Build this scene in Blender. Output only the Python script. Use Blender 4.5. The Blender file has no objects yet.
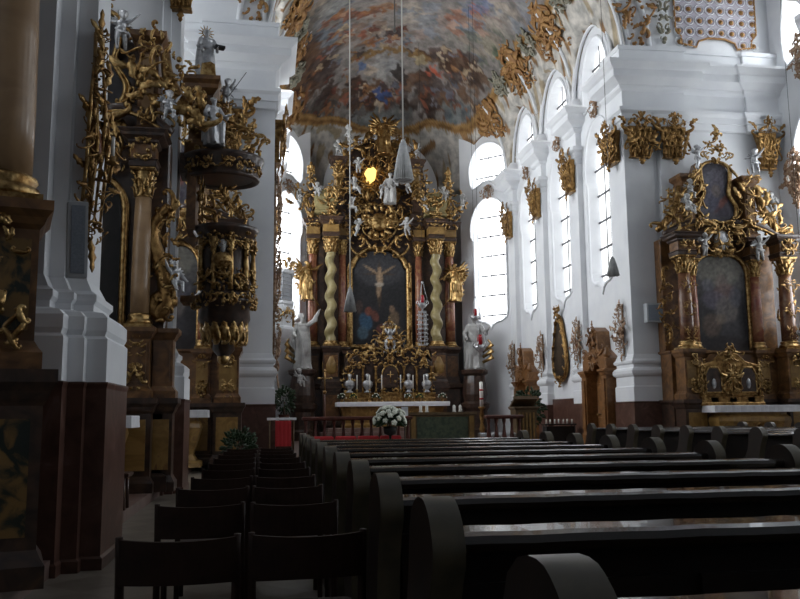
import bpy, bmesh, math, random
from mathutils import Vector as V, Matrix
from mathutils.geometry import tessellate_polygon
PI = math.pi
sc = bpy.context.scene
COL = sc.collection
sin, cos, sqrt = math.sin, math.cos, math.sqrt

# ------------------------------------------------------------------ materials
MATS = {}
def new_mat(name):
    m = bpy.data.materials.new(name); m.use_nodes = True
    nt = m.node_tree; b = nt.nodes['Principled BSDF']
    MATS[name] = m
    return m, nt, b
def mat(name, c1, rough=.5, metal=0., c2=None, scale=4., lo=.4, hi=.6, detail=6., dist=0., bump=0., bscale=None, c3=None, spec=.5, coat=0.):
    m, nt, b = new_mat(name)
    b.inputs['Roughness'].default_value = rough
    b.inputs['Metallic'].default_value = metal
    b.inputs['Specular IOR Level'].default_value = spec
    b.inputs['Coat Weight'].default_value = coat
    tc = nt.nodes.new('ShaderNodeTexCoord')
    if c2 is None:
        b.inputs['Base Color'].default_value = (*c1, 1)
    else:
        n = nt.nodes.new('ShaderNodeTexNoise')
        n.inputs['Scale'].default_value = scale; n.inputs['Detail'].default_value = detail
        n.inputs['Distortion'].default_value = dist
        nt.links.new(tc.outputs['Object'], n.inputs['Vector'])
        r = nt.nodes.new('ShaderNodeValToRGB')
        r.color_ramp.elements[0].position = lo; r.color_ramp.elements[0].color = (*c1, 1)
        r.color_ramp.elements[1].position = hi; r.color_ramp.elements[1].color = (*c2, 1)
        if c3 is not None:
            e = r.color_ramp.elements.new(min(.98, hi + .12)); e.color = (*c3, 1)
        nt.links.new(n.outputs['Fac'], r.inputs['Fac'])
        nt.links.new(r.outputs['Color'], b.inputs['Base Color'])
    if bump:
        n2 = nt.nodes.new('ShaderNodeTexNoise'); n2.inputs['Scale'].default_value = bscale or scale * 3
        n2.inputs['Detail'].default_value = 4
        nt.links.new(tc.outputs['Object'], n2.inputs['Vector'])
        bp = nt.nodes.new('ShaderNodeBump'); bp.inputs['Strength'].default_value = bump; bp.inputs['Distance'].default_value = .02
        nt.links.new(n2.outputs['Fac'], bp.inputs['Height']); nt.links.new(bp.outputs['Normal'], b.inputs['Normal'])
    return m
mat('plaster', (.76, .775, .80), .75, c2=(.81, .825, .84), scale=1.2)
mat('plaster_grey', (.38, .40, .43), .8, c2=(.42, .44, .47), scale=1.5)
mat('red_marble', (.066, .030, .021), .32, c2=(.112, .056, .040), scale=3.5, lo=.35, hi=.6, detail=9, dist=1.2, c3=(.17, .10, .085))
mat('step_marble', (.14, .085, .07), .35, c2=(.20, .14, .12), scale=3, dist=1.)
mat('brown_marble', (.095, .045, .018), .30, c2=(.22, .105, .036), scale=3.2, lo=.38, hi=.64, detail=8, dist=1.8, c3=(.30, .17, .065))
mat('dark_marble', (.030, .020, .016), .28, c2=(.075, .042, .028), scale=4, lo=.35, hi=.62, detail=8, dist=1.5, c3=(.12, .07, .035))
mat('mustard_marble', (.22, .125, .035), .33, c2=(.34, .205, .065), scale=2.6, lo=.38, hi=.6, detail=8, dist=1.6, c3=(.16, .07, .03))
mat('mottled_panel', (.018, .024, .018), .3, c2=(.20, .115, .035), scale=5.5, lo=.45, hi=.56, detail=9, dist=.8)
mat('twist_marble', (.25, .195, .08), .28, c2=(.34, .285, .14), scale=3.2, lo=.35, hi=.65, detail=7, dist=1., c3=(.18, .115, .055))
mat('red_column', (.20, .060, .038), .25, c2=(.30, .135, .065), scale=3.0, lo=.38, hi=.62, detail=8, dist=1.4, c3=(.42, .30, .13))
mat('tan_column', (.27, .165, .085), .28, c2=(.37, .235, .125), scale=2.5, lo=.35, hi=.65, detail=8, dist=1.2)
mat('gold', (.20, .105, .034), .32, 1., c2=(.50, .34, .145), scale=11, lo=.38, hi=.62, bump=.6, bscale=30)
mat('gold_dull', (.16, .082, .027), .38, .9, c2=(.38, .23, .085), scale=9, lo=.38, hi=.62, bump=.6, bscale=26)
mat('gold_rose', (.26, .145, .085), .45, .6, c2=(.46, .33, .22), scale=12, lo=.4, hi=.6, bump=.5, bscale=26)
mat('brown_column', (.105, .042, .024), .26, c2=(.20, .095, .045), scale=3.2, lo=.38, hi=.62, detail=8, dist=1.5, c3=(.28, .17, .075))
mat('stucco_gold', (.27, .13, .045), .55, .25, c2=(.40, .22, .075), scale=5, bump=.3)
mat('stucco_green', (.20, .20, .15), .7, 0, c2=(.30, .27, .20), scale=6)
mat('silver', (.34, .35, .36), .36, .75, c2=(.52, .52, .53), scale=8, bump=.3, bscale=20)
mat('white_statue', (.31, .305, .295), .5, 0, c2=(.45, .445, .43), scale=6)
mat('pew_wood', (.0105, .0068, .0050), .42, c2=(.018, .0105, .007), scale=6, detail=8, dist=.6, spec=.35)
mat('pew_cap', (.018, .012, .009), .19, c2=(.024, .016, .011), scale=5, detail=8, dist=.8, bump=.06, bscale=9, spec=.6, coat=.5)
mat('pew_end', (.048, .040, .025), .42, c2=(.078, .064, .038), scale=7, detail=8)  # paler rim: worn wood plus the light falling on it, put into the colour
mat('chair_wood', (.020, .0095, .0068), .55, c2=(.028, .0135, .009), scale=7, spec=.2)
mat('chair_seat', (.05, .035, .03), .5)
mat('door_wood', (.155, .068, .022), .42, c2=(.26, .120, .040), scale=5, lo=.35, hi=.65, detail=8, dist=1.6)
mat('stool_wood', (.05, .02, .012), .4)
mat('cloth_white', (.72, .72, .74), .85, c2=(.78, .78, .80), scale=8)
mat('cloth_red', (.42, .018, .022), .8)
mat('glass_red', (.30, .008, .012), .18)
mat('speaker_grey', (.40, .42, .44), .5)
mat('speaker_mesh', (.17, .20, .24), .6, c2=(.22, .25, .29), scale=60)
mat('green_stone', (.040, .062, .038), .45, c2=(.085, .105, .060), scale=14, detail=8)
mat('frame_wood', (.11, .07, .03), .42, c2=(.15, .095, .045), scale=7)
mat('rail_wood', (.075, .022, .015), .35, c2=(.11, .035, .024), scale=7)
mat('leaf_green', (.012, .035, .010), .5, c2=(.025, .06, .018), scale=9)
mat('leaf_light', (.05, .10, .03), .5, c2=(.08, .13, .04), scale=9)
mat('petal_white', (.70, .72, .62), .6)
mat('petal_yellow', (.55, .42, .08), .6)
mat('wax', (.76, .74, .68), .45)
mat('black_iron', (.015, .014, .014), .45, .3)
mat('rope', (.62, .60, .55), .8)
mat('rope_dark', (.12, .11, .10), .8)
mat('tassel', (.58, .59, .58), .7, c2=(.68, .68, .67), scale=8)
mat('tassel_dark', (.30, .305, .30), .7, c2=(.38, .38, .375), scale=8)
mat('paper', (.70, .72, .74), .8)
mat('lead', (.10, .10, .11), .5, .4)
mat('terracotta', (.12, .05, .03), .7)
mat('mirror', (.55, .57, .60), .08, 1.)

def floor_mat():
    m, nt, b = new_mat('floor_stone')
    tc = nt.nodes.new('ShaderNodeTexCoord'); mp = nt.nodes.new('ShaderNodeMapping'); mp.inputs['Rotation'].default_value = (0, 0, PI / 4)
    br = nt.nodes.new('ShaderNodeTexChecker'); br.inputs['Scale'].default_value = 2.0
    br.inputs['Color1'].default_value = (.20, .175, .14, 1); br.inputs['Color2'].default_value = (.26, .23, .19, 1)
    ns = nt.nodes.new('ShaderNodeTexNoise'); ns.inputs['Scale'].default_value = 5; ns.inputs['Detail'].default_value = 8
    mx = nt.nodes.new('ShaderNodeMix'); mx.data_type = 'RGBA'; mx.blend_type = 'MULTIPLY'; mx.inputs['Factor'].default_value = .6
    rp = nt.nodes.new('ShaderNodeValToRGB'); rp.color_ramp.elements[0].position = .3; rp.color_ramp.elements[0].color = (.55, .52, .5, 1); rp.color_ramp.elements[1].position = .7
    nt.links.new(tc.outputs['Object'], mp.inputs['Vector']); nt.links.new(mp.outputs['Vector'], br.inputs['Vector'])
    nt.links.new(tc.outputs['Object'], ns.inputs['Vector']); nt.links.new(ns.outputs['Fac'], rp.inputs['Fac'])
    nt.links.new(br.outputs['Color'], mx.inputs['A']); nt.links.new(rp.outputs['Color'], mx.inputs['B'])
    nt.links.new(mx.outputs['Result'], b.inputs['Base Color'])
    b.inputs['Roughness'].default_value = .35
floor_mat()
def pane_mat(name, col, strength):
    m, nt, b = new_mat(name)
    em = nt.nodes.new('ShaderNodeEmission'); em.inputs['Color'].default_value = (*col, 1); em.inputs['Strength'].default_value = strength
    gl = nt.nodes.new('ShaderNodeBsdfGlossy'); gl.inputs['Roughness'].default_value = .15
    ms = nt.nodes.new('ShaderNodeMixShader'); ms.inputs['Fac'].default_value = .06
    nt.links.new(em.outputs[0], ms.inputs[1]); nt.links.new(gl.outputs[0], ms.inputs[2])
    nt.links.new(ms.outputs[0], nt.nodes['Material Output'].inputs['Surface'])
pane_mat('pane_right', (.95, .975, 1.0), 1.8)
pane_mat('pane_apse', (.95, .975, 1.0), 3.6)
pane_mat('pane_left', (.93, .965, 1.0), 8.)
for _k, (_a, _b) in enumerate(((1.5, .15), (3.5, .2), (7., 1.0), (7., 4.5))):
    pane_mat('pane_nave_right_%d' % _k, (.92, .96, 1.0), _a); pane_mat('pane_nave_left_%d' % _k, (.92, .96, 1.0), _b); pane_mat('pane_high_left_%d' % _k, (.92, .96, 1.0), (2., 10., 13., 4.)[_k])
pane_mat('pane_amber', (1.0, .62, .16), 1.7)
pane_mat('flame', (1.0, .72, .35), 3.)
def paint_mat(name, rough=.5, nscale=18., namt=.35, spec=.3):
    m, nt, b = new_mat(name)
    at = nt.nodes.new('ShaderNodeAttribute'); at.attribute_name = 'paint'
    tc = nt.nodes.new('ShaderNodeTexCoord'); ns = nt.nodes.new('ShaderNodeTexNoise'); ns.inputs['Scale'].default_value = nscale; ns.inputs['Detail'].default_value = 5
    nt.links.new(tc.outputs['Object'], ns.inputs['Vector'])
    rp = nt.nodes.new('ShaderNodeValToRGB'); rp.color_ramp.elements[0].position = .35; rp.color_ramp.elements[1].position = .65
    k = 1 - namt; rp.color_ramp.elements[0].color = (k, k, k, 1); rp.color_ramp.elements[1].color = (1 + namt, 1 + namt * .9, 1 + namt * .8, 1)
    nt.links.new(ns.outputs['Fac'], rp.inputs['Fac'])
    mx = nt.nodes.new('ShaderNodeMix'); mx.data_type = 'RGBA'; mx.blend_type = 'MULTIPLY'; mx.inputs['Factor'].default_value = 1; mx.clamp_result = False
    nt.links.new(at.outputs['Color'], mx.inputs['A']); nt.links.new(rp.outputs['Color'], mx.inputs['B'])
    nt.links.new(mx.outputs['Result'], b.inputs['Base Color'])
    b.inputs['Roughness'].default_value = rough; b.inputs['Specular IOR Level'].default_value = spec
paint_mat('canvas', .42, 9., .22)
paint_mat('fresco', .85, 2.6, .30, .1)

# ------------------------------------------------------------------ mesh builder
def frame(o, f):
    """local x right, -y towards the viewer (direction f), z up, at o"""
    f = V((f[0], f[1], 0)).normalized(); x = V((-f.y, f.x, 0)); y = -f
    return Matrix(((x.x, y.x, 0, o[0]), (x.y, y.y, 0, o[1]), (0, 0, 1, o[2]), (0, 0, 0, 1)))
def T(x=0, y=0, z=0): return Matrix.Translation((x, y, z))
def RZ(a): return Matrix.Rotation(a, 4, 'Z')
def RY(a): return Matrix.Rotation(a, 4, 'Y')
def RX(a): return Matrix.Rotation(a, 4, 'X')
def rect(x0, x1, y0, y1): return [(x0, y0), (x1, y0), (x1, y1), (x0, y1)]
def circ(cx, cy, r, n=24, ry=None): return [(cx + r * cos(2 * PI * i / n), cy + (ry or r) * sin(2 * PI * i / n)) for i in range(n)]
def offset_poly(P, d):
    n = len(P); out = []
    for i in range(n):
        a = V(P[i - 1]); b = V(P[i]); c = V(P[(i + 1) % n])
        e1 = (b - a).normalized(); e2 = (c - b).normalized()
        n1 = V((e1.y, -e1.x)); n2 = V((e2.y, -e2.x))
        k = 1 + n1.dot(n2)
        m = (n1 + n2) / max(k, .3)
        out.append((b.x + m.x * d, b.y + m.y * d))
    return out
class MB:
    def __init__(s, o=(0, 0, 0)):
        s.v = []; s.f = []; s.m = []; s.s = []; s.mats = []; s.M = Matrix.Identity(4); s.o = V(o)
    def add(s, vs, fs, mt, smooth=False):
        b = len(s.v)
        for p in vs: s.v.append(s.M @ V(p) - s.o)
        if mt not in s.mats: s.mats.append(mt)
        k = s.mats.index(mt)
        for f in fs:
            s.f.append(tuple(i + b for i in f)); s.m.append(k); s.s.append(smooth)
    def box(s, x0, x1, y0, y1, z0, z1, mt): s.ring(rect(x0, x1, y0, y1), [(0, z0), (0, z1)], mt)
    def ring(s, plan, prof, mt, smooth=False, caps=True):
        n = len(plan); vs = []; fs = []
        for d, z in prof:
            P = offset_poly(plan, d) if d else plan
            vs += [(x, y, z) for x, y in P]
        for k in range(len(prof) - 1):
            for i in range(n):
                j = (i + 1) % n
                fs.append((k * n + i, k * n + j, (k + 1) * n + j, (k + 1) * n + i))
        s.add(vs, fs, mt, smooth)
        if caps:
            s.add(vs[:n], [tuple(range(n - 1, -1, -1))], mt); s.add(vs[-n:], [tuple(range(n))], mt)
    def lathe(s, prof, mt, c=(0, 0, 0), seg=16, fold=None):
        vs = []; fs = []
        for r, z in prof:
            for i in range(seg):
                a = 2 * PI * i / seg; q = r * (fold(a, z) if fold else 1)
                vs.append((c[0] + q * cos(a), c[1] + q * sin(a), c[2] + z))
        for k in range(len(prof) - 1):
            for i in range(seg):
                j = (i + 1) % seg
                fs.append((k * seg + i, k * seg + j, (k + 1) * seg + j, (k + 1) * seg + i))
        fs.append(tuple(range(seg - 1, -1, -1))); b = (len(prof) - 1) * seg; fs.append(tuple(b + i for i in range(seg)))
        s.add(vs, fs, mt, True)
    def tube(s, pts, rad, mt, seg=6, flat=1., up=None, closed=False, smooth=True):
        P = [V(p) for p in pts]; n = len(P)
        R = rad if isinstance(rad, (list, tuple)) else [rad] * n
        vs = []; fs = []; prev = None
        for i in range(n):
            if closed: t = P[(i + 1) % n] - P[i - 1]
            else: t = P[min(i + 1, n - 1)] - P[max(i - 1, 0)]
            if t.length < 1e-9: t = V((0, 0, 1))
            t.normalize()
            if up is not None: a = V(up)
            elif prev is not None: a = prev
            else: a = V((0, 1, 0)) if abs(t.y) < .9 else V((1, 0, 0))
            a = a - t * a.dot(t)
            if a.length < 1e-6: a = t.orthogonal()
            a.normalize(); prev = a; b = t.cross(a)
            for k in range(seg):
                th = 2 * PI * k / seg
                vs.append(P[i] + a * (R[i] * flat * cos(th)) + b * (R[i] * sin(th)))
        m = n if closed else n - 1
        for i in range(m):
            for k in range(seg):
                k2 = (k + 1) % seg; i2 = (i + 1) % n
                fs.append((i * seg + k, i * seg + k2, i2 * seg + k2, i2 * seg + k))
        if not closed:
            fs.append(tuple(range(seg - 1, -1, -1))); fs.append(tuple((n - 1) * seg + k for k in range(seg)))
        s.add(vs, fs, mt, smooth)
    def ball(s, c, r, mt, u=8, v=6):
        if not isinstance(r, (tuple, list)): r = (r, r, r)
        prof = []; vs = [(c[0], c[1], c[2] - r[2])]; fs = []
        for k in range(1, v):
            ph = PI * k / v - PI / 2
            for i in range(u):
                a = 2 * PI * i / u; vs.append((c[0] + r[0] * cos(ph) * cos(a), c[1] + r[1] * cos(ph) * sin(a), c[2] + r[2] * sin(ph)))
        vs.append((c[0], c[1], c[2] + r[2])); L = len(vs) - 1
        for i in range(u):
            j = (i + 1) % u
            fs.append((0, 1 + j, 1 + i)); fs.append((L, L - u + i, L - u + j))
            for k in range(v - 2): fs.append((1 + k * u + i, 1 + k * u + j, 1 + (k + 1) * u + j, 1 + (k + 1) * u + i))
        s.add(vs, fs, mt, True)
    def prism(s, out, y0, y1, mt, bev=0., cap=None, smooth=False):
        """outline in (x, z), counter-clockwise seen from -y; y0 is the front"""
        n = len(out); O = [V(p) for p in out]
        if bev:
            I = [V(p) for p in offset_poly(out, -bev)]
            rings = [(I, y0), (O, y0 + bev), (O, y1)]
        else: rings = [(O, y0), (O, y1)]
        vs = []; fs = []
        for P, y in rings: vs += [(p[0], y, p[1]) for p in P]
        for k in range(len(rings) - 1):
            for i in range(n):
                j = (i + 1) % n
                fs.append((k * n + i, (k + 1) * n + i, (k + 1) * n + j, k * n + j))
        b = (len(rings) - 1) * n; cf = [tuple(range(n)), tuple(b + i for i in range(n - 1, -1, -1))]
        s.add(vs, fs, mt, smooth); s.add(vs, cf, cap or mt)
    # ---- ornament
    def scroll(s, kind, x, z, L, rot, r, y, mt, flip=1, turns=1.15, bulge=.0):
        n = 21; th = 0.; pts = []; px = pz = 0.
        for i in range(n):
            t = -1 + 2 * i / (n - 1)
            pts.append((px, pz))
            k = abs(t) ** 2.2 * turns * 2 * PI * 2.1
            if kind == 'S' and t > 0: k = -k
            k += .9 * (1 if kind == 'C' else 0)
            th += k / n * 1.5
            st = .35 + .65 * (1 - abs(t) ** 1.5)
            px += cos(th) * st; pz += sin(th) * st
        a = V(pts[0]); b = V(pts[-1]); cx = sum(p[0] for p in pts) / n; cz = sum(p[1] for p in pts) / n
        ex = max(p[0] for p in pts) - min(p[0] for p in pts); ez = max(p[1] for p in pts) - min(p[1] for p in pts)
        sca = L / max(ex, ez, 1e-6); d = b - a; base = math.atan2(d.y, d.x)
        out = []; R = []
        for i, (qx, qz) in enumerate(pts):
            qx = (qx - cx) * sca; qz = (qz - cz) * sca
            qx, qz = qx * cos(-base) - qz * sin(-base), qx * sin(-base) + qz * cos(-base)
            qz *= flip
            t = abs(-1 + 2 * i / (n - 1))
            out.append((x + qx * cos(rot) - qz * sin(rot), y - bulge * (1 - t * t), z + qx * sin(rot) + qz * cos(rot)))
            R.append(r * (.45 + .75 * (1 - t)))
        s.tube(out, R, mt, 6, up=(0, 1, 0))
        for q in (out[0], out[-1]): s.ball(q, r * .95, mt, 6, 4)
    def leaf(s, x, z, L, rot, w, y, mt, curl=.3):
        pts = []; R = []
        for i in range(8):
            t = i / 7; a = rot + curl * 2 * (t - .3)
            pts.append((x + L * t * cos(a), y - .35 * w * sin(PI * t) - .15 * L * t * t, z + L * t * sin(a)))
            R.append(max(.004, w * .5 * (sin(PI * (t * .85 + .1)) ** .8) * (1 + .28 * (-1) ** i)))
        s.tube(pts, R, mt, 6, flat=.35, up=(0, 1, 0))
    def rocaille(s, x, z, w, h, n, seed, y, mt, sym=True, shape=None, r=None, depth=.1, balls=True):
        g = random.Random(seed); r0 = r or min(w, h) * .045
        for i in range(n):
            v = (i + .5) / n + g.uniform(-.5, .5) / n
            hw = (shape(v) if shape else sin(PI * min(max(v, .06), .94)) ** .6) * w / 2
            u = g.uniform(.05, 1.) * hw; L = g.uniform(.5, 1.) * min(max(hw, w * .16) * 1.2, h * .45)
            rot = g.uniform(-.9, .9) + (PI / 2 if g.random() < .6 else 0); fl = g.choice((-1, 1)); kd = g.choice('CSC')
            yy = y - g.uniform(0, depth); rr = r0 * g.uniform(.7, 1.3); k = g.random()
            for sg in ((1, -1) if sym else (g.choice((1, -1)),)):
                if k < .58:
                    if sg == 1: s.scroll(kd, x + u, z + v * h, L, rot, rr, yy, mt, fl, bulge=depth * .3)
                    else: s.scroll(kd, x - u, z + v * h, L, PI - rot, rr, yy, mt, -fl, bulge=depth * .3)
                else:
                    a = rot if sg == 1 else PI - rot
                    s.leaf(x + sg * u, z + v * h, L * .9, a, L * .38, yy, mt, .35 * sg)
            if balls and g.random() < .4:
                s.ball((x + g.choice((-1, 1)) * u * .5, yy - .02, z + v * h), rr * 1.6, mt, 7, 5)
    def capital(s, cx, cy, z0, h, r, mt, sq=1.35):
        s.lathe([(r * .96, 0), (r * 1.08, .03 * h), (r * .96, .07 * h), (r * .95, .5 * h), (r * 1.12, .85 * h), (r * 1.2, .9 * h)], mt, (cx, cy, z0), 14)
        M0 = s.M.copy()
        for row, (zz, nn, hh) in enumerate(((.04, 8, .42), (.30, 8, .40))):
            for i in range(nn):
                a = 2 * PI * (i + .5 * row) / nn
                s.M = M0 @ T(cx, cy, z0 + zz * h) @ RZ(a)
                pts = []; R = []
                for k in range(6):
                    t = k / 5; pts.append((0, -r * (.98 + .10 * t + .38 * t ** 4), hh * h * (t - .16 * t ** 5))); R.append(r * .34 * sin(PI * (.12 + .8 * t)) * (1 + .2 * (-1) ** k))
                s.tube(pts, R, mt, 6, flat=.4, up=(0, -1, 0))
        for i in range(4):
            s.M = M0 @ T(cx, cy, z0) @ RZ(PI / 4 + i * PI / 2)
            pts = [(0, -r * (1. + .5 * t), h * (.5 + .36 * t)) for t in (0, .35, .7, 1.)]
            for k in range(9):
                a = k / 8 * 2.6 * PI; q = r * .20 * (1 - k / 11)
                pts.append((0, -r * 1.5 - q * sin(a), h * .80 + q * cos(a)))
            s.tube(pts, [r * .10] * len(pts), mt, 6, up=(1, 0, 0), flat=1.5)
        s.M = M0
        k = r * sq
        s.ring(rect(cx - k, cx + k, cy - k, cy + k), [(-.06 * r, z0 + .90 * h), (.08 * r, z0 + .95 * h), (.08 * r, z0 + h)], mt)
        for a in range(4):
            s.M = M0 @ T(cx, cy, z0 + .93 * h) @ RZ(a * PI / 2); s.ball((0, -k * 1.02, 0), r * .22, mt, 7, 5)
        s.M = M0
    def flat_capital(s, w, h, d, mt, seed=0):
        """pilaster capital, local frame, back at y=0, base z=0"""
        s.ring(rect(-w * .28, w * .28, -d * .4, 0.02), [(.03, 0), (.04, .03 * h), (0, .07 * h), (0, .5 * h), (w * .10, .86 * h), (w * .10, .88 * h)], mt)
        for row, (zz, nn, hh) in enumerate(((.05, 6, .34), (.22, 5, .34), (.40, 6, .32))):
            for i in range(nn):
                x = ((i + .5) / nn - .5) * w * (.72 + .08 * row); pts = []; R = []
                for k in range(6):
                    t = k / 5; pts.append((x * (1 + .14 * t), -d * (.5 + .12 * row + .12 * t + .30 * t ** 4), zz * h + hh * h * (t - .14 * t ** 5))); R.append(w * .065 * sin(PI * (.12 + .8 * t)) * (1 + .25 * (-1) ** k))
                s.tube(pts, R, mt, 5, flat=.5, up=(0, -1, 0))
        for sg in (1, -1):
            s.scroll('C', sg * w * .46, h * .80, h * .34, (.5 if sg == 1 else PI - .5), w * .05, -d * .8, mt, sg)
            s.scroll('S', sg * w * .43, h * .45, h * .45, PI / 2 + sg * .1, w * .035, -d * .6, mt, sg)
            s.leaf(sg * w * .50, h * .92, h * .30, PI / 2 - sg * .5, w * .14, -d * .8, mt, -.3 * sg)
        s.rocaille(0, .08 * h, w * .85, h * .86, 16, seed, -d * .72, mt, r=w * .018, depth=.05, shape=lambda v: .68 + .32 * v)
        s.rocaille(0, .80 * h, w * .45, h * .45, 8, seed + 50, -d * .95, mt, r=w * .025, depth=.05)
        s.leaf(0, 1.0 * h, h * .30, PI / 2, w * .15, -d * .8, mt, 0)
        s.leaf(0, .02 * h, h * .24, -PI / 2, w * .22, -d * .5, mt, 0)
    # ---- link
    def build(s, name, parent=None, loc=None, rz=0.):
        me = bpy.data.meshes.new(name)
        me.from_pydata([tuple(p) for p in s.v], [], s.f)
        for k in s.mats: me.materials.append(MATS[k])
        me.polygons.foreach_set('material_index', s.m); me.polygons.foreach_set('use_smooth', s.s)
        me.update()
        o = bpy.data.objects.new(name, me); COL.objects.link(o)
        if parent is not None: o.parent = parent
        else: o.location = loc if loc is not None else s.o
        o.rotation_euler.z = rz
        return o
def tag(o, label=None, cat=None, group=None, kind=None):
    if label: o['label'] = label
    if cat: o['category'] = cat
    if group: o['group'] = group
    if kind: o['kind'] = kind
    return o
def thing(name, label, cat, loc=(0, 0, 0), rz=0., group=None):
    o = bpy.data.objects.new(name, None); COL.objects.link(o)
    o.location = loc; o.rotation_euler.z = rz; o.empty_display_size = .2
    return tag(o, label, cat, group)
def struct(o): o['kind'] = 'structure'; return o
def copy_tree(o, parent=None):
    c = o.copy(); COL.objects.link(c); c.parent = parent
    for ch in list(KIDS.get(o.name, [])) or [x for x in o.children]: copy_tree(ch, c)
    return c
KIDS = {}
def copy_thing(root, loc, rz, label, group=None, sx=1.):
    c = root.copy(); COL.objects.link(c); c.location = loc; c.rotation_euler.z = rz; c['label'] = label
    if group: c['group'] = group
    for ch in list(root.children):
        a = ch.copy(); COL.objects.link(a); a.parent = c
        for g in list(ch.children):
            b = g.copy(); COL.objects.link(b); b.parent = a
    return c
def ordinal(k): return ['first', 'second', 'third', 'fourth', 'fifth', 'sixth', 'seventh', 'eighth', 'ninth', 'tenth', 'eleventh', 'twelfth', 'thirteenth', 'fourteenth'][k]

# ------------------------------------------------------------------ painted surfaces
def mixc(a, b, t): return tuple(a[i] + (b[i] - a[i]) * t for i in range(3))
def sstep(t): t = min(max(t, 0.), 1.); return t * t * (3 - 2 * t)
def blobpaint(x, y, c, blobs, soft=.35):
    for bx, by, rx, ry, rot, col, al in blobs:
        dx = x - bx; dy = y - by
        if abs(dx) > rx * 2 + ry * 2 or abs(dy) > ry * 2 + rx * 2: continue
        cr = cos(rot); sr = sin(rot)
        d = ((dx * cr + dy * sr) / rx) ** 2 + ((-dx * sr + dy * cr) / ry) ** 2
        if d < 1.6: c = mixc(c, col, al * sstep((1.35 - d) / (2 * soft)))
    return c
def set_paint(o, cols):
    at = o.data.color_attributes.new('paint', 'FLOAT_COLOR', 'POINT')
    at.data.foreach_set('color', [q for c in cols for q in (c[0], c[1], c[2], 1.)])
def canvas(mb_o, M, z0, z1, half, y, bg, blobs, parent, name='canvas', nu=36, nv=56, seed=1):
    """a painted canvas whose half-width at height fraction v is half(v)"""
    g = random.Random(seed); mb = MB(mb_o); mb.M = M
    vs = []; cols = []; fs = []
    for j in range(nv + 1):
        v = j / nv; hw = half(v)
        for i in range(nu + 1):
            u = (i / nu - .5) * 2
            vs.append((u * hw, y, z0 + v * (z1 - z0)))
            c = blobpaint(u * hw, v * (z1 - z0), bg(u, v) if callable(bg) else bg, blobs)
            k = g.uniform(.8, 1.2); cols.append((c[0] * k, c[1] * k, c[2] * k))
    for j in range(nv):
        for i in range(nu):
            a = j * (nu + 1) + i; fs.append((a, a + 1, a + nu + 2, a + nu + 1))
    mb.add(vs, fs, 'canvas', False)
    n = len(vs); back = [(x, yy + .03, z) for x, yy, z in vs]
    per = [i for i in range(nu + 1)] + [j * (nu + 1) + nu for j in range(1, nu + 1 if False else nv + 1)] + [nv * (nu + 1) + i for i in range(nu - 1, -1, -1)] + [j * (nu + 1) for j in range(nv - 1, 0, -1)]
    pv = [vs[i] for i in per] + [back[i] for i in per]; m = len(per)
    mb.add(pv, [(i, m + i, m + (i + 1) % m, (i + 1) % m) for i in range(m)] + [tuple(range(2 * m - 1, m - 1, -1))], 'canvas', False)
    o = mb.build(name, parent)
    set_paint(o, cols + [cols[i] for i in per] * 2)
    return o
def outline_from_half(half, z0, z1, n=28):
    R = [(half(i / n), z0 + (z1 - z0) * i / n) for i in range(n + 1)]
    return R + [(-x, z) for x, z in reversed(R)]
# ------------------------------------------------------------------ the setting
AX = 5.4; YS = 23.0; XL0, XR0 = -4.7, 15.8; YB = -8.0; YA = 39.0
WHITE = 'plaster'
def wall_sheet(O, ux, outline, holes, nrm_out, depth, splay, mtl, name, th=.0):
    """flat wall in (u,z); holes get splayed reveals going outward; returns mesh builder"""
    O = V(O); ux = V(ux).normalized(); no = V(nrm_out).normalized()
    P = lambda u, z, d=0.: O + ux * u + V((0, 0, z)) + no * d
    mb = MB()
    loops = [[V((u, z, 0)) for u, z in outline]] + [[V((u, z, 0)) for u, z in h] for h in holes]
    flat = [p for l in loops for p in l]
    tris = tessellate_polygon(loops)
    mb.add([P(p.x, p.y) for p in flat], [tuple(t) for t in tris], mtl)
    for h in holes:
        cu = sum(p[0] for p in h) / len(h); cz = sum(p[1] for p in h) / len(h)
        n = len(h); vs = [P(u, z) for u, z in h] + [P(cu + (u - cu) * splay, cz + (z - cz) * (1 - (1 - splay) * .35), depth) for u, z in h]
        mb.add(vs, [(i, (i + 1) % n, n + (i + 1) % n, n + i) for i in range(n)], mtl)
        # a raised rim around the opening
        mb.tube([P(u, z, -.01) for u, z in h], .05, mtl, 6, closed=True)
    o = mb.build(name); struct(o); return P
def win_low(cu, w, zb, zk, zt):
    """tall window: ogee sill, kinked shoulders, round head"""
    R = [(0, zb - .30), (.10, zb - .10), (.30, zb + .02), (w * .62, zb + .06), (w * .92, zb + .22), (w, zb + .50), (w, zk - .30), (w * 1.02, zk), (w * 1.16, zk + .22), (w * 1.18, zk + .5)]
    for k in range(1, 9):
        a = k / 8 * PI / 2; R.append((w * 1.18 * cos(a), zk + .5 + (zt - zk - .5) * sin(a)))
    return [(cu + x, z) for x, z in R] + [(cu - x, z) for x, z in reversed(R[1:-1])]
def win_lun(cu, w, zb, zt):
    R = [(0, zb + .30), (w * .3, zb + .26), (w * .6, zb + .08), (w * .85, zb), (w * 1.0, zb + .25)]
    for k in range(0, 9):
        a = k / 8 * PI / 2; R.append((w * 1.05 * cos(a), zb + .85 + (zt - zb - .85) * sin(a)))
    return [(cu + x, z) for x, z in R] + [(cu - x, z) for x, z in reversed(R[1:-1])]
NW = [0]
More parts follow.
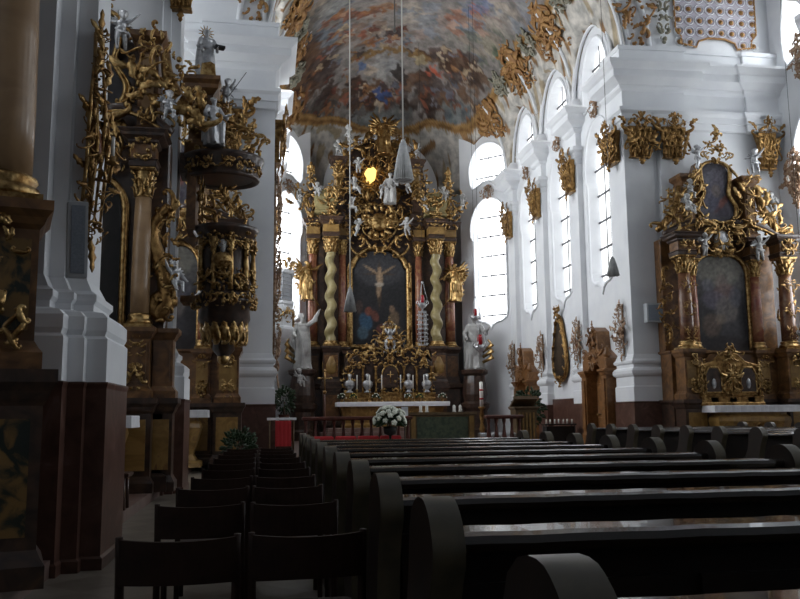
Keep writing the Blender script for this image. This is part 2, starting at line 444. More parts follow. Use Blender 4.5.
def glaze(P, h, depth, splay, pm, bars=True):
    """pane with its lead bars, standing in the reveal"""
    NW[0] += 1
    cu = sum(p[0] for p in h) / len(h); cz = sum(p[1] for p in h) / len(h)
    Q = [(cu + (u - cu) * (splay + .02), cz + (z - cz) * (1 - (1 - splay) * .35 + .01)) for u, z in h]
    n = len(Q); mb = MB()
    tris = tessellate_polygon([[V((u, z, 0)) for u, z in Q]])
    mb.add([P(u, z, depth - .03) for u, z in Q], [tuple(t) for t in tris], pm)
    o = struct(mb.build('window_%d' % NW[0]))
    if bars:
        b = MB(); us = [q[0] for q in Q]; zs = [q[1] for q in Q]
        def span(z):
            xs = []
            for i in range(n):
                (u1, z1), (u2, z2) = Q[i], Q[(i + 1) % n]
                if (z1 - z) * (z2 - z) < 0: xs.append(u1 + (u2 - u1) * (z - z1) / (z2 - z1))
            return (min(xs), max(xs)) if len(xs) >= 2 else None
        z = min(zs) + .7; k = 0
        while z < max(zs) - .2:
            s = span(z)
            if s:
                b.tube([P(s[0], z, depth - .07), P(s[1], z, depth - .07)], .040, 'lead', 5)
            z += .92
        for fr in (-.33, .33):
            u = cu + fr * (max(us) - min(us)) * .5; zz = []
            for i in range(n):
                (u1, z1), (u2, z2) = Q[i], Q[(i + 1) % n]
                if (u1 - u) * (u2 - u) < 0: zz.append(z1 + (z2 - z1) * (u - u1) / (u2 - u1))
            if len(zz) >= 2: b.tube([P(u, min(zz), depth - .06), P(u, max(zz), depth - .06)], .022, 'lead', 4)
        b.build('glazing_bars', o)
    return o

# chancel side walls
BAYS = [25.25, 28.85, 32.65]
def chancel_wall(side):
    X = 10.8 if side == 'right' else 0.
    no = (1, 0, 0) if side == 'right' else (-1, 0, 0)
    holes = []
    for c in BAYS:
        holes.append(win_low(c, .98, 5.5, 9.0, 11.15)); holes.append(win_lun(c, 1.08, 11.55, 13.95))
    P = wall_sheet((X, 0, 0), (0, 1, 0), [(YS, 0), (35, 0), (35, 14.7), (YS, 14.7)], holes, no, .44, .96, WHITE, 'wall_%s' % side)
    for h in holes: glaze(P, h, .44, .96, 'pane_' + side)
    # turned bay
    if side == 'right': O, ux, n2 = (10.8, 35, 0), (-1, 1, 0), (1, 1, 0)
    else: O, ux, n2 = (0, 35, 0), (1, 1, 0), (-1, 1, 0)
    hs = [win_low(1.18, .86, 5.4, 9.2, 11.2), win_lun(1.18, .98, 11.65, 13.8)]
    P = wall_sheet(O, ux, [(0, 0), (2.7, 0), (2.7, 14.7), (0, 14.7)], hs, n2, .75, .95, WHITE, 'wall_apse_%s' % side)
    for h in hs: glaze(P, h, .75, .95, 'pane_apse')
chancel_wall('right'); chancel_wall('left')
e = 2.7 / sqrt(2)
mb = MB()
for a, b in (((10.8 - e, 35 + e), (9.3, 38.6)), ((9.3, 38.6), (1.5, 38.6)), ((1.5, 38.6), (e, 35 + e))):
    mb.add([(a[0], a[1], 0), (b[0], b[1], 0), (b[0], b[1], 15), (a[0], a[1], 15)], [(0, 1, 2, 3)], WHITE)
struct(mb.build('wall_apse'))

# vault over the chancel: barrel with window cells, closed over the apse
LUN = [(c, 1.62) for c in BAYS] + [(36.4, 1.5)]
def vault_z(x, y):
    s = (x - AX) / 5.45
    q = max(0., y - 31.5) / 8.3
    z = 12.0 + 5.6 * sqrt(max(0., 1 - s * s - q * q))
    dw = min(x, 10.8 - x)
    for c, w in LUN[:3]:
        t = (y - c) / w
        if abs(t) < 1 and dw < 3.2:
            z = max(z, 12.0 + (2.30 - .10 * dw) * sqrt(1 - t * t) + .12 * dw)
    rx = min(x, 10.8 - x); ry = y - 35; uu = (rx + ry) / sqrt(2); dn = (rx - ry) / sqrt(2); t = (uu - 1.18) / 1.22
    if abs(t) < 1 and -1.6 < dn < 2.2: z = max(z, 12.0 + (2.15 - .10 * dn) * sqrt(1 - t * t) + .12 * dn)
    return z
g = random.Random(5)
nx, ny = 170, 210
vs = []; fs = []; vcol = []
STUC = (.52, .50, .46)
FB = []      # fresco blobs (x, y, rx, ry, rot, colour, opacity), metres on the vault plan
FPOLY = [(0.86, 26.38), (0.69, 27.52), (0.53, 29.3), (0.42, 31.57), (0.76, 34.17), (1.38, 35.73), (2.24, 36.85), (3.02, 37.38), (3.58, 37.78), (4.25, 38.25), (4.96, 38.47), (5.64, 38.46), (6.32, 38.36), (6.99, 37.99), (7.53, 37.45), (8.05, 37.17), (8.69, 36.77), (9.17, 36.17), (9.38, 35.51), (9.65, 34.22), (9.68, 33.15), (9.73, 32.37), (9.91, 31.26), (9.83, 30.16), (9.53, 29.68), (9.6, 28.9), (9.92, 27.9), (9.83, 26.93), (9.59, 26.1), (9.1, 24.4), (7.6, 23.9), (3.0, 23.9), (1.7, 24.4)]
FB = [
(1.42, 29.44, 0.7, 0.54, 0.1, (0.197, 0.202, 0.206), 0.75),
(2.28, 32.28, 0.63, 0.42, -0.25, (0.302, 0.243, 0.183), 0.75),
(2.04, 30.56, 0.58, 0.63, -0.21, (0.263, 0.262, 0.246), 0.75),
(2.72, 31.32, 0.59, 0.45, -0.35, (0.143, 0.164, 0.191), 0.75),
(1.08, 29.49, 1.31, 0.43, 0.08, (0.302, 0.243, 0.183), 0.75),
(2.52, 32.58, 0.48, 0.49, -0.04, (0.263, 0.262, 0.246), 0.75),
(2.59, 29.6, 0.37, 0.33, 0.37, (0.302, 0.243, 0.183), 0.75),
(2.64, 32.46, 0.61, 0.62, 0.06, (0.143, 0.164, 0.191), 0.75),
(2.14, 30.84, 0.8, 0.57, 0.34, (0.164, 0.144, 0.126), 0.75),
(3.03, 32.17, 0.4, 0.5, 0.37, (0.143, 0.164, 0.191), 0.75),
(2.15, 31.36, 0.51, 0.62, 0.06, (0.164, 0.144, 0.126), 0.75),
(1.19, 28.67, 1.0, 0.5, -0.12, (0.197, 0.202, 0.206), 0.75),
(1.67, 28.53, 0.66, 0.59, 0.3, (0.197, 0.202, 0.206), 0.75),
(2.24, 31.67, 0.58, 0.54, 0.04, (0.164, 0.144, 0.126), 0.75),
(2.09, 32.35, 0.56, 0.29, 0.08, (0.197, 0.202, 0.206), 0.75),
(3.04, 33.19, 0.45, 0.34, 0.15, (0.164, 0.144, 0.126), 0.75),
(1.67, 31.54, 0.98, 0.47, -0.03, (0.143, 0.164, 0.191), 0.75),
(1.8, 31.41, 0.87, 0.37, 0.38, (0.143, 0.164, 0.191), 0.75),
(1.51, 29.95, 0.88, 0.52, -0.05, (0.164, 0.144, 0.126), 0.75),
(2.0, 30.5, 0.42, 0.38, 0.06, (0.197, 0.202, 0.206), 0.75),
(1.71, 30.17, 0.58, 0.55, -0.13, (0.164, 0.144, 0.126), 0.75),
(2.26, 30.14, 0.71, 0.58, -0.38, (0.197, 0.202, 0.206), 0.75),
(2.71, 29.45, 0.57, 0.54, -0.16, (0.143, 0.164, 0.191), 0.75),
(1.54, 29.03, 0.81, 0.46, 0.08, (0.164, 0.144, 0.126), 0.75),
(2.41, 29.44, 0.59, 0.53, 0.15, (0.263, 0.262, 0.246), 0.75),
(1.5, 28.45, 0.92, 0.33, -0.25, (0.302, 0.243, 0.183), 0.75),
(4.58, 30.62, 0.44, 0.56, 0.14, (0.178, 0.12, 0.089), 0.75),
(4.27, 32.45, 0.33, 0.31, 0.12, (0.164, 0.171, 0.183), 0.75),
(3.77, 32.1, 0.29, 0.45, -0.15, (0.178, 0.12, 0.089), 0.75),
(5.24, 31.25, 0.45, 0.31, 0.1, (0.178, 0.12, 0.089), 0.75),
(4.11, 31.56, 0.52, 0.42, 0.11, (0.263, 0.218, 0.183), 0.75),
(4.07, 31.28, 0.53, 0.33, -0.4, (0.164, 0.171, 0.183), 0.75),
(4.65, 32.83, 0.44, 0.24, -0.03, (0.263, 0.218, 0.183), 0.75),
(4.57, 32.58, 0.53, 0.54, 0.38, (0.227, 0.202, 0.183), 0.75),
(4.99, 30.55, 0.46, 0.39, 0.34, (0.164, 0.171, 0.183), 0.75),
(4.36, 30.38, 0.48, 0.34, -0.16, (0.227, 0.202, 0.183), 0.75),
(4.36, 31.38, 0.54, 0.46, -0.13, (0.263, 0.218, 0.183), 0.75),
(5.61, 31.72, 0.45, 0.25, -0.22, (0.227, 0.202, 0.183), 0.75),
(4.53, 32.41, 0.33, 0.42, 0.34, (0.178, 0.12, 0.089), 0.75),
(5.01, 30.46, 0.39, 0.43, -0.36, (0.263, 0.218, 0.183), 0.75),
(3.65, 31.61, 0.42, 0.3, -0.14, (0.227, 0.202, 0.183), 0.75),
(5.4, 32.33, 0.26, 0.24, -0.01, (0.227, 0.202, 0.183), 0.75),
(9.11, 27.23, 0.47, 0.23, -0.15, (0.323, 0.281, 0.238), 0.75),
(7.45, 30.47, 0.45, 0.29, 0.39, (0.263, 0.202, 0.176), 0.75),
(6.23, 31.84, 0.52, 0.32, -0.34, (0.193, 0.21, 0.238), 0.75),
(5.73, 31.72, 0.48, 0.36, 0.11, (0.253, 0.253, 0.254), 0.75),
(8.48, 29.3, 0.46, 0.26, 0.16, (0.263, 0.202, 0.176), 0.75),
(9.57, 27.12, 0.41, 0.14, -0.18, (0.171, 0.194, 0.221), 0.75),
(5.87, 31.57, 0.41, 0.43, 0.35, (0.323, 0.281, 0.238), 0.75),
(9.69, 27.2, 0.76, 0.13, 0.15, (0.171, 0.194, 0.221), 0.75),
(9.22, 28.65, 0.72, 0.27, -0.32, (0.171, 0.194, 0.221), 0.75),
(8.86, 28.82, 0.52, 0.24, 0.02, (0.171, 0.194, 0.221), 0.75),
(6.25, 32.76, 0.35, 0.24, 0.27, (0.253, 0.253, 0.254), 0.75),
(5.46, 30.73, 0.42, 0.39, -0.17, (0.323, 0.281, 0.238), 0.75),
(8.9, 27.48, 0.56, 0.26, 0.17, (0.253, 0.253, 0.254), 0.75),
(8.03, 29.0, 0.52, 0.27, 0.3, (0.193, 0.21, 0.238), 0.75),
(9.11, 27.68, 0.49, 0.15, 0.09, (0.263, 0.202, 0.176), 0.75),
(6.93, 31.56, 0.58, 0.36, 0.37, (0.263, 0.202, 0.176), 0.75),
(8.31, 31.27, 0.62, 0.31, -0.27, (0.171, 0.194, 0.221), 0.75),
(9.11, 28.93, 0.64, 0.17, 0.11, (0.193, 0.21, 0.238), 0.75),
(6.4, 31.58, 0.45, 0.39, 0.36, (0.171, 0.194, 0.221), 0.75),
(8.7, 28.23, 0.41, 0.21, 0.07, (0.323, 0.281, 0.238), 0.75),
(9.73, 27.9, 0.63, 0.21, 0.14, (0.263, 0.202, 0.176), 0.75),
(8.47, 29.8, 0.67, 0.33, -0.15, (0.323, 0.281, 0.238), 0.75),
(7.87, 30.01, 0.4, 0.24, -0.14, (0.193, 0.21, 0.238), 0.75),
(7.78, 31.06, 0.5, 0.28, 0.06, (0.171, 0.194, 0.221), 0.75),
(5.89, 33.18, 0.32, 0.45, 0.23, (0.253, 0.253, 0.254), 0.75),
(7.73, 29.7, 0.42, 0.3, 0.14, (0.193, 0.21, 0.238), 0.75),
(9.2, 27.51, 0.49, 0.15, -0.25, (0.253, 0.253, 0.254), 0.75),
(9.34, 27.21, 0.58, 0.23, -0.06, (0.253, 0.253, 0.254), 0.75),
(6.04, 31.02, 0.57, 0.24, -0.04, (0.323, 0.281, 0.238), 0.75),
(5.46, 31.39, 0.41, 0.43, -0.23, (0.171, 0.194, 0.221), 0.75),
(8.96, 28.68, 0.47, 0.23, 0.31, (0.253, 0.253, 0.254), 0.75),
(8.47, 28.4, 0.62, 0.33, -0.32, (0.323, 0.281, 0.238), 0.75),
(8.66, 28.85, 0.48, 0.29, 0.14, (0.323, 0.281, 0.238), 0.75),
(6.33, 32.93, 0.42, 0.27, 0.02, (0.263, 0.202, 0.176), 0.75),
(7.81, 29.11, 0.36, 0.4, 0.19, (0.193, 0.21, 0.238), 0.75),
(6.7, 32.57, 0.51, 0.26, 0.35, (0.193, 0.21, 0.238), 0.75),
(9.59, 27.68, 0.68, 0.25, -0.16, (0.193, 0.21, 0.238), 0.75),
(7.74, 29.96, 0.4, 0.19, 0.17, (0.171, 0.194, 0.221), 0.75),
(8.34, 30.45, 0.47, 0.29, -0.09, (0.193, 0.21, 0.238), 0.75),
(5.75, 31.86, 0.38, 0.41, -0.12, (0.323, 0.281, 0.238), 0.75),
(9.57, 27.2, 0.74, 0.12, -0.0, (0.253, 0.253, 0.254), 0.75),
(6.4, 31.87, 0.51, 0.36, 0.33, (0.253, 0.253, 0.254), 0.75),
(6.35, 30.67, 0.41, 0.4, 0.25, (0.193, 0.21, 0.238), 0.75),
(8.2, 28.88, 0.46, 0.21, 0.02, (0.171, 0.194, 0.221), 0.75),
(8.07, 34.26, 0.44, 0.23, 0.27, (0.125, 0.137, 0.115), 0.75),
(9.75, 31.72, 0.65, 0.27, 0.07, (0.125, 0.137, 0.115), 0.75),
(9.73, 30.75, 0.6, 0.33, -0.01, (0.218, 0.185, 0.149), 0.75),
(7.99, 33.71, 0.3, 0.31, -0.21, (0.263, 0.235, 0.183), 0.75),
(8.73, 32.26, 0.36, 0.27, -0.37, (0.218, 0.185, 0.149), 0.75),
(9.8, 31.52, 0.41, 0.23, 0.13, (0.263, 0.235, 0.183), 0.75),
(7.92, 34.21, 0.44, 0.19, -0.11, (0.263, 0.235, 0.183), 0.75),
(8.72, 32.43, 0.39, 0.24, -0.14, (0.15, 0.157, 0.126), 0.75),
(8.89, 30.81, 0.55, 0.37, 0.34, (0.21, 0.202, 0.176), 0.75),
(9.11, 31.12, 0.67, 0.34, 0.29, (0.125, 0.137, 0.115), 0.75),
(8.96, 31.01, 0.49, 0.31, -0.07, (0.263, 0.235, 0.183), 0.75),
(9.08, 31.38, 0.55, 0.19, 0.28, (0.263, 0.235, 0.183), 0.75),
(8.91, 31.41, 0.55, 0.31, -0.08, (0.263, 0.235, 0.183), 0.75),
(8.32, 31.47, 0.38, 0.32, -0.04, (0.15, 0.157, 0.126), 0.75),
(8.75, 31.44, 0.38, 0.21, 0.23, (0.263, 0.235, 0.183), 0.75),
(9.44, 31.04, 0.54, 0.18, 0.07, (0.218, 0.185, 0.149), 0.75),
(7.61, 32.31, 0.34, 0.21, -0.01, (0.21, 0.202, 0.176), 0.75),
(9.34, 30.81, 0.49, 0.18, 0.17, (0.263, 0.235, 0.183), 0.75),
(8.42, 32.55, 0.4, 0.35, -0.22, (0.21, 0.202, 0.176), 0.75),
(8.26, 32.1, 0.51, 0.2, 0.33, (0.218, 0.185, 0.149), 0.75),
(7.65, 34.27, 0.35, 0.32, -0.03, (0.15, 0.157, 0.126), 0.75),
(8.71, 32.63, 0.4, 0.24, 0.39, (0.15, 0.157, 0.126), 0.75),
(7.75, 34.07, 0.54, 0.28, -0.4, (0.21, 0.202, 0.176), 0.75),
(8.79, 30.62, 0.56, 0.26, -0.25, (0.218, 0.185, 0.149), 0.75),
(9.32, 30.13, 0.72, 0.17, 0.24, (0.15, 0.157, 0.126), 0.75),
(9.3, 29.63, 0.47, 0.19, 0.36, (0.21, 0.202, 0.176), 0.75),
(5.74, 32.9, 0.3, 0.23, 0.04, (0.227, 0.171, 0.138), 0.75),
(5.15, 33.94, 0.26, 0.2, 0.19, (0.227, 0.171, 0.138), 0.75),
(4.1, 32.83, 0.43, 0.22, -0.04, (0.227, 0.171, 0.138), 0.75),
(4.46, 33.04, 0.25, 0.27, 0.08, (0.227, 0.171, 0.138), 0.75),
(5.2, 33.97, 0.23, 0.14, 0.2, (0.143, 0.091, 0.064), 0.75),
(3.4, 33.2, 0.39, 0.21, 0.08, (0.227, 0.171, 0.138), 0.75),
(3.29, 33.03, 0.25, 0.23, 0.3, (0.227, 0.171, 0.138), 0.75),
(4.06, 33.07, 0.26, 0.22, 0.36, (0.193, 0.12, 0.085), 0.75),
(4.06, 32.98, 0.35, 0.28, -0.23, (0.227, 0.171, 0.138), 0.75),
(3.2, 32.33, 0.47, 0.25, -0.39, (0.193, 0.12, 0.085), 0.75),
(3.9, 32.79, 0.44, 0.23, 0.0, (0.227, 0.171, 0.138), 0.75),
(4.09, 33.74, 0.43, 0.23, 0.1, (0.193, 0.12, 0.085), 0.75),
(5.4, 32.85, 0.22, 0.3, -0.24, (0.143, 0.091, 0.064), 0.75),
(3.35, 32.85, 0.36, 0.35, 0.09, (0.227, 0.171, 0.138), 0.75),
(2.4, 35.88, 0.56, 0.34, 0.26, (0.076, 0.043, 0.029), 0.85),
(1.79, 36.1, 0.6, 0.33, -0.61, (0.076, 0.043, 0.029), 0.85),
(2.34, 36.04, 0.38, 0.22, -0.02, (0.076, 0.043, 0.029), 0.85),
(3.93, 36.83, 0.4, 0.29, -0.69, (0.085, 0.065, 0.06), 0.85),
(1.42, 33.53, 0.96, 0.42, -0.11, (0.076, 0.043, 0.029), 0.85),
(1.54, 33.61, 0.85, 0.29, -0.45, (0.085, 0.065, 0.06), 0.85),
(2.34, 35.98, 0.61, 0.22, -0.49, (0.085, 0.065, 0.06), 0.85),
(3.95, 36.14, 0.5, 0.34, 0.8, (0.076, 0.043, 0.029), 0.85),
(1.79, 36.07, 0.51, 0.26, 0.36, (0.059, 0.04, 0.032), 0.85),
(2.29, 33.39, 0.6, 0.37, -0.47, (0.125, 0.073, 0.044), 0.85),
(2.14, 34.47, 0.56, 0.42, -0.34, (0.076, 0.043, 0.029), 0.85),
(2.31, 36.53, 0.61, 0.29, -0.02, (0.059, 0.04, 0.032), 0.85),
(4.21, 37.79, 0.54, 0.23, -0.54, (0.059, 0.04, 0.032), 0.85),
(3.91, 36.11, 0.56, 0.2, 0.73, (0.059, 0.04, 0.032), 0.85),
(1.68, 34.37, 0.92, 0.57, -0.32, (0.106, 0.06, 0.038), 0.85),
(3.9, 36.26, 0.31, 0.26, -0.56, (0.076, 0.043, 0.029), 0.85),
(1.2, 31.58, 0.84, 0.69, -0.05, (0.059, 0.04, 0.032), 0.85),
(3.85, 34.34, 0.34, 0.32, -0.11, (0.059, 0.04, 0.032), 0.85),
(3.6, 36.44, 0.51, 0.24, -0.38, (0.125, 0.073, 0.044), 0.85),
(2.07, 34.03, 0.45, 0.45, 0.2, (0.106, 0.06, 0.038), 0.85),
(3.94, 37.23, 0.37, 0.19, 0.41, (0.125, 0.073, 0.044), 0.85),
(2.52, 36.51, 0.53, 0.21, -0.53, (0.076, 0.043, 0.029), 0.85),
(2.23, 33.34, 0.72, 0.46, 0.03, (0.085, 0.065, 0.06), 0.85),
(2.42, 34.83, 0.67, 0.31, -0.68, (0.106, 0.06, 0.038), 0.85),
(4.12, 36.43, 0.41, 0.32, -0.07, (0.059, 0.04, 0.032), 0.85),
(2.35, 36.71, 0.5, 0.22, 0.04, (0.125, 0.073, 0.044), 0.85),
(2.28, 34.13, 0.6, 0.5, -0.36, (0.059, 0.04, 0.032), 0.85),
(2.68, 35.71, 0.5, 0.31, 0.34, (0.059, 0.04, 0.032), 0.85),
(1.12, 34.28, 0.69, 0.36, 0.63, (0.125, 0.073, 0.044), 0.85),
(1.46, 35.63, 0.5, 0.23, 0.53, (0.059, 0.04, 0.032), 0.85),
(0.87, 31.64, 0.74, 0.51, 0.18, (0.085, 0.065, 0.06), 0.85),
(1.59, 32.8, 0.63, 0.62, -0.67, (0.106, 0.06, 0.038), 0.85),
(4.07, 37.04, 0.49, 0.18, 0.21, (0.076, 0.043, 0.029), 0.85),
(2.95, 36.77, 0.37, 0.21, 0.74, (0.076, 0.043, 0.029), 0.85),
(2.28, 36.72, 0.61, 0.21, 0.1, (0.106, 0.06, 0.038), 0.85),
(1.6, 35.91, 0.49, 0.31, -0.52, (0.125, 0.073, 0.044), 0.85),
(3.05, 36.3, 0.34, 0.17, 0.42, (0.106, 0.06, 0.038), 0.85),
(1.8, 35.22, 0.48, 0.19, 0.04, (0.106, 0.06, 0.038), 0.85),
(2.49, 34.94, 0.38, 0.33, 0.78, (0.059, 0.04, 0.032), 0.85),
(1.02, 31.48, 0.9, 0.64, 0.7, (0.085, 0.065, 0.06), 0.85),
(0.95, 31.75, 1.28, 0.78, 0.77, (0.106, 0.06, 0.038), 0.85),
(0.97, 33.52, 1.09, 0.26, 0.55, (0.125, 0.073, 0.044), 0.85),
(0.81, 32.17, 1.17, 0.7, 0.11, (0.125, 0.073, 0.044), 0.85),
(2.48, 34.62, 0.49, 0.46, -0.19, (0.085, 0.065, 0.06), 0.85),
(7.4, 36.58, 0.47, 0.21, 0.57, (0.106, 0.06, 0.038), 0.85),
(7.52, 36.82, 0.38, 0.26, -0.71, (0.085, 0.065, 0.06), 0.85),
(8.47, 32.98, 0.39, 0.44, 0.47, (0.085, 0.065, 0.06), 0.85),
(8.35, 34.99, 0.53, 0.26, 0.06, (0.125, 0.073, 0.044), 0.85),
(7.4, 36.01, 0.34, 0.24, 0.1, (0.059, 0.04, 0.032), 0.85),
(8.22, 35.79, 0.47, 0.41, -0.25, (0.059, 0.04, 0.032), 0.85),
(7.49, 37.24, 0.36, 0.18, 0.0, (0.059, 0.04, 0.032), 0.85),
(8.25, 33.91, 0.43, 0.2, -0.59, (0.059, 0.04, 0.032), 0.85),
(8.16, 36.44, 0.61, 0.25, -0.09, (0.085, 0.065, 0.06), 0.85),
(6.46, 35.81, 0.42, 0.38, -0.33, (0.106, 0.06, 0.038), 0.85),
(8.66, 34.02, 0.58, 0.32, -0.46, (0.085, 0.065, 0.06), 0.85),
(7.52, 33.96, 0.52, 0.33, 0.1, (0.076, 0.043, 0.029), 0.85),
(7.27, 35.78, 0.45, 0.22, 0.24, (0.076, 0.043, 0.029), 0.85),
(7.79, 33.86, 0.38, 0.32, 0.18, (0.106, 0.06, 0.038), 0.85),
(8.59, 33.3, 0.43, 0.28, -0.75, (0.059, 0.04, 0.032), 0.85),
(8.09, 36.05, 0.56, 0.3, 0.66, (0.125, 0.073, 0.044), 0.85),
(7.43, 35.98, 0.48, 0.31, -0.44, (0.106, 0.06, 0.038), 0.85),
(8.66, 33.56, 0.36, 0.43, 0.16, (0.076, 0.043, 0.029), 0.85),
(7.82, 36.45, 0.38, 0.24, 0.78, (0.125, 0.073, 0.044), 0.85),
(7.11, 35.4, 0.4, 0.34, 0.21, (0.059, 0.04, 0.032), 0.85),
(7.35, 33.99, 0.58, 0.4, -0.67, (0.125, 0.073, 0.044), 0.85),
(8.99, 35.1, 0.41, 0.3, -0.28, (0.125, 0.073, 0.044), 0.85),
(7.86, 33.54, 0.49, 0.39, 0.61, (0.106, 0.06, 0.038), 0.85),
(8.58, 33.27, 0.41, 0.26, 0.23, (0.076, 0.043, 0.029), 0.85),
(8.88, 34.31, 0.47, 0.29, -0.51, (0.125, 0.073, 0.044), 0.85),
(8.97, 35.75, 0.54, 0.22, -0.07, (0.085, 0.065, 0.06), 0.85),
(7.09, 36.11, 0.37, 0.38, 0.13, (0.059, 0.04, 0.032), 0.85),
(8.05, 34.55, 0.45, 0.45, 0.57, (0.085, 0.065, 0.06), 0.85),
(6.67, 34.22, 0.38, 0.31, -0.49, (0.106, 0.06, 0.038), 0.85),
(6.64, 34.42, 0.38, 0.46, 0.0, (0.106, 0.06, 0.038), 0.85),
(7.46, 36.55, 0.37, 0.3, 0.61, (0.076, 0.043, 0.029), 0.85),
(6.99, 35.38, 0.34, 0.31, -0.25, (0.076, 0.043, 0.029), 0.85),
(8.23, 34.32, 0.35, 0.29, -0.09, (0.085, 0.065, 0.06), 0.85),
(6.86, 35.89, 0.33, 0.43, -0.22, (0.106, 0.06, 0.038), 0.85),
(7.04, 36.77, 0.39, 0.37, 0.16, (0.059, 0.04, 0.032), 0.85),
(7.33, 33.79, 0.45, 0.44, -0.02, (0.085, 0.065, 0.06), 0.85),
(6.91, 36.03, 0.39, 0.24, -0.18, (0.085, 0.065, 0.06), 0.85),
(8.94, 33.47, 0.57, 0.35, -0.51, (0.125, 0.073, 0.044), 0.85),
(7.52, 36.46, 0.5, 0.18, 0.04, (0.059, 0.04, 0.032), 0.85),
(7.8, 35.53, 0.49, 0.34, -0.01, (0.085, 0.065, 0.06), 0.85),
(7.49, 36.13, 0.51, 0.28, 0.76, (0.085, 0.065, 0.06), 0.85),
(7.5, 37.0, 0.59, 0.25, 0.78, (0.059, 0.04, 0.032), 0.85),
(8.86, 33.93, 0.46, 0.42, -0.12, (0.059, 0.04, 0.032), 0.85),
(7.83, 34.3, 0.43, 0.37, -0.18, (0.076, 0.043, 0.029), 0.85),
(4.79, 36.56, 0.55, 0.35, 0.07, (0.125, 0.073, 0.044), 0.85),
(4.51, 36.88, 0.46, 0.27, -0.71, (0.125, 0.073, 0.044), 0.85),
(5.75, 36.56, 0.46, 0.18, 0.08, (0.076, 0.043, 0.029), 0.85),
(6.45, 37.37, 0.43, 0.23, -0.69, (0.059, 0.04, 0.032), 0.85),
(5.72, 36.65, 0.34, 0.2, -0.62, (0.059, 0.04, 0.032), 0.85),
(5.09, 36.72, 0.56, 0.28, 0.11, (0.085, 0.065, 0.06), 0.85),
(6.47, 37.1, 0.36, 0.21, -0.24, (0.059, 0.04, 0.032), 0.85),
(6.23, 36.36, 0.46, 0.28, -0.44, (0.125, 0.073, 0.044), 0.85),
(4.81, 36.5, 0.47, 0.27, -0.73, (0.125, 0.073, 0.044), 0.85),
(4.71, 37.05, 0.41, 0.45, 0.39, (0.085, 0.065, 0.06), 0.85),
(5.49, 37.15, 0.52, 0.34, -0.33, (0.059, 0.04, 0.032), 0.85),
(5.5, 36.91, 0.29, 0.19, 0.22, (0.106, 0.06, 0.038), 0.85),
(5.96, 36.46, 0.45, 0.29, 0.32, (0.059, 0.04, 0.032), 0.85),
(4.7, 37.2, 0.46, 0.47, -0.23, (0.076, 0.043, 0.029), 0.85),
(4.5, 37.64, 0.46, 0.24, 0.38, (0.106, 0.06, 0.038), 0.85),
(4.29, 36.75, 0.47, 0.28, -0.39, (0.076, 0.043, 0.029), 0.85),
(5.7, 37.56, 0.33, 0.16, -0.67, (0.085, 0.065, 0.06), 0.85),
(5.02, 37.0, 0.57, 0.39, -0.38, (0.076, 0.043, 0.029), 0.85),
(4.22, 37.2, 0.38, 0.16, -0.26, (0.059, 0.04, 0.032), 0.85),
(6.12, 36.75, 0.29, 0.29, -0.78, (0.085, 0.065, 0.06), 0.85),
(3.81, 34.58, 0.25, 0.18, 0, (0.193, 0.12, 0.053), 0.9),
(4.01, 34.53, 0.25, 0.18, 0, (0.193, 0.12, 0.053), 0.9),
(4.21, 34.46, 0.25, 0.23, 0, (0.193, 0.12, 0.053), 0.9),
(4.41, 34.42, 0.22, 0.18, 0, (0.193, 0.12, 0.053), 0.9),
(4.61, 34.35, 0.22, 0.18, 0, (0.193, 0.12, 0.053), 0.9),
(4.81, 34.31, 0.22, 0.18, 0, (0.193, 0.12, 0.053), 0.9),
(5.01, 34.27, 0.22, 0.18, 0, (0.193, 0.12, 0.053), 0.9),
(5.21, 34.23, 0.22, 0.18, 0, (0.193, 0.12, 0.053), 0.9),
(5.42, 34.22, 0.22, 0.18, 0, (0.193, 0.12, 0.053), 0.9),
(5.63, 34.21, 0.22, 0.23, 0, (0.193, 0.12, 0.053), 0.9),
(5.84, 34.23, 0.22, 0.18, 0, (0.193, 0.12, 0.053), 0.9),
(6.05, 34.25, 0.22, 0.18, 0, (0.193, 0.12, 0.053), 0.9),
(6.26, 34.27, 0.22, 0.23, 0, (0.193, 0.12, 0.053), 0.9),
(6.48, 34.31, 0.23, 0.18, 0, (0.193, 0.12, 0.053), 0.9),
(6.69, 34.34, 0.23, 0.18, 0, (0.193, 0.12, 0.053), 0.9),
(6.91, 34.36, 0.23, 0.18, 0, (0.193, 0.12, 0.053), 0.9),
(5.33, 35.66, 0.37, 0.36, 0, (0.253, 0.253, 0.254), 0.9),
(5.51, 35.42, 0.36, 0.36, 0, (0.302, 0.29, 0.272), 0.9),
(5.69, 35.29, 0.38, 0.36, 0, (0.302, 0.29, 0.272), 0.9),
(4.94, 35.36, 0.41, 0.47, 0, (0.253, 0.253, 0.254), 0.9),
(5.16, 35.58, 0.37, 0.36, 0, (0.302, 0.29, 0.272), 0.9),
(5.04, 34.97, 0.36, 0.35, 0, (0.302, 0.29, 0.272), 0.9),
(5.43, 35.18, 0.36, 0.36, 0, (0.253, 0.253, 0.254), 0.9),
(5.49, 37.88, 0.43, 0.2, 0, (0.13, 0.132, 0.126), 0.8),
(5.08, 38.27, 0.44, 0.21, 0, (0.164, 0.171, 0.162), 0.8),
(5.39, 38.01, 0.43, 0.21, 0, (0.202, 0.21, 0.206), 0.8),
(6.03, 37.76, 0.43, 0.2, 0, (0.202, 0.21, 0.206), 0.8),
(5.31, 37.8, 0.43, 0.2, 0, (0.13, 0.132, 0.126), 0.8),
(6.35, 37.65, 0.43, 0.3, 0, (0.13, 0.132, 0.126), 0.8),
(4.46, 38.26, 0.48, 0.21, 0, (0.164, 0.171, 0.162), 0.8),
(4.68, 38.03, 0.43, 0.21, 0, (0.202, 0.21, 0.206), 0.8),
(4.42, 37.96, 0.47, 0.21, 0, (0.202, 0.21, 0.206), 0.8),
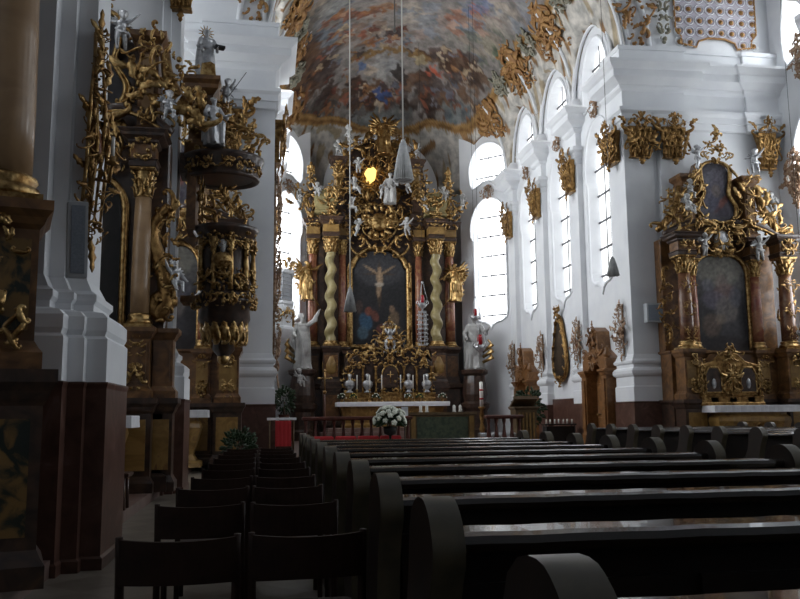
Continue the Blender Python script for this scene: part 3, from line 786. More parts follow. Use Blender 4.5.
(6.09, 38.09, 0.44, 0.21, 0, (0.202, 0.21, 0.206), 0.8),
(4.13, 37.58, 0.47, 0.2, 0, (0.13, 0.132, 0.126), 0.8),
(4.14, 38.01, 0.47, 0.21, 0, (0.202, 0.21, 0.206), 0.8),
(6.27, 37.62, 0.45, 0.2, 0, (0.13, 0.132, 0.126), 0.8),
(4.87, 38.2, 0.48, 0.21, 0, (0.202, 0.21, 0.206), 0.8),
(4.84, 37.89, 0.48, 0.21, 0, (0.164, 0.171, 0.162), 0.8),
(4.88, 38.07, 0.43, 0.21, 0, (0.202, 0.21, 0.206), 0.8),
(8.91, 35.63, 0.47, 0.16, 0, (0.106, 0.132, 0.143), 0.7),
(8.27, 36.41, 0.39, 0.16, 0, (0.15, 0.164, 0.162), 0.7),
(8.62, 36.5, 0.39, 0.16, 0, (0.106, 0.132, 0.143), 0.7),
(8.62, 35.99, 0.39, 0.16, 0, (0.15, 0.164, 0.162), 0.7),
(8.62, 36.62, 0.39, 0.16, 0, (0.106, 0.132, 0.143), 0.7),
(8.53, 36.29, 0.39, 0.16, 0, (0.15, 0.164, 0.162), 0.7),
(8.93, 35.9, 0.38, 0.16, 0, (0.15, 0.164, 0.162), 0.7),
(8.6, 36.26, 0.39, 0.16, 0, (0.15, 0.164, 0.162), 0.7),
(1.86, 36.22, 0.51, 0.24, 0, (0.085, 0.073, 0.064), 0.7),
(1.8, 36.07, 0.51, 0.16, 0, (0.085, 0.073, 0.064), 0.7),
(2.49, 36.76, 0.42, 0.16, 0, (0.125, 0.125, 0.12), 0.7),
(1.87, 36.13, 0.51, 0.16, 0, (0.085, 0.073, 0.064), 0.7),
(2.73, 36.82, 0.42, 0.24, 0, (0.125, 0.125, 0.12), 0.7),
(2.39, 36.61, 0.42, 0.16, 0, (0.125, 0.125, 0.12), 0.7),
(2.78, 36.67, 0.42, 0.24, 0, (0.085, 0.073, 0.064), 0.7),
(1.69, 35.72, 0.51, 0.16, 0, (0.125, 0.125, 0.12), 0.7),
(8.84, 33.96, 0.14, 0.13, 0.18, (0.063, 0.046, 0.044), 0.85),
(5.3, 33.12, 0.16, 0.17, 0.97, (0.063, 0.046, 0.044), 0.85),
(5.28, 36.41, 0.18, 0.17, -1.13, (0.063, 0.046, 0.044), 0.85),
(2.63, 35.05, 0.17, 0.14, 0.14, (0.13, 0.05, 0.035), 0.85),
(7.43, 33.58, 0.14, 0.1, -1.15, (0.13, 0.05, 0.035), 0.85),
(3.8, 34.67, 0.18, 0.19, -0.91, (0.13, 0.05, 0.035), 0.85),
(8.78, 33.29, 0.2, 0.19, -0.16, (0.427, 0.341, 0.246), 0.85),
(7.26, 36.83, 0.13, 0.12, -0.14, (0.245, 0.091, 0.056), 0.85),
(5.41, 36.97, 0.12, 0.15, -0.69, (0.263, 0.21, 0.169), 0.85),
(4.52, 36.46, 0.12, 0.13, 0.89, (0.273, 0.144, 0.068), 0.85),
(8.12, 33.13, 0.16, 0.17, 0.8, (0.164, 0.069, 0.04), 0.85),
(2.45, 32.3, 0.27, 0.18, -0.85, (0.112, 0.12, 0.143), 0.85),
(3.25, 35.24, 0.14, 0.12, -0.68, (0.164, 0.069, 0.04), 0.85),
(2.09, 33.91, 0.21, 0.17, 0.19, (0.378, 0.29, 0.191), 0.85),
(7.49, 34.22, 0.11, 0.09, -0.19, (0.063, 0.046, 0.044), 0.85),
(6.02, 37.12, 0.11, 0.12, 0.26, (0.263, 0.21, 0.169), 0.85),
(1.19, 32.9, 0.27, 0.15, -1.09, (0.273, 0.144, 0.068), 0.85),
(1.95, 34.13, 0.17, 0.14, 0.67, (0.227, 0.102, 0.049), 0.85),
(7.51, 33.84, 0.11, 0.18, -0.05, (0.063, 0.046, 0.044), 0.85),
(8.62, 33.9, 0.13, 0.13, -1.17, (0.378, 0.29, 0.191), 0.85),
(5.23, 36.86, 0.13, 0.14, 0.52, (0.427, 0.341, 0.246), 0.85),
(8.68, 32.49, 0.2, 0.1, 0.71, (0.112, 0.12, 0.143), 0.85),
(4.28, 36.81, 0.19, 0.19, 0.9, (0.13, 0.05, 0.035), 0.85),
(3.82, 34.78, 0.16, 0.14, -0.36, (0.227, 0.102, 0.049), 0.85),
(4.09, 36.82, 0.2, 0.1, -1.01, (0.263, 0.21, 0.169), 0.85),
(1.23, 31.81, 0.22, 0.2, 0.72, (0.245, 0.091, 0.056), 0.85),
(2.56, 32.2, 0.29, 0.18, 0.49, (0.13, 0.05, 0.035), 0.85),
(5.94, 37.03, 0.08, 0.11, 0.09, (0.245, 0.091, 0.056), 0.85),
(8.45, 34.37, 0.18, 0.12, 0.05, (0.063, 0.046, 0.044), 0.85),
(2.95, 32.9, 0.21, 0.24, -0.52, (0.164, 0.069, 0.04), 0.85),
(7.84, 34.53, 0.2, 0.11, 0.98, (0.378, 0.29, 0.191), 0.85),
(4.76, 36.65, 0.18, 0.1, -0.31, (0.427, 0.341, 0.246), 0.85),
(5.04, 33.45, 0.11, 0.26, -0.17, (0.164, 0.069, 0.04), 0.85),
(2.56, 33.28, 0.25, 0.18, -1.07, (0.178, 0.171, 0.191), 0.85),
(4.38, 33.72, 0.1, 0.19, 0.08, (0.227, 0.102, 0.049), 0.85),
(9.06, 35.78, 0.1, 0.11, 0.75, (0.227, 0.102, 0.049), 0.85),
(4.9, 32.88, 0.1, 0.13, 0.15, (0.13, 0.05, 0.035), 0.85),
(4.04, 36.31, 0.11, 0.13, -0.11, (0.13, 0.05, 0.035), 0.85),
(1.64, 35.0, 0.27, 0.16, -1.2, (0.227, 0.102, 0.049), 0.85),
(5.18, 36.3, 0.17, 0.12, -0.5, (0.178, 0.171, 0.191), 0.85),
(4.52, 33.27, 0.16, 0.19, -0.38, (0.263, 0.21, 0.169), 0.85),
(7.89, 34.62, 0.14, 0.12, -1.18, (0.245, 0.091, 0.056), 0.85),
(2.93, 31.89, 0.22, 0.25, -0.63, (0.378, 0.29, 0.191), 0.85),
(0.72, 32.83, 0.4, 0.16, 0.17, (0.378, 0.29, 0.191), 0.85),
(7.62, 36.45, 0.12, 0.09, -0.11, (0.178, 0.171, 0.191), 0.85),
(2.69, 32.98, 0.22, 0.25, 0.48, (0.13, 0.05, 0.035), 0.85),
(3.84, 35.22, 0.12, 0.1, -0.77, (0.263, 0.21, 0.169), 0.85),
(5.05, 33.16, 0.17, 0.23, 0.45, (0.063, 0.046, 0.044), 0.85),
(4.0, 37.62, 0.11, 0.13, -0.36, (0.063, 0.046, 0.044), 0.85),
(3.85, 36.81, 0.13, 0.1, 0.6, (0.063, 0.046, 0.044), 0.85),
(5.7, 36.57, 0.09, 0.13, 0.57, (0.164, 0.069, 0.04), 0.85),
(7.58, 34.13, 0.17, 0.14, 1.11, (0.378, 0.29, 0.191), 0.85),
(5.47, 32.79, 0.16, 0.24, 1.18, (0.13, 0.05, 0.035), 0.85),
(2.74, 32.19, 0.11, 0.24, 0.39, (0.273, 0.144, 0.068), 0.85),
(4.76, 37.26, 0.16, 0.11, 0.35, (0.063, 0.046, 0.044), 0.85),
(8.24, 34.96, 0.13, 0.14, 0.92, (0.112, 0.12, 0.143), 0.85),
(7.11, 36.44, 0.13, 0.18, 0.36, (0.164, 0.069, 0.04), 0.85),
(7.57, 35.8, 0.15, 0.11, 0.6, (0.263, 0.21, 0.169), 0.85),
(2.87, 35.9, 0.23, 0.09, 0.7, (0.13, 0.05, 0.035), 0.85),
(4.81, 36.68, 0.17, 0.1, 0.99, (0.427, 0.341, 0.246), 0.85),
(5.2, 33.56, 0.1, 0.15, 0.42, (0.13, 0.05, 0.035), 0.85),
(2.77, 32.89, 0.09, 0.2, -0.03, (0.245, 0.091, 0.056), 0.85),
(3.9, 32.53, 0.12, 0.17, -0.48, (0.178, 0.171, 0.191), 0.85),
(5.45, 33.26, 0.09, 0.16, -0.15, (0.263, 0.21, 0.169), 0.85),
(5.44, 37.27, 0.15, 0.13, 0.62, (0.164, 0.069, 0.04), 0.85),
(6.04, 36.19, 0.08, 0.15, -0.85, (0.13, 0.05, 0.035), 0.85),
(7.93, 33.4, 0.13, 0.15, -0.99, (0.063, 0.046, 0.044), 0.85),
(2.45, 31.4, 0.17, 0.21, 0.96, (0.164, 0.069, 0.04), 0.85),
(0.85, 33.83, 0.32, 0.12, 0.8, (0.164, 0.069, 0.04), 0.85),
(7.38, 33.76, 0.11, 0.25, 0.0, (0.427, 0.341, 0.246), 0.85),
(7.21, 36.23, 0.13, 0.13, -1.05, (0.164, 0.069, 0.04), 0.85),
(6.01, 36.61, 0.09, 0.07, 0.3, (0.245, 0.091, 0.056), 0.85),
(2.86, 32.91, 0.22, 0.24, 0.81, (0.378, 0.29, 0.191), 0.85),
(5.75, 36.89, 0.13, 0.09, -0.98, (0.164, 0.069, 0.04), 0.85),
(3.26, 32.62, 0.22, 0.26, 0.25, (0.427, 0.341, 0.246), 0.85),
(8.53, 36.02, 0.16, 0.06, -0.08, (0.063, 0.046, 0.044), 0.85),
(2.53, 33.76, 0.13, 0.17, 0.59, (0.263, 0.21, 0.169), 0.85),
(3.57, 34.09, 0.2, 0.11, 0.77, (0.273, 0.144, 0.068), 0.85),
(5.65, 33.22, 0.08, 0.19, 0.72, (0.273, 0.144, 0.068), 0.85),
(0.72, 31.86, 0.2, 0.17, -0.91, (0.112, 0.12, 0.143), 0.85),
(4.75, 33.81, 0.16, 0.17, -0.28, (0.112, 0.12, 0.143), 0.85),
(4.47, 36.85, 0.11, 0.17, -0.43, (0.13, 0.05, 0.035), 0.85),
(5.41, 37.03, 0.09, 0.08, 0.45, (0.164, 0.069, 0.04), 0.85),
(4.91, 33.98, 0.11, 0.2, 0.27, (0.378, 0.29, 0.191), 0.85),
(5.65, 36.45, 0.14, 0.15, -0.09, (0.178, 0.171, 0.191), 0.85),
(6.02, 37.15, 0.09, 0.17, 0.31, (0.13, 0.05, 0.035), 0.85),
(1.45, 34.15, 0.24, 0.17, -0.21, (0.063, 0.046, 0.044), 0.85),
(4.22, 32.91, 0.13, 0.17, 1.1, (0.263, 0.21, 0.169), 0.85),
(6.08, 36.25, 0.2, 0.11, -0.58, (0.227, 0.102, 0.049), 0.85),
(4.28, 36.45, 0.17, 0.11, 0.88, (0.427, 0.341, 0.246), 0.85),
(2.66, 36.22, 0.13, 0.09, -1.15, (0.13, 0.05, 0.035), 0.85),
(5.66, 36.6, 0.1, 0.13, 0.54, (0.245, 0.091, 0.056), 0.85),
(3.88, 32.93, 0.18, 0.24, -0.17, (0.245, 0.091, 0.056), 0.85),
(8.41, 34.17, 0.21, 0.14, -0.61, (0.178, 0.171, 0.191), 0.85),
(7.91, 33.45, 0.16, 0.19, 0.98, (0.178, 0.171, 0.191), 0.85),
(5.54, 36.6, 0.15, 0.16, 0.21, (0.227, 0.102, 0.049), 0.85),
(5.81, 36.44, 0.16, 0.2, -1.11, (0.112, 0.12, 0.143), 0.85),
(0.98, 34.51, 0.27, 0.09, 0.31, (0.245, 0.091, 0.056), 0.85),
(5.39, 33.0, 0.17, 0.25, -0.87, (0.063, 0.046, 0.044), 0.85),
(7.03, 36.71, 0.09, 0.06, -0.92, (0.245, 0.091, 0.056), 0.85),
(8.2, 34.11, 0.19, 0.06, -0.66, (0.263, 0.21, 0.169), 0.85),
(4.38, 36.98, 0.16, 0.09, 0.81, (0.273, 0.144, 0.068), 0.85),
(9.06, 35.19, 0.17, 0.08, -0.96, (0.427, 0.341, 0.246), 0.85),
(2.78, 32.92, 0.14, 0.12, 1.1, (0.227, 0.102, 0.049), 0.85),
(5.58, 36.87, 0.14, 0.13, -0.74, (0.263, 0.21, 0.169), 0.85),
(7.4, 37.0, 0.1, 0.1, 0.3, (0.13, 0.05, 0.035), 0.85),
(3.11, 37.0, 0.11, 0.11, -0.43, (0.164, 0.069, 0.04), 0.85),
(2.77, 34.24, 0.17, 0.11, -0.53, (0.112, 0.12, 0.143), 0.85),
(1.98, 36.48, 0.15, 0.1, -0.39, (0.13, 0.05, 0.035), 0.85),
(4.53, 33.86, 0.08, 0.12, 0.52, (0.178, 0.171, 0.191), 0.85),
(5.46, 36.85, 0.14, 0.08, -0.73, (0.273, 0.144, 0.068), 0.85),
(2.12, 33.35, 0.21, 0.14, 0.39, (0.245, 0.091, 0.056), 0.85),
(4.25, 36.9, 0.08, 0.08, -0.31, (0.112, 0.12, 0.143), 0.85),
(8.25, 35.58, 0.23, 0.08, 1.17, (0.13, 0.05, 0.035), 0.85),
(8.62, 35.9, 0.15, 0.11, 0.7, (0.164, 0.069, 0.04), 0.85),
(1.58, 36.01, 0.14, 0.07, -1.16, (0.227, 0.102, 0.049), 0.85),
(6.07, 36.49, 0.11, 0.18, -1.01, (0.245, 0.091, 0.056), 0.85),
(2.72, 33.8, 0.17, 0.13, 0.24, (0.378, 0.29, 0.191), 0.85),
(3.26, 32.51, 0.16, 0.32, -0.25, (0.245, 0.091, 0.056), 0.85),
(5.38, 33.38, 0.1, 0.26, -0.82, (0.273, 0.144, 0.068), 0.85),
(1.28, 31.8, 0.2, 0.18, 0.92, (0.063, 0.046, 0.044), 0.85),
(2.22, 36.6, 0.25, 0.12, -0.62, (0.273, 0.144, 0.068), 0.85),
(5.23, 36.26, 0.14, 0.15, 0.75, (0.13, 0.05, 0.035), 0.85),
(4.6, 33.5, 0.14, 0.23, 0.59, (0.227, 0.102, 0.049), 0.85),
(4.8, 32.82, 0.11, 0.12, 0.78, (0.112, 0.12, 0.143), 0.85),
(4.29, 32.94, 0.15, 0.11, 0.12, (0.427, 0.341, 0.246), 0.85),
(1.68, 35.63, 0.2, 0.06, -0.53, (0.245, 0.091, 0.056), 0.85),
(5.18, 37.35, 0.19, 0.11, -0.83, (0.164, 0.069, 0.04), 0.85),
(3.13, 32.48, 0.19, 0.14, -0.03, (0.063, 0.046, 0.044), 0.85),
(5.71, 37.23, 0.13, 0.11, -0.55, (0.227, 0.102, 0.049), 0.85),
(3.44, 35.67, 0.09, 0.15, -0.84, (0.273, 0.144, 0.068), 0.85),
(4.3, 37.35, 0.15, 0.12, -0.58, (0.273, 0.144, 0.068), 0.85),
(6.12, 34.1, 0.13, 0.12, 0.36, (0.063, 0.046, 0.044), 0.85),
(1.12, 34.34, 0.22, 0.1, 0.9, (0.13, 0.05, 0.035), 0.85),
(8.12, 35.67, 0.16, 0.19, 0.85, (0.112, 0.12, 0.143), 0.85),
(8.15, 34.17, 0.13, 0.16, 0.68, (0.273, 0.144, 0.068), 0.85),
(7.41, 34.98, 0.11, 0.19, 0.99, (0.164, 0.069, 0.04), 0.85),
(4.56, 33.24, 0.15, 0.09, 0.9, (0.063, 0.046, 0.044), 0.85),
(4.11, 33.68, 0.14, 0.16, 1.02, (0.273, 0.144, 0.068), 0.85),
(3.03, 34.34, 0.23, 0.12, -1.09, (0.112, 0.12, 0.143), 0.85),
(5.16, 36.84, 0.19, 0.12, -1.19, (0.245, 0.091, 0.056), 0.85),
(7.41, 36.01, 0.11, 0.17, -0.3, (0.13, 0.05, 0.035), 0.85),
(5.02, 36.7, 0.17, 0.16, -0.01, (0.178, 0.171, 0.191), 0.85),
(8.74, 34.31, 0.19, 0.11, 1.2, (0.263, 0.21, 0.169), 0.85),
(5.82, 36.77, 0.16, 0.07, 0.78, (0.263, 0.21, 0.169), 0.85),
(4.8, 33.61, 0.1, 0.09, -0.98, (0.112, 0.12, 0.143), 0.85),
(4.11, 37.03, 0.2, 0.17, -0.88, (0.063, 0.046, 0.044), 0.85),
(3.48, 36.69, 0.22, 0.19, -0.17, (0.245, 0.091, 0.056), 0.85),
(4.39, 36.92, 0.17, 0.09, 1.04, (0.178, 0.171, 0.191), 0.85),
(2.61, 36.65, 0.21, 0.13, 0.9, (0.227, 0.102, 0.049), 0.85),
(5.38, 36.7, 0.14, 0.14, -0.98, (0.245, 0.091, 0.056), 0.85),
(6.19, 36.54, 0.16, 0.09, 0.59, (0.112, 0.12, 0.143), 0.85),
(4.71, 36.54, 0.16, 0.14, -0.83, (0.273, 0.144, 0.068), 0.85),
(7.57, 35.8, 0.18, 0.11, 0.72, (0.112, 0.12, 0.143), 0.85),
(7.54, 33.32, 0.08, 0.23, 0.88, (0.378, 0.29, 0.191), 0.85),
(4.28, 32.65, 0.15, 0.26, -0.71, (0.13, 0.05, 0.035), 0.85),
(5.47, 33.52, 0.11, 0.11, 0.56, (0.13, 0.05, 0.035), 0.85),
(2.76, 33.06, 0.15, 0.14, -0.68, (0.227, 0.102, 0.049), 0.85),
(8.41, 34.14, 0.14, 0.18, 0.67, (0.273, 0.144, 0.068), 0.85),
(4.35, 36.8, 0.14, 0.12, -0.43, (0.273, 0.144, 0.068), 0.85),
(5.17, 37.41, 0.18, 0.19, 0.23, (0.427, 0.341, 0.246), 0.85),
(5.84, 33.59, 0.13, 0.19, 0.28, (0.112, 0.12, 0.143), 0.85),
(0.91, 33.32, 0.41, 0.13, 1.15, (0.273, 0.144, 0.068), 0.85),
(6.0, 33.58, 0.1, 0.11, 0.93, (0.227, 0.102, 0.049), 0.85),
(4.42, 33.66, 0.18, 0.24, -0.51, (0.227, 0.102, 0.049), 0.85),
(0.65, 30.52, 0.4, 0.22, 1.0, (0.178, 0.171, 0.191), 0.85),
(4.84, 32.79, 0.13, 0.22, 1.0, (0.427, 0.341, 0.246), 0.85),
(4.07, 36.61, 0.19, 0.12, 0.26, (0.063, 0.046, 0.044), 0.85),
(4.67, 37.2, 0.12, 0.06, -0.58, (0.164, 0.069, 0.04), 0.85),
(2.8, 36.79, 0.18, 0.1, -0.52, (0.273, 0.144, 0.068), 0.85),
(2.22, 30.57, 0.35, 0.25, -0.2, (0.21, 0.091, 0.053), 0.85),
(2.54, 30.58, 0.28, 0.25, -0.2, (0.21, 0.091, 0.053), 0.85),
(2.68, 30.4, 0.28, 0.2, -0.2, (0.245, 0.12, 0.06), 0.85),
(2.75, 30.74, 0.28, 0.2, -0.2, (0.21, 0.091, 0.053), 0.85),
(3.07, 31.04, 0.28, 0.25, -0.2, (0.21, 0.091, 0.053), 0.85),
(2.96, 30.5, 0.28, 0.2, -0.2, (0.302, 0.179, 0.115), 0.85),
(3.09, 30.95, 0.28, 0.25, -0.2, (0.171, 0.082, 0.056), 0.85),
(3.41, 31.25, 0.28, 0.25, -0.2, (0.171, 0.082, 0.056), 0.85),
(3.48, 31.19, 0.23, 0.2, -0.2, (0.171, 0.082, 0.056), 0.85),
(3.8, 31.29, 0.23, 0.25, -0.2, (0.21, 0.091, 0.053), 0.85),
(3.73, 31.12, 0.23, 0.2, -0.2, (0.21, 0.091, 0.053), 0.85),
(4.01, 31.05, 0.23, 0.25, -0.2, (0.245, 0.12, 0.06), 0.85),
(3.91, 31.26, 0.23, 0.25, -0.2, (0.245, 0.12, 0.06), 0.85),
(4.12, 31.33, 0.23, 0.25, -0.2, (0.171, 0.082, 0.056), 0.85),
(4.45, 30.86, 0.23, 0.25, -0.2, (0.302, 0.179, 0.115), 0.85),
(4.39, 31.06, 0.2, 0.2, -0.2, (0.171, 0.082, 0.056), 0.85),
(4.5, 31.11, 0.2, 0.2, -0.2, (0.245, 0.12, 0.06), 0.85),
(4.88, 30.87, 0.2, 0.2, -0.2, (0.245, 0.12, 0.06), 0.85),
(7.95, 29.95, 0.24, 0.17, -0.25, (0.235, 0.12, 0.085), 0.85),
(7.49, 30.47, 0.25, 0.17, 0.3, (0.333, 0.226, 0.176), 0.85),
(7.68, 30.92, 0.25, 0.23, -0.15, (0.333, 0.226, 0.176), 0.85),
(8.38, 30.82, 0.25, 0.23, -0.34, (0.333, 0.226, 0.176), 0.85),
(7.25, 31.01, 0.25, 0.23, 0.27, (0.293, 0.164, 0.12), 0.85),
(7.54, 31.77, 0.26, 0.23, 0.12, (0.293, 0.164, 0.12), 0.85),
(7.36, 30.93, 0.25, 0.23, 0.14, (0.235, 0.12, 0.085), 0.85),
(8.19, 30.48, 0.31, 0.17, -0.23, (0.235, 0.12, 0.085), 0.85),
(7.64, 31.77, 0.25, 0.23, -0.06, (0.293, 0.164, 0.12), 0.85),
(8.15, 29.95, 0.24, 0.17, 0.27, (0.333, 0.226, 0.176), 0.85),
(7.77, 30.63, 0.21, 0.23, 0.42, (0.333, 0.226, 0.176), 0.85),
(7.48, 30.5, 0.25, 0.23, 0.21, (0.293, 0.164, 0.12), 0.85),
(7.44, 30.47, 0.21, 0.23, -0.12, (0.293, 0.164, 0.12), 0.85),
(7.42, 31.46, 0.25, 0.23, -0.44, (0.333, 0.226, 0.176), 0.85),
(7.66, 30.01, 0.24, 0.23, 0.3, (0.15, 0.171, 0.254), 0.8),
(8.01, 29.28, 0.24, 0.17, 0.3, (0.427, 0.144, 0.094), 0.8),
(7.68, 29.93, 0.24, 0.17, 0.3, (0.15, 0.171, 0.254), 0.8),
(7.86, 29.64, 0.24, 0.17, 0.3, (0.427, 0.144, 0.094), 0.8),
(8.16, 29.08, 0.24, 0.23, 0.3, (0.164, 0.185, 0.272), 0.8),
(8.06, 28.69, 0.24, 0.23, 0.3, (0.15, 0.171, 0.254), 0.8),
(7.83, 29.56, 0.24, 0.17, 0.3, (0.164, 0.185, 0.272), 0.8),
(8.06, 29.42, 0.24, 0.17, 0.3, (0.15, 0.171, 0.254), 0.8),
(5.18, 36.84, 0.33, 0.2, 0, (0.059, 0.087, 0.206), 0.95),
(5.39, 37.0, 0.28, 0.18, 0, (0.063, 0.091, 0.191), 0.95),
(4.1, 35.18, 0.22, 0.21, 0, (0.101, 0.137, 0.229), 0.95),
(7.38, 34.95, 0.33, 0.24, 0, (0.356, 0.091, 0.053), 0.95),
(5.8, 35.61, 0.28, 0.36, 0, (0.038, 0.031, 0.029), 0.95),
(6.12, 35.89, 0.23, 0.3, 0, (0.045, 0.036, 0.032), 0.95),
(4.59, 35.5, 0.25, 0.31, 0, (0.378, 0.31, 0.246), 0.95),
(6.63, 34.6, 0.37, 0.24, 0, (0.323, 0.262, 0.162), 0.95),
(9.51, 31.15, 0.62, 0.35, 0, (0.101, 0.125, 0.085), 0.95),
(9.78, 31.09, 0.31, 0.24, 0, (0.071, 0.102, 0.08), 0.95),
]
def poly_dist(x, y):
    ins = False; d = 9.; n = len(FPOLY)
    for i in range(n):
        (x1, y1), (x2, y2) = FPOLY[i], FPOLY[(i + 1) % n]
        if (y1 > y) != (y2 > y) and x < (x2 - x1) * (y - y1) / (y2 - y1) + x1: ins = not ins
        dx = x2 - x1; dy = y2 - y1; t = min(1, max(0, ((x - x1) * dx + (y - y1) * dy) / (dx * dx + dy * dy + 1e-9)))
        d = min(d, sqrt((x - x1 - t * dx) ** 2 + (y - y1 - t * dy) ** 2))
    return d if ins else -d
def fresco(x, y):
    d = poly_dist(x, y)
    if d > .12:
        c = (.22, .20, .185)
        c = blobpaint(x + .09 * sin(9 * y + 2 * sin(5 * x)) + .05 * sin(17 * y), y + .14 * sin(8 * x + 2 * sin(6 * y)) + .07 * sin(19 * x), c, FB)
        k = g.uniform(.92, 1.08); c = (c[0] * k, c[1] * k, c[2] * k)
    elif d > -.16:
        c = mixc((.20, .105, .04), (.36, .22, .09), .5 + .5 * sin(d * 34))
    else:
        n = sin(x * 4.1 + 2.2 * sin(y * 2.6)) * sin(y * 4.3 + 1.7 * sin(x * 3.3)); c = STUC
        if n > .62: c = (.36, .30, .21)
        elif n < -.70: c = (.27, .16, .08)
        elif n < -.6: c = (.42, .41, .36)
    return c
for j in range(ny + 1):
    y = YS - .15 + (YA - YS + .15) * j / ny
    for i in range(nx + 1):
        x = -.02 + 10.84 * (.5 - .5 * cos(PI * i / nx) if False else i / nx)
        vs.append((x, y, vault_z(x, y))); vcol.append(fresco(x, y))
for j in range(ny):
    for i in range(nx):
        a = j * (nx + 1) + i; fs.append((a, a + nx + 1, a + nx + 2, a + 1))
mb = MB(); mb.add(vs, fs, 'fresco', True)
o = struct(mb.build('ceiling_chancel')); set_paint(o, vcol)

# shoulder walls with the chancel arch
A = [(XL0, 0), (0, 0), (0, 12.0)] + [(AX - 5.4 * cos(PI * k / 28), 12.0 + 5.55 * sin(PI * k / 28)) for k in range(1, 28)] + [(10.8, 12.0), (10.8, 0), (XR0, 0), (XR0, 18.6), (XL0, 18.6)]
wall_sheet((0, YS, 0), (1, 0, 0), A, [], (0, 1, 0), 0, 1, WHITE, 'wall_chancel_arch')
mb = MB()
for rr, yy, tr in ((5.62, YS - .02, .09), (5.42, YS - .05, .06), (6.3, YS - .02, .10)):
    mb.tube([(AX - rr * cos(PI * k / 48), yy, 12.1 + (rr + .15) * sin(PI * k / 48)) for k in range(0, 49)], tr, WHITE, 6)
mb.build('trim_1')['kind'] = 'structure'
# ribs beside the window cells
mb = MB()
for c in (27.05, 30.75, 34.55):
    for sg in (1, -1):
        pts = []
        for k in range(8):
            x = .12 + k * .17; xx = 10.8 - x if sg == 1 else x
            yy = c + (.0 if k < 3 else .05 * (k - 3) ** 1.1 * .3)
            pts.append((xx, c, vault_z(xx, c) - .05))
        mb.tube(pts, .075, WHITE, 6)
for c, w in LUN[:3]:
    for sg in (1, -1):
        for off in (0, .22):
            pts = [((10.8 - .1) if sg == 1 else .1, c + (w + off * .5) * cos(PI * k / 20), 12.0 + (2.30 + off) * sin(PI * k / 20)) for k in range(21)]
            mb.tube(pts, .06, WHITE, 6)
struct(mb.build('trim_2'))

# floors
mb = MB(); mb.box(XL0 - .5, XR0 + .5, YB - .5, YA, -.2, 0, 'floor_stone'); struct(mb.build('floor'))
mb = MB(); mb.box(XL0, -1.80, 5.4, YS, 0, .15, 'step_marble'); struct(mb.build('floor_side_chapels'))
mb = MB(); mb.box(12.6, XR0, 8, YS, 0, .15, 'step_marble'); struct(mb.build('floor_right_chapels'))
mb = MB()
mb.ring([(-.2, 20.4), (11.0, 20.4), (11.0, YA), (-.2, YA)], [(0, 0), (0, .12), (-.3, .12), (-.3, .235), (-.6, .235), (-.6, .35)], 'step_marble')
struct(mb.build('floor_chancel'))

# nave shell
def nave_holes(): return [(c, win_low(c, 1.0, 3.8, 8.0, 10.4), win_lun(c, 1.2, 11.9, 15.0)) for c in (-4.5, 3.9, 12.2, 21.1)]
for side, X, no in (('nave_right', XR0, (1, 0, 0)), ('nave_left', XL0, (-1, 0, 0))):
    H = nave_holes(); holes = [h for c, a, b in H for h in (a, b)]
    P = wall_sheet((X, 0, 0), (0, 1, 0), [(YB, 0), (YS, 0), (YS, 18.6), (YB, 18.6)], holes, no, .6, .9, WHITE, 'wall_' + side)
    for q, h in enumerate(holes): glaze(P, h, .6, .9, 'pane_%s_%d' % ('high_left' if side == 'nave_left' and q % 2 else side, q // 2), bars=(side == 'nave_right'))
mb = MB(); mb.add([(XL0, YB, 0), (XR0, YB, 0), (XR0, YB, 18.6), (XL0, YB, 18.6)], [(0, 1, 2, 3)], 'plaster_grey'); struct(mb.build('wall_back'))
mb = MB(); mb.add([(XL0, YB, 18.5), (XR0, YB, 18.5), (XR0, YS, 18.5), (XL0, YS, 18.5)], [(0, 1, 2, 3)], 'plaster_grey'); struct(mb.build('ceiling'))

# ---- pilasters, entablatures, wall pillars (structure)
PLINTH = [(.08, 1.68), (.08, 2.10), (.05, 2.14), (.05, 2.40), (.10, 2.44), (.13, 2.50), (.13, 2.58), (.09, 2.64), (.03, 2.68), (.03, 2.76), (.09, 2.80), (.10, 2.86), (.05, 2.92), (.0, 3.06)]
DADO = [(.13, 0), (.13, .10), (.10, .12), (.10, 1.62), (.12, 1.66), (.12, 1.68)]
ENT = [(0, 9.95), (.03, 9.97), (.03, 10.16), (.08, 10.18), (.08, 10.36), (.16, 10.44), (.16, 10.54), (.0, 10.60), (.0, 11.08), (.10, 11.14), (.14, 11.20), (.14, 11.24), (.36, 11.36), (.42, 11.40), (.42, 11.62), (.48, 11.66), (.60, 11.80), (.60, 11.88), (.06, 12.10), (.06, 12.38), (.10, 12.40), (.10, 12.52), (0, 12.54)]
def pier(name, plan, z1, ent=True, dz=0., dado=True):
    mb = MB()
    if dado: mb.ring(plan, [(a, z) if z > 0 else (a, 0) for a, z in DADO], 'red_marble')
    mb.ring(plan, [(a, z) for a, z in PLINTH] + [(0, z1)], WHITE)
    if ent: mb.ring(plan, ENT, WHITE)
    return struct(mb.build(name))
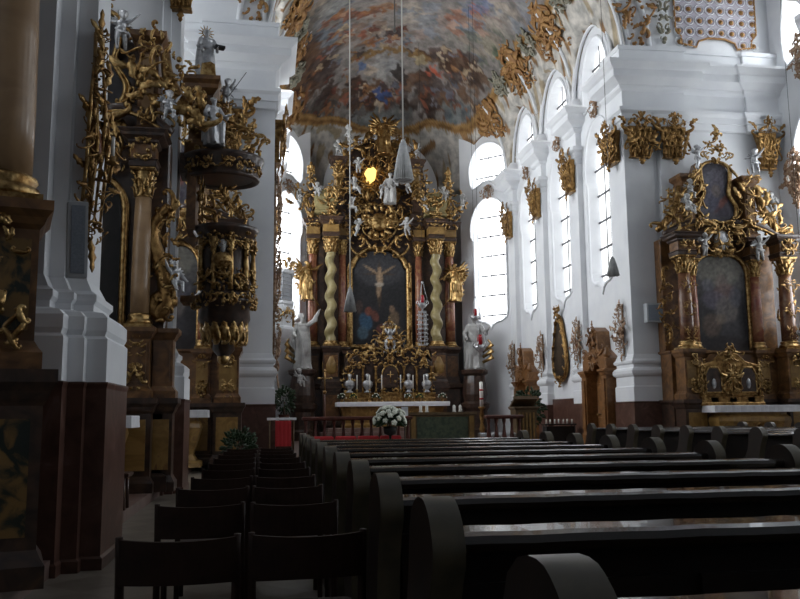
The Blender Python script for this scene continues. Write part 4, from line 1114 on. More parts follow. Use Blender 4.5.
# left wall pillars: stepped plans
PLINTH_L = [(.26, 1.68), (.26, 2.08), (.23, 2.11), (.25, 2.16), (.25, 2.28), (.20, 2.33), (.09, 2.36), (.09, 2.42), (.12, 2.46), (.12, 2.52), (.06, 2.56), (.0, 2.68)]
DADO_L = [(.29, 0), (.29, .10), (.27, .12), (.27, 1.62), (.28, 1.66), (.28, 1.68)]
def left_pillar(n, y0, y1):
    m = (y0 + y1) / 2; h = (y1 - y0) / 2
    plan = [(-4.7, m - h - .32), (-2.04, m - h - .32), (-2.04, m - h - .12), (-1.90, m - h - .12), (-1.90, m - h), (-1.72, m - h), (-1.72, m + h), (-1.90, m + h), (-1.90, m + h + .12), (-2.04, m + h + .12), (-2.04, m + h + .32), (-4.7, m + h + .32)]
    mb = MB(); mb.ring(plan, DADO_L, 'red_marble'); mb.ring(plan, PLINTH_L + [(0, 9.95)], WHITE); mb.ring(plan, ENT, WHITE)
    return struct(mb.build('wall_pillar_left.%03d' % n))
left_pillar(1, 8.32, 8.95); left_pillar(2, 15.9, 16.5)
for n, (y0, y1) in enumerate(((8.22, 9.05), (15.75, 16.65))):
    m = (y0 + y1) / 2; h = (y1 - y0) / 2
    plan = [(2 * AX - x, y) for x, y in reversed([(-4.7, m - h - .45), (-1.95, m - h - .45), (-1.54, m - h), (-1.54, m + h), (-1.95, m + h + .45), (-4.7, m + h + .45)])]
    pier('wall_pillar_right.%03d' % (n + 1), plan, 9.95)
# chancel corner piers and the shoulder pilasters
for nm, plan in (('right', [(10.62, 22.86), (11.55, 22.86), (11.55, 23.1), (10.9, 23.1), (10.9, 24.0), (10.62, 24.0)]),
                 ('left', [(.18, 22.86), (.18, 24.0), (-.1, 24.0), (-.1, 23.1), (-.75, 23.1), (-.75, 22.86)])):
    pier('trim_corner_' + nm, plan, 9.95, ent=False)
for nm, plan in (('right', rect(11.75, 12.5, 22.78, 23.1)), ('left', rect(-1.7, -.95, 22.78, 23.1))):
    pier('trim_pilaster_' + nm, plan, 9.95, ent=False)
for nm, plan in (('right', [(10.62, 22.8), (12.6, 22.72), (12.6, 22.85), (14.7, 22.85), (14.7, 22.75), (15.8, 22.75), (15.8, 23.15), (10.9, 23.15), (10.9, 24.0), (10.62, 24.0)]),
                 ('left', [(.18, 22.8), (.18, 24.0), (-.1, 24.0), (-.1, 23.15), (-4.7, 23.15), (-4.7, 22.85), (-1.8, 22.85), (-1.8, 22.72)])):
    mb = MB(); mb.ring(plan, ENT, WHITE); struct(mb.build('trim_entablature_' + nm))
for k, c in enumerate((27.05, 30.75, 34.55)):
    for nm, x0, x1 in (('right', 10.60, 10.9), ('left', -.1, .20)):
        plan = rect(x0, x1, c - .42, c + .42)
        mb = MB(); mb.ring(plan, PLINTH + [(0, 9.95)], WHITE)
        mb.ring(plan, [(.1, .35), (.1, 1.68)], 'red_marble')
        mb.ring(plan, [(a * 1.0, z) for a, z in ENT[:-6]] + [(.5, 11.9), (.2, 12.0), (.05, 12.3)], WHITE)
        struct(mb.build('trim_pier_%s.%03d' % (nm, k)))
for nm, x0, x1 in (('right', 10.72, 10.9), ('left', -.1, .08)):
    mb = MB(); mb.box(x0, x1, 24.0, 35.0, .35, 1.88, 'red_marble'); struct(mb.build('baseboard_' + nm))
mb = MB(); mb.box(10.8, 15.8, 22.9, 23.05, .0, 1.88, 'red_marble'); struct(mb.build('baseboard_shoulder_right'))
mb = MB(); mb.box(-4.7, 0, 22.9, 23.05, .0, 1.88, 'red_marble'); struct(mb.build('baseboard_shoulder_left'))

# coffered painted panel above the right shoulder (rosettes on lilac), with its twin on the left
def coffer(cx, name):
    hx = 1.40; mb = MB()
    out = [(cx - hx, 16.6), (cx - hx * .98, 13.25), (cx - hx * .86, 13.05), (cx - hx * .84, 12.80), (cx - hx * .50, 12.72), (cx - hx * .44, 12.92), (cx - hx * .2, 13.04), (cx + hx * .2, 13.04), (cx + hx * .44, 12.92), (cx + hx * .50, 12.72), (cx + hx * .84, 12.80), (cx + hx * .86, 13.05), (cx + hx * .98, 13.25), (cx + hx, 16.6)]
    mb.prism(out, YS - .06, YS, 'lilac', .01)
    mb.tube([(x, YS - .06, z) for x, z in out], .035, 'stucco_gold', 6, closed=True)
    for r in range(10):
        for c in range(8):
            x = cx + (c - 3.5) * .36; z = 12.86 + r * .37
            if r == 0 and 1 < c < 6: continue
            if abs(x - cx) > hx - .1: continue
            mb.lathe([(.09, 0), (.075, .02), (.03, .03), (.0, .035)], 'stucco_gold', (0, 0, 0), 8) if False else None
            M0 = mb.M.copy(); mb.M = T(x, YS - .065, z) @ RX(PI / 2)
            mb.lathe([(.085, 0), (.08, .02), (.05, .025)], 'stucco_gold', (0, 0, 0), 8)
            mb.lathe([(.05, .02), (.03, .05)], 'gold', (0, 0, 0), 8)
            mb.tube([(.155 * cos(q * PI / 6), .155 * sin(q * PI / 6), .01) for q in range(12)], .014, WHITE, 4, closed=True)
            mb.M = M0
    return struct(mb.build(name))
mat('lilac', (.40, .37, .42), .8, c2=(.46, .43, .47), scale=6)
coffer(13.95, 'trim_coffered_panel_right')
# stucco ornaments on the vault and the spandrels
def vault_frame(x, y, sgn):
    z = vault_z(x, y) - .06; d = .05
    gx = (vault_z(x + d, y) - vault_z(x - d, y)) / (2 * d); gy = (vault_z(x, y + d) - vault_z(x, y - d)) / (2 * d)
    n = V((gx, gy, -1)).normalized()           # into the room
    up = V((-sgn, 0, .0)); up = (up - n * up.dot(n)).normalized(); ya = -n; xa = ya.cross(up)
    return Matrix(((xa.x, ya.x, up.x, x), (xa.y, ya.y, up.y, y), (xa.z, ya.z, up.z, z), (0, 0, 0, 1)))
k = 0
for sg in (1, -1):
    for c in (25.25, 27.05, 28.85, 30.75, 32.65, 34.4, 26.3, 27.9, 29.9, 31.6):
        x = (10.8 - .75) if sg == 1 else .75
        pier_bay = c in (27.05, 30.75, 34.4); side = c in (26.3, 27.9, 29.9, 31.6)
        if not pier_bay: x = (10.8 - 1.0) if sg == 1 else 1.0
        if side:
            x = (10.8 - .62) if sg == 1 else .62
            mb = MB(); mb.M = vault_frame(x, c, sg); mb.rocaille(0, -.5, .9, 1.9, 20, 60 + k, 0, 'stucco_gold', r=.028, depth=.06, sym=False); struct(mb.build('trim_stucco.%03d' % k)); k += 1; continue
        mb = MB(); mb.M = vault_frame(x, c, sg)
        mb.rocaille(0, -.6 if pier_bay else -.3, 1.5, 2.3 if pier_bay else .9, 26 if pier_bay else 16, 40 + k, 0, 'stucco_gold' if pier_bay else 'stucco_green', r=.05, depth=.08)
        if pier_bay:
            mb.M = mb.M @ T(0, -.04, .75); mb.ball((0, 0, 0), (.34, .08, .46), 'stucco_gold', 12, 8); mb.M = mb.M @ T(0, .04, -.75)
            mb.rocaille(0, 1.2, 1.2, .7, 6, 80 + k, 0, WHITE, r=.045, depth=.06)
        struct(mb.build('trim_stucco.%03d' % k)); k += 1
for nm, cx in (('right', 11.25), ('left', -.45)):
    mb = MB(); mb.M = frame((cx, YS - .05, 12.6), (0, -1))
    mb.rocaille(0, 0, 1.25, 3.4, 44, 7, 0, 'stucco_gold', r=.04, depth=.12, sym=False)
    struct(mb.build('trim_spandrel_' + nm))
mb = MB(); mb.M = frame((12.15, YS - .05, 12.75), (0, -1)); mb.rocaille(0, 0, .5, 2.8, 20, 9, 0, 'stucco_green', r=.04, depth=.1); struct(mb.build('trim_spandrel_strip'))
# ------------------------------------------------------------------ figures
PROTO = {}
def remesh(mb, name, voxel):
    o = mb.build(name); m = o.modifiers.new('r', 'REMESH'); m.mode = 'VOXEL'; m.voxel_size = voxel; m.use_smooth_shade = True
    m2 = o.modifiers.new('s', 'SMOOTH'); m2.iterations = 2; m2.factor = .4
    dg = bpy.context.evaluated_depsgraph_get(); dg.update()
    me = bpy.data.meshes.new_from_object(o.evaluated_get(dg)); me.name = name
    for p in me.polygons: p.use_smooth = True
    bpy.data.objects.remove(o)
    return me
def limb(mb, pts, R, mt='plaster'):
    mb.tube(pts, R, mt, 8)
    for p, r in zip(pts, R): mb.ball(p, r, mt, 8, 6)
def hand(mb, p, d, s):
    d = V(d).normalized(); side = d.orthogonal().normalized(); p = V(p)
    mb.ball(p + d * .02 * s, (.022 * s, .018 * s, .026 * s), 'plaster', 7, 5)
    for i in range(4):
        q = p + d * .035 * s + side * (i - 1.5) * .011 * s
        mb.tube([q, q + d * .03 * s + V((0, -.008 * s, 0)), q + d * (.05 - .004 * abs(i - 1.3)) * s + V((0, -.02 * s, 0))], [.008 * s, .0075 * s, .006 * s], 'plaster', 5)
    mb.tube([p + side * .018 * s, p + side * .035 * s + d * .02 * s], [.009 * s, .007 * s], 'plaster', 5)
def head(mb, c, s, beard=False, hair=True, long=False):
    x, y, z = c
    mb.ball((x, y, z), (.050 * s, .058 * s, .070 * s), 'plaster', 12, 9)
    mb.ball((x, y - .020 * s, z - .035 * s), (.036 * s, .040 * s, .040 * s), 'plaster', 10, 7)
    mb.tube([(x, y - .054 * s, z + .012 * s), (x, y - .072 * s, z - .012 * s)], [.008 * s, .013 * s], 'plaster', 6)
    for sg in (1, -1):
        mb.ball((x + sg * .052 * s, y + .004 * s, z - .004 * s), (.010 * s, .016 * s, .020 * s), 'plaster', 6, 5)
        mb.ball((x + sg * .021 * s, y - .050 * s, z + .012 * s), (.011 * s, .008 * s, .007 * s), 'plaster', 6, 5)
    mb.tube([(x - .016 * s, y - .056 * s, z - .034 * s), (x + .016 * s, y - .056 * s, z - .034 * s)], .006 * s, 'plaster', 5)
    if hair:
        for k in range(14):
            a = k / 14 * 2 * PI; r = .05 * s
            mb.ball((x + r * cos(a), y + .022 * s + r * .85 * sin(a), z + (.03 + .012 * (k % 2)) * s), .024 * s, 'plaster', 6, 5)
        mb.ball((x, y + .018 * s, z + .040 * s), (.052 * s, .052 * s, .042 * s), 'plaster', 10, 7)
    if long: mb.ball((x, y + .045 * s, z - .05 * s), (.05 * s, .03 * s, .075 * s), 'plaster', 10, 7)
    if beard: mb.ball((x, y - .04 * s, z - .07 * s), (.03 * s, .026 * s, .048 * s), 'plaster', 8, 6)
def robed(name, armR, armL, lean=.0, beard=True, mitre=False, seed=1, sit=False, hip=.03):
    g = random.Random(seed); mb = MB(); mt = 'plaster'
    p0 = g.uniform(0, 6)
    fold = lambda a, z: 1 + (.14 if z < .5 else .06) * sin(6 * a + p0 + 2.2 * z) + .05 * sin(13 * a + 1.3 * p0 - 3 * z)
    if not sit:
        prof = [(.175, 0), (.17, .03), (.150, .15), (.138, .30), (.130, .45), (.112, .58), (.105, .66)]
        M0 = mb.M.copy(); mb.M = Matrix.Scale(.82, 4, (0, 1, 0))
        mb.lathe([(r, z) for r, z in prof], mt, (0, 0, 0), 40, fold); mb.M = M0
        for sg in (1, -1): mb.ball((sg * .06, -.12, .015), (.03, .06, .022), mt, 8, 6)
        mb.ball((hip, -.06, .36), (.07, .09, .16), mt, 10, 8)
    else:
        mb.ball((0, .0, .40), (.15, .13, .10), mt, 12, 8)
        for sg in (1, -1):
            limb(mb, [(sg * .06, .0, .44), (sg * .09, -.20, .43), (sg * .08, -.22, .05)], [.085, .08, .06], mt)
            mb.ball((sg * .08, -.27, .03), (.03, .06, .025), mt, 8, 6)
        mb.M = Matrix.Scale(.9, 4, (0, 1, 0)); mb.lathe([(.19, .02), (.18, .2), (.16, .40)], mt, (0, -.08, 0), 36, fold); mb.M = Matrix.Identity(4)
    mb.ball((lean * .3, 0, .69), (.108, .080, .13), mt, 12, 9)
    mb.ball((lean * .6, 0, .795), (.130, .068, .05), mt, 12, 8)
    limb(mb, [(lean * .7, .005, .81), (lean * .9, -.005, .885)], [.040, .034], mt)
    head(mb, (lean, -.01, .935), 1, beard, True)
    for sg, arm in ((1, armR), (-1, armL)):
        pts = [(sg * .115 + lean * .6, 0, .80)] + [(sg * x, y, z) for x, y, z in arm]
        limb(mb, pts, [.046, .042, .030][:len(pts)], mt)
        e = V(pts[-1]) - V(pts[-2]); hand(mb, pts[-1], e, 1.1)
        # hanging sleeve
        m = (V(pts[1]) + V(pts[-1])) / 2; mb.ball((m.x, m.y + .01, m.z - .035), (.04, .045, .065), mt, 8, 6)
    # cloak folds
    for k in range(5):
        a = g.uniform(-.3, .3)
        mb.tube([(-.11 + lean * .5, .03 - .05 * k / 4, .80), (-.02 + a * .1, -.085, .62 - .03 * k), (.10, -.09, .50 - .045 * k), (.14, .0, .40 - .05 * k)], [.022, .024, .024, .018], mt, 6)
    for sg in (1, -1):
        mb.tube([(sg * .11, .05, .79), (sg * .14, .085, .5), (sg * .16, .08, .12)], [.04, .045, .04], mt, 7)
    if mitre:
        mb.ring(circ(lean, -.005, .056, 12, .052), [(0, .965), (.012, 1.02), (-.01, 1.08), (-.05, 1.13)], mt)
    PROTO[name] = remesh(mb, name, .0115)
def cherub(name, armR, armL, legR, legL, tilt=0., wings=True):
    mb = MB(); mt = 'plaster'
    mb.ball((0, 0, .38), (.125, .11, .13), mt, 12, 9); mb.ball((0, -.01, .48), (.115, .095, .11), mt, 12, 9); mb.ball((0, .02, .30), (.125, .115, .095), mt, 12, 9)
    limb(mb, [(0, 0, .56), (tilt * .5, -.005, .63)], [.055, .05], mt)
    M0 = mb.M.copy(); head(mb, (tilt, -.015, .73), 1.75, False, True); mb.M = M0
    for sg, arm in ((1, armR), (-1, armL)):
        pts = [(sg * .105, 0, .54)] + [(sg * x, y, z) for x, y, z in arm]
        limb(mb, pts, [.050, .045, .034], mt); hand(mb, pts[-1], V(pts[-1]) - V(pts[-2]), 1.3)
    for sg, leg in ((1, legR), (-1, legL)):
        pts = [(sg * .065, 0, .29)] + [(sg * x, y, z) for x, y, z in leg]
        limb(mb, pts, [.075, .062, .040], mt)
        e = V(pts[-1]); mb.ball((e.x, e.y - .04, e.z - .015), (.03, .06, .026), mt, 8, 6)
    mb.tube([(-.14, -.04, .36), (0, -.12, .27), (.15, -.02, .30), (.22, .05, .22)], [.03, .04, .035, .02], mt, 7)
    if wings:
        for sg in (1, -1):
            for k in range(4):
                a = .25 + .38 * k
                mb.tube([(sg * .05, .08, .50), (sg * (.05 + .16 * cos(a)), .12, .50 + .17 * sin(a)), (sg * (.05 + .25 * cos(a - .15)), .13, .50 + .25 * sin(a - .15))], [.03, .034, .016], mt, 6)
    PROTO[name] = remesh(mb, name, .014)
robed('saint', [(.20, -.03, .66), (.16, -.16, .62)], [(.17, -.05, .64), (.05, -.13, .60)], .0, True)
robed('preacher', [(.20, -.06, .68), (.27, -.18, .72)], [(.17, -.02, .65), (.13, -.13, .57)], .02, False, seed=4)
robed('orator', [(.21, .0, .88), (.27, -.06, 1.02)], [(.19, -.03, .66), (.20, -.15, .60)], -.02, True, seed=2)
robed('bishop', [(.20, -.03, .68), (.24, -.14, .74)], [(.18, -.05, .64), (.06, -.13, .62)], .0, True, mitre=True, seed=3)
robed('seated_figure', [(.20, -.06, .64), (.27, -.17, .66)], [(.19, -.06, .64), (.21, -.18, .56)], .01, True, seed=6, sit=True)
robed('angel', [(.22, -.02, .82), (.36, -.06, .92)], [(.21, -.02, .70), (.33, -.08, .62)], .0, False, seed=8)
cherub('putto', [(.19, -.03, .56), (.27, -.06, .68)], [(.17, -.06, .44), (.12, -.16, .42)], [(.10, -.14, .22), (.10, -.10, .04)], [(.08, -.03, .16), (.09, .05, .02)], .02)
cherub('putto_seated', [(.18, -.04, .44), (.21, -.14, .36)], [(.18, -.03, .60), (.25, -.08, .72)], [(.10, -.20, .26), (.11, -.22, .06)], [(.09, -.19, .28), (.05, -.25, .10)], -.03)
cherub('putto_flying', [(.21, -.02, .62), (.33, -.06, .74)], [(.20, -.04, .50), (.30, -.12, .46)], [(.10, .02, .14), (.14, .10, -.06)], [(.09, -.05, .12), (.06, .04, -.08)], .04)
GC = {}
def statue(proto, name, label, loc, h, rz, mt, cat='statue', group=None, rx=0.):
    key = (proto, mt)
    if key not in GC:
        me = PROTO[proto].copy(); me.materials.clear(); me.materials.append(MATS[mt]); me.name = proto + '_' + mt; GC[key] = me
    o = bpy.data.objects.new(name, GC[key]); COL.objects.link(o)
    o.location = loc; o.scale = (h, h, h); o.rotation_euler = (rx, 0, rz)
    return tag(o, label, cat, group)
def wings(parent, mt, s=1., z=.72, span=.42):
    for sg in (1, -1):
        mb = MB()
        for k in range(7):
            a = 1.15 - k * .28; L = span * (1 - .07 * k)
            mb.tube([(sg * .05, .07, z), (sg * (.05 + L * .55 * cos(a)), .11, z + L * .6 * sin(a)), (sg * (.05 + L * cos(a - .12)), .12, z + L * 1.05 * sin(a - .12))], [.035, .05, .018], mt, 6, flat=.4, up=(0, 1, 0))
        mb.build('wing', parent)

# ------------------------------------------------------------------ gilded pilaster capitals
def pil_cap(w, h, d, M, label, seed):
    mb = MB(); mb.flat_capital(w, h, d, 'gold_dull', seed)
    o = mb.build('pilaster_capital', loc=(M.translation)); o.rotation_euler.z = M.to_euler().z
    return tag(o, label, 'capital', 'gilded pilaster capitals')
R_ = (-1, 0); L_ = (1, 0); F_ = (0, -1)
caps = [
    (1.1, 1.10, .30, frame((10.60, 23.45, 8.95), R_), 'gilded leafy capital on the side of the right chancel corner, above the grey hanging tassel'),
    (1.0, 1.08, .32, frame((11.08, 22.84, 8.97), F_), 'gilded leafy capital with a tall centre spike, left one of the pair above the altar'),
    (1.0, 1.08, .32, frame((12.12, 22.76, 8.97), F_), 'gilded leafy capital directly left of the gold shell crowning the right side altar'),
    (.78, 1.30, .30, frame((15.25, 22.8, 8.75), F_), 'gilded leafy capital alone on the white wall right of the right side altar top'),
    (.85, 1.30, .34, frame((10.58, 27.05, 9.0), R_), 'gilded leafy capital between the nearest and second tall windows of the right chancel wall'),
    (.85, 1.30, .34, frame((10.58, 30.75, 9.0), R_), 'gilded leafy capital between the second and third tall windows of the right chancel wall'),
    (.85, 1.30, .34, frame((10.58, 34.55, 9.0), R_), 'gilded leafy capital beside the farthest tall window, nearest to the high altar on the right'),
    (1.5, 1.4, .3, frame((-1.3, 22.80, 8.6), F_), 'gilded leafy capital on the left chancel pier behind the pulpit canopy'),
    (1.0, 1.4, .3, frame((.19, 23.5, 8.55), L_), 'gilded leafy capital on the edge of the left chancel pier beside the window'),
    (1.2, 1.5, .3, frame((-2.3, 15.05, 9.3), F_), 'gilded capital at the top edge of the picture above the left side altar'),
    (.60, 1.3, .25, frame((-1.72, 15.88, 9.25), F_), 'gilded capital with hanging leaves at the top edge, above the pulpit saint'),
    (.95, 1.40, .34, frame((.20, 34.55, 8.65), L_), 'gilded leafy capital by the left apse window near the high altar'),
]
for i, c in enumerate(caps): pil_cap(*c[:4], c[4], i)

# ------------------------------------------------------------------ wall ornaments
def applique(name, label, cat, o, f, w, h, n, seed, mt='gold_rose', shape=None, candle=True, group=None):
    t = thing(name, label, cat, o, math.atan2(f[0], -f[1]), group)
    mb = MB(); mb.rocaille(0, 0, w, h, int(n * 2.2), seed, -.03, mt, sym=True, shape=shape, depth=.14, r=w * .024)
    mb.leaf(0, h * .95, h * .15, PI / 2, w * .18, -.05, mt, 0); mb.leaf(0, h * .04, h * .16, -PI / 2, w * .2, -.05, mt, 0)
    mb.tube([(0, 0, .02 * h), (0, -.02, h * .5), (0, 0, h)], w * .05, mt, 6)
    mb.build('scrollwork', t)
    if candle:
        m2 = MB(); m2.ball((0, -.08, h * .45), (w * .16, .06, h * .09), 'red_column', 10, 7)
        m2.tube([(w * .20 * cos(a * PI / 8), -.10, h * .45 + h * .11 * sin(a * PI / 8)) for a in range(16)], w * .035, mt, 5, closed=True)
        m2.build('cartouche', t)
        m3 = MB(); m3.tube([(0, -.10, h * .30), (0, -.32, h * .27), (0, -.36, h * .34)], .018, mt, 6); m3.lathe([(.02, 0), (.07, .02), (.03, .05), (.025, .09)], mt, (0, -.36, h * .34), 10)
        a = m3.build('candle_arm', t)
        m4 = MB(); m4.lathe([(.018, 0), (.018, .20), (.004, .21)], 'wax', (0, -.36, h * .34 + .08), 8); m4.build('candle', a)
    return t
sp = lambda v: .35 + .65 * sin(PI * min(max(v * 1.02, 0), 1)) ** .8 if .08 < v < .95 else .2
applique('wall_sconce', 'gilded openwork wall sconce nearest to the right side altar, right of the large carved door', 'sconce', (10.60, 23.45, 3.05), R_, .62, 1.55, 15, 3, shape=sp, group='gilded apostle sconces')
applique('wall_sconce', 'gilded openwork wall sconce between the violin-shaped picture and the large carved door', 'sconce', (10.58, 26.95, 3.0), R_, .62, 1.5, 15, 4, shape=sp, group='gilded apostle sconces')
applique('wall_sconce', 'gilded openwork wall sconce between the small carved door and the violin-shaped picture', 'sconce', (10.58, 30.75, 2.9), R_, .62, 1.5, 15, 5, shape=sp, group='gilded apostle sconces')
applique('wall_sconce', 'gilded openwork wall sconce left of the small carved door, farthest along the right wall', 'sconce', (10.58, 34.5, 2.85), R_, .62, 1.5, 15, 6, shape=sp, group='gilded apostle sconces')
applique('wall_sconce', 'tall gilded spiky wall sconce on the nearest white pillar at left', 'sconce', (-1.73, 8.30, 3.0), (.7, -.7), .40, 2.2, 24, 12, mt='gold_dull', shape=lambda v: .35 + .6 * sin(PI * min(1, v * 1.35)) ** 1.2 if v < .6 else .45 - .6 * (v - .6), candle=True)
o = bpy.data.objects['wall_sconce.004']; mb = MB()
for k, (y_, z0_, z1_) in enumerate(((-.13, .2, 1.4), (-.05, .0, 2.0), (.03, .3, 2.2), (.09, .15, 1.8), (.13, .6, 1.5), (-.09, .8, 1.9))): mb.tube([(y_, -.06, z0_), (y_ + .03 * sin(k), -.14, (z0_ + z1_) / 2), (y_ * .6, -.07, z1_)], [.012, .022, .008], 'gold', 6); mb.leaf(y_ * .6, z1_ - .2, .3, PI / 2 + .3 * (-1) ** k, .09, -.08, 'gold', .2)
mb.build('reed_bundle', o)
applique('wall_garland', 'long gilded hanging garland down the edge of the left chancel pier', 'garland', (.20, 23.75, 2.55), L_, .85, 6.0, 44, 13, shape=lambda v: .55 + .4 * sin(v * 17), candle=False)
applique('wall_sconce', 'gilded branched sconce with white tips at the right edge of the picture', 'sconce', (15.7, 21.9, 7.5), R_, .9, 1.6, 16, 15)
applique('window_ornament', 'gilded ornament in front of the bright window at the top right corner', 'ornament', (15.72, 21.2, 11.1), R_, .9, 1.5, 16, 16, candle=False)
for k, c in enumerate(BAYS):
    applique('window_ornament', ['small gilded leaf ornament between the lower and upper light of the nearest right chancel window', 'small gilded leaf ornament under the upper light of the second right chancel window', 'small gilded leaf ornament under the upper light of the third right chancel window'][k], 'ornament', (10.78, c - 0.1, 11.15), R_, .7, .5, 7, 20 + k, candle=False)
applique('window_ornament', 'dark gilded leaf ornament above the farthest tall window beside the high altar', 'ornament', (10.8 - .83, 35.83, 11.15), (-1, -1), .8, .55, 7, 25, candle=False)
applique('window_ornament', 'gilded leaf ornament on the left apse window above the white lattice balcony', 'ornament', (.85, 35.85, 11.1), (1, -1), .8, .55, 7, 26, candle=False)

# violin-shaped framed picture on the right wall
t = thing('violin_shaped_picture', 'dark violin-shaped picture in a gilded rocaille frame on the white right wall', 'picture', (10.78, 29.2, 2.55), -PI / 2)
hv = lambda v: .18 + .58 * sin(PI * min(1, .06 + v * .5)) ** 1.0 * (1 - .30 * v) * (1 - .22 * math.exp(-((v - .52) / .16) ** 2)) if v < .97 else .30
hw_ = lambda v: max(.12, (1.0 * sqrt(max(0, 1 - ((v - .26) / .27) ** 2)) if v < .30 else (.62 + .36 * cos((v - .30) / .7 * 2.6)) * (1 if v < .9 else sqrt(max(.02, 1 - ((v - .9) / .11) ** 2)))) * .68)
canvas((0, 0, 0), Matrix.Identity(4), 0, 2.3, hw_, -.12, (.030, .022, .016), [(0, 1.1, .25, .7, 0, (.06, .04, .025), .8), (.05, 1.6, .12, .15, 0, (.10, .07, .045), .8)], t, 'canvas', 16, 30)
mb = MB(); out = outline_from_half(hw_, 0, 2.3)
mb.tube([(x, -.09, z) for x, z in out], .075, 'gold_dull', 6, closed=True); mb.tube([(x * 1.0, -.16, z) for x, z in out], .022, 'gold', 5, closed=True)
mb.prism([(x * .98, z) for x, z in out], -.10, 0, 'black_iron')
mb.rocaille(0, 2.2, .6, .55, 8, 31, -.1, 'gold_dull', r=.035); mb.rocaille(0, -.2, 1.0, .4, 8, 32, -.1, 'gold_dull', r=.03)
for sg in (1, -1):
    for z in (.3, .7, 1.1, 1.6, 2.0): mb.leaf(sg * hw_(z / 2.3) * 1.0, z, .28, PI / 2 + sg * .4, .12, -.14, 'gold_dull', .3 * sg)
mb.build('frame', t)

# carved doors on the right wall
def carved_door(loc, w, h, label, seed):
    t = thing('carved_doorway', label, 'door', loc, -PI / 2)
    hw = w / 2; zt = h * .56
    mb = MB()
    for sg in (1, -1):
        x0 = sg * hw * .62; x1 = sg * hw
        mb.ring(rect(min(x0, x1), max(x0, x1), -.22, .25), [(.03, 0), (.03, h * .08), (0, h * .10), (0, zt), (.03, zt + .02), (.06, zt + .1), (.1, zt + .14), (.1, zt + .2), (0, zt + .22)], 'door_wood')
        mb.ring(rect(min(x0, x1) + .07, max(x0, x1) - .07, -.27, -.2), [(0, h * .13), (0, zt - .1)], 'door_wood')
    arch = [(hw * .62 * cos(PI * k / 14), zt - .15 + hw * .55 * sin(PI * k / 14)) for k in range(15)]
    out = [(hw * .66, zt - .15)] + [(hw * .95, zt - .1), (hw * .95, h * .72), (hw * .35, h * .80), (hw * .30, h * .93), (0, h * .97), (-hw * .30, h * .93), (-hw * .35, h * .80), (-hw * .95, h * .72), (-hw * .95, zt - .1), (-hw * .66, zt - .15)] + list(reversed(arch))[1:-1]
    out = [(hw * .95, zt - .15), (hw * .95, h * .70), (hw * .38, h * .78), (hw * .30, h * .93), (0, h * .97), (-hw * .30, h * .93), (-hw * .38, h * .78), (-hw * .95, h * .70), (-hw * .95, zt - .15)] + list(reversed(arch))
    mb.prism(out, -.2, .25, 'door_wood', .03)
    mb.build('door_frame', t)
    c = MB()
    c.rocaille(0, h * .62, w * .45, h * .14, 6, seed, -.20, 'door_wood', r=w * .014, depth=.04)
    c.rocaille(0, h * .76, w * .30, h * .22, 9, seed + 1, -.20, 'door_wood', r=w * .014, depth=.06)
    for sg in (1, -1):
        c.lathe([(.02, 0), (.10, .05), (.13, .14), (.07, .22), (.09, .28), (.02, .36)], 'door_wood', (sg * hw * .86, -.1, h * .70), 10)
        c.scroll('C', sg * hw * .6, h * .76, h * .14, .5 * sg, .035, -.2, 'door_wood', sg)
    c.leaf(0, h * .95, h * .08, PI / 2, .12, -.15, 'door_wood', 0)
    c.build('carved_crest', t)
    d = MB(); dl = [(-hw * .62, 0), (hw * .62, 0)] + [(a, b) for a, b in arch]
    d.M = T(0, .20, 0); d.prism([(-hw * .62, 0.), (hw * .62, 0.)] + arch[0:], -.06, .05, 'door_wood')
    for zz0, zz1 in ((.08, .42), (.46, .92)):
        z0 = zt * zz0; z1 = zt * zz1 - .05
        d.ring(rect(-hw * .45, hw * .45, -.10, -.05), [(0, z0), (0, z1)], 'door_wood')
        d.tube([(-hw * .48, -.09, z0), (hw * .48, -.09, z0), (hw * .48, -.09, z1), (-hw * .48, -.09, z1)], .025, 'door_wood', 5, closed=True)
    dd = d.build('door_leaf', t)
    k = MB(); k.M = T(0, .20, 0); k.ball((-hw * .5, -.12, zt * .44), .04, 'gold', 8, 6); k.tube([(-hw * .5, -.07, zt * .44), (-hw * .5, -.12, zt * .44)], .015, 'gold', 6); k.build('door_knob', dd)
carved_door((10.55, 25.25, .35), 2.0, 3.85, 'large carved wooden doorway with scrolled crest, nearest the right side altar', 50)
carved_door((10.55, 32.9, .35), 1.9, 3.8, 'smaller-looking carved wooden doorway farther along the right wall, behind the reading desk', 60)
# small white plaque, grey boxes
mb = MB(); mb.M = RX(-.12); mb.prism([(-.32, 0), (.30, .02), (.36, .52), (.22, .80), (-.24, .78), (-.36, .5)], -.05, 0, 'paper', .01); mb.rocaille(0, 0, .7, .75, 7, 70, -.05, 'plaster', r=.025, depth=.04)
tag(mb.build('wall_plaque', loc=(10.60, 27.35, 2.45), rz=-PI / 2), 'small white scrolled plaque on the right wall just left of the large carved door', 'plaque')
mb = MB(); mb.ring(rect(-.30, .30, -.22, 0), [(-.01, 0), (0, .01), (0, .55), (-.01, .56)], 'speaker_grey'); mb.ring(rect(-.25, .25, -.226, -.2), [(0, .05), (0, .51)], 'speaker_mesh')
tag(mb.build('loudspeaker_box', loc=(11.22, 22.70, 3.95)), 'square grey loudspeaker box on the right chancel pilaster beside the side altar', 'speaker')
t = thing('column_loudspeaker', 'slim grey column loudspeaker tilted on the nearest white pillar at left', 'speaker', (-1.73, 7.88, 2.62))
mb = MB(); mb.M = RX(.10) @ RZ(.35); mb.ring(rect(-.085, .085, -.10, .03), [(-.008, 0), (0, .008), (0, .69), (-.008, .70)], 'speaker_grey'); mb.build('housing', t)
mb = MB(); mb.M = RX(.10) @ RZ(.35); mb.ring(rect(-.06, .06, -.106, -.09), [(0, .04), (0, .66)], 'speaker_mesh'); mb.build('speaker_grille', t)
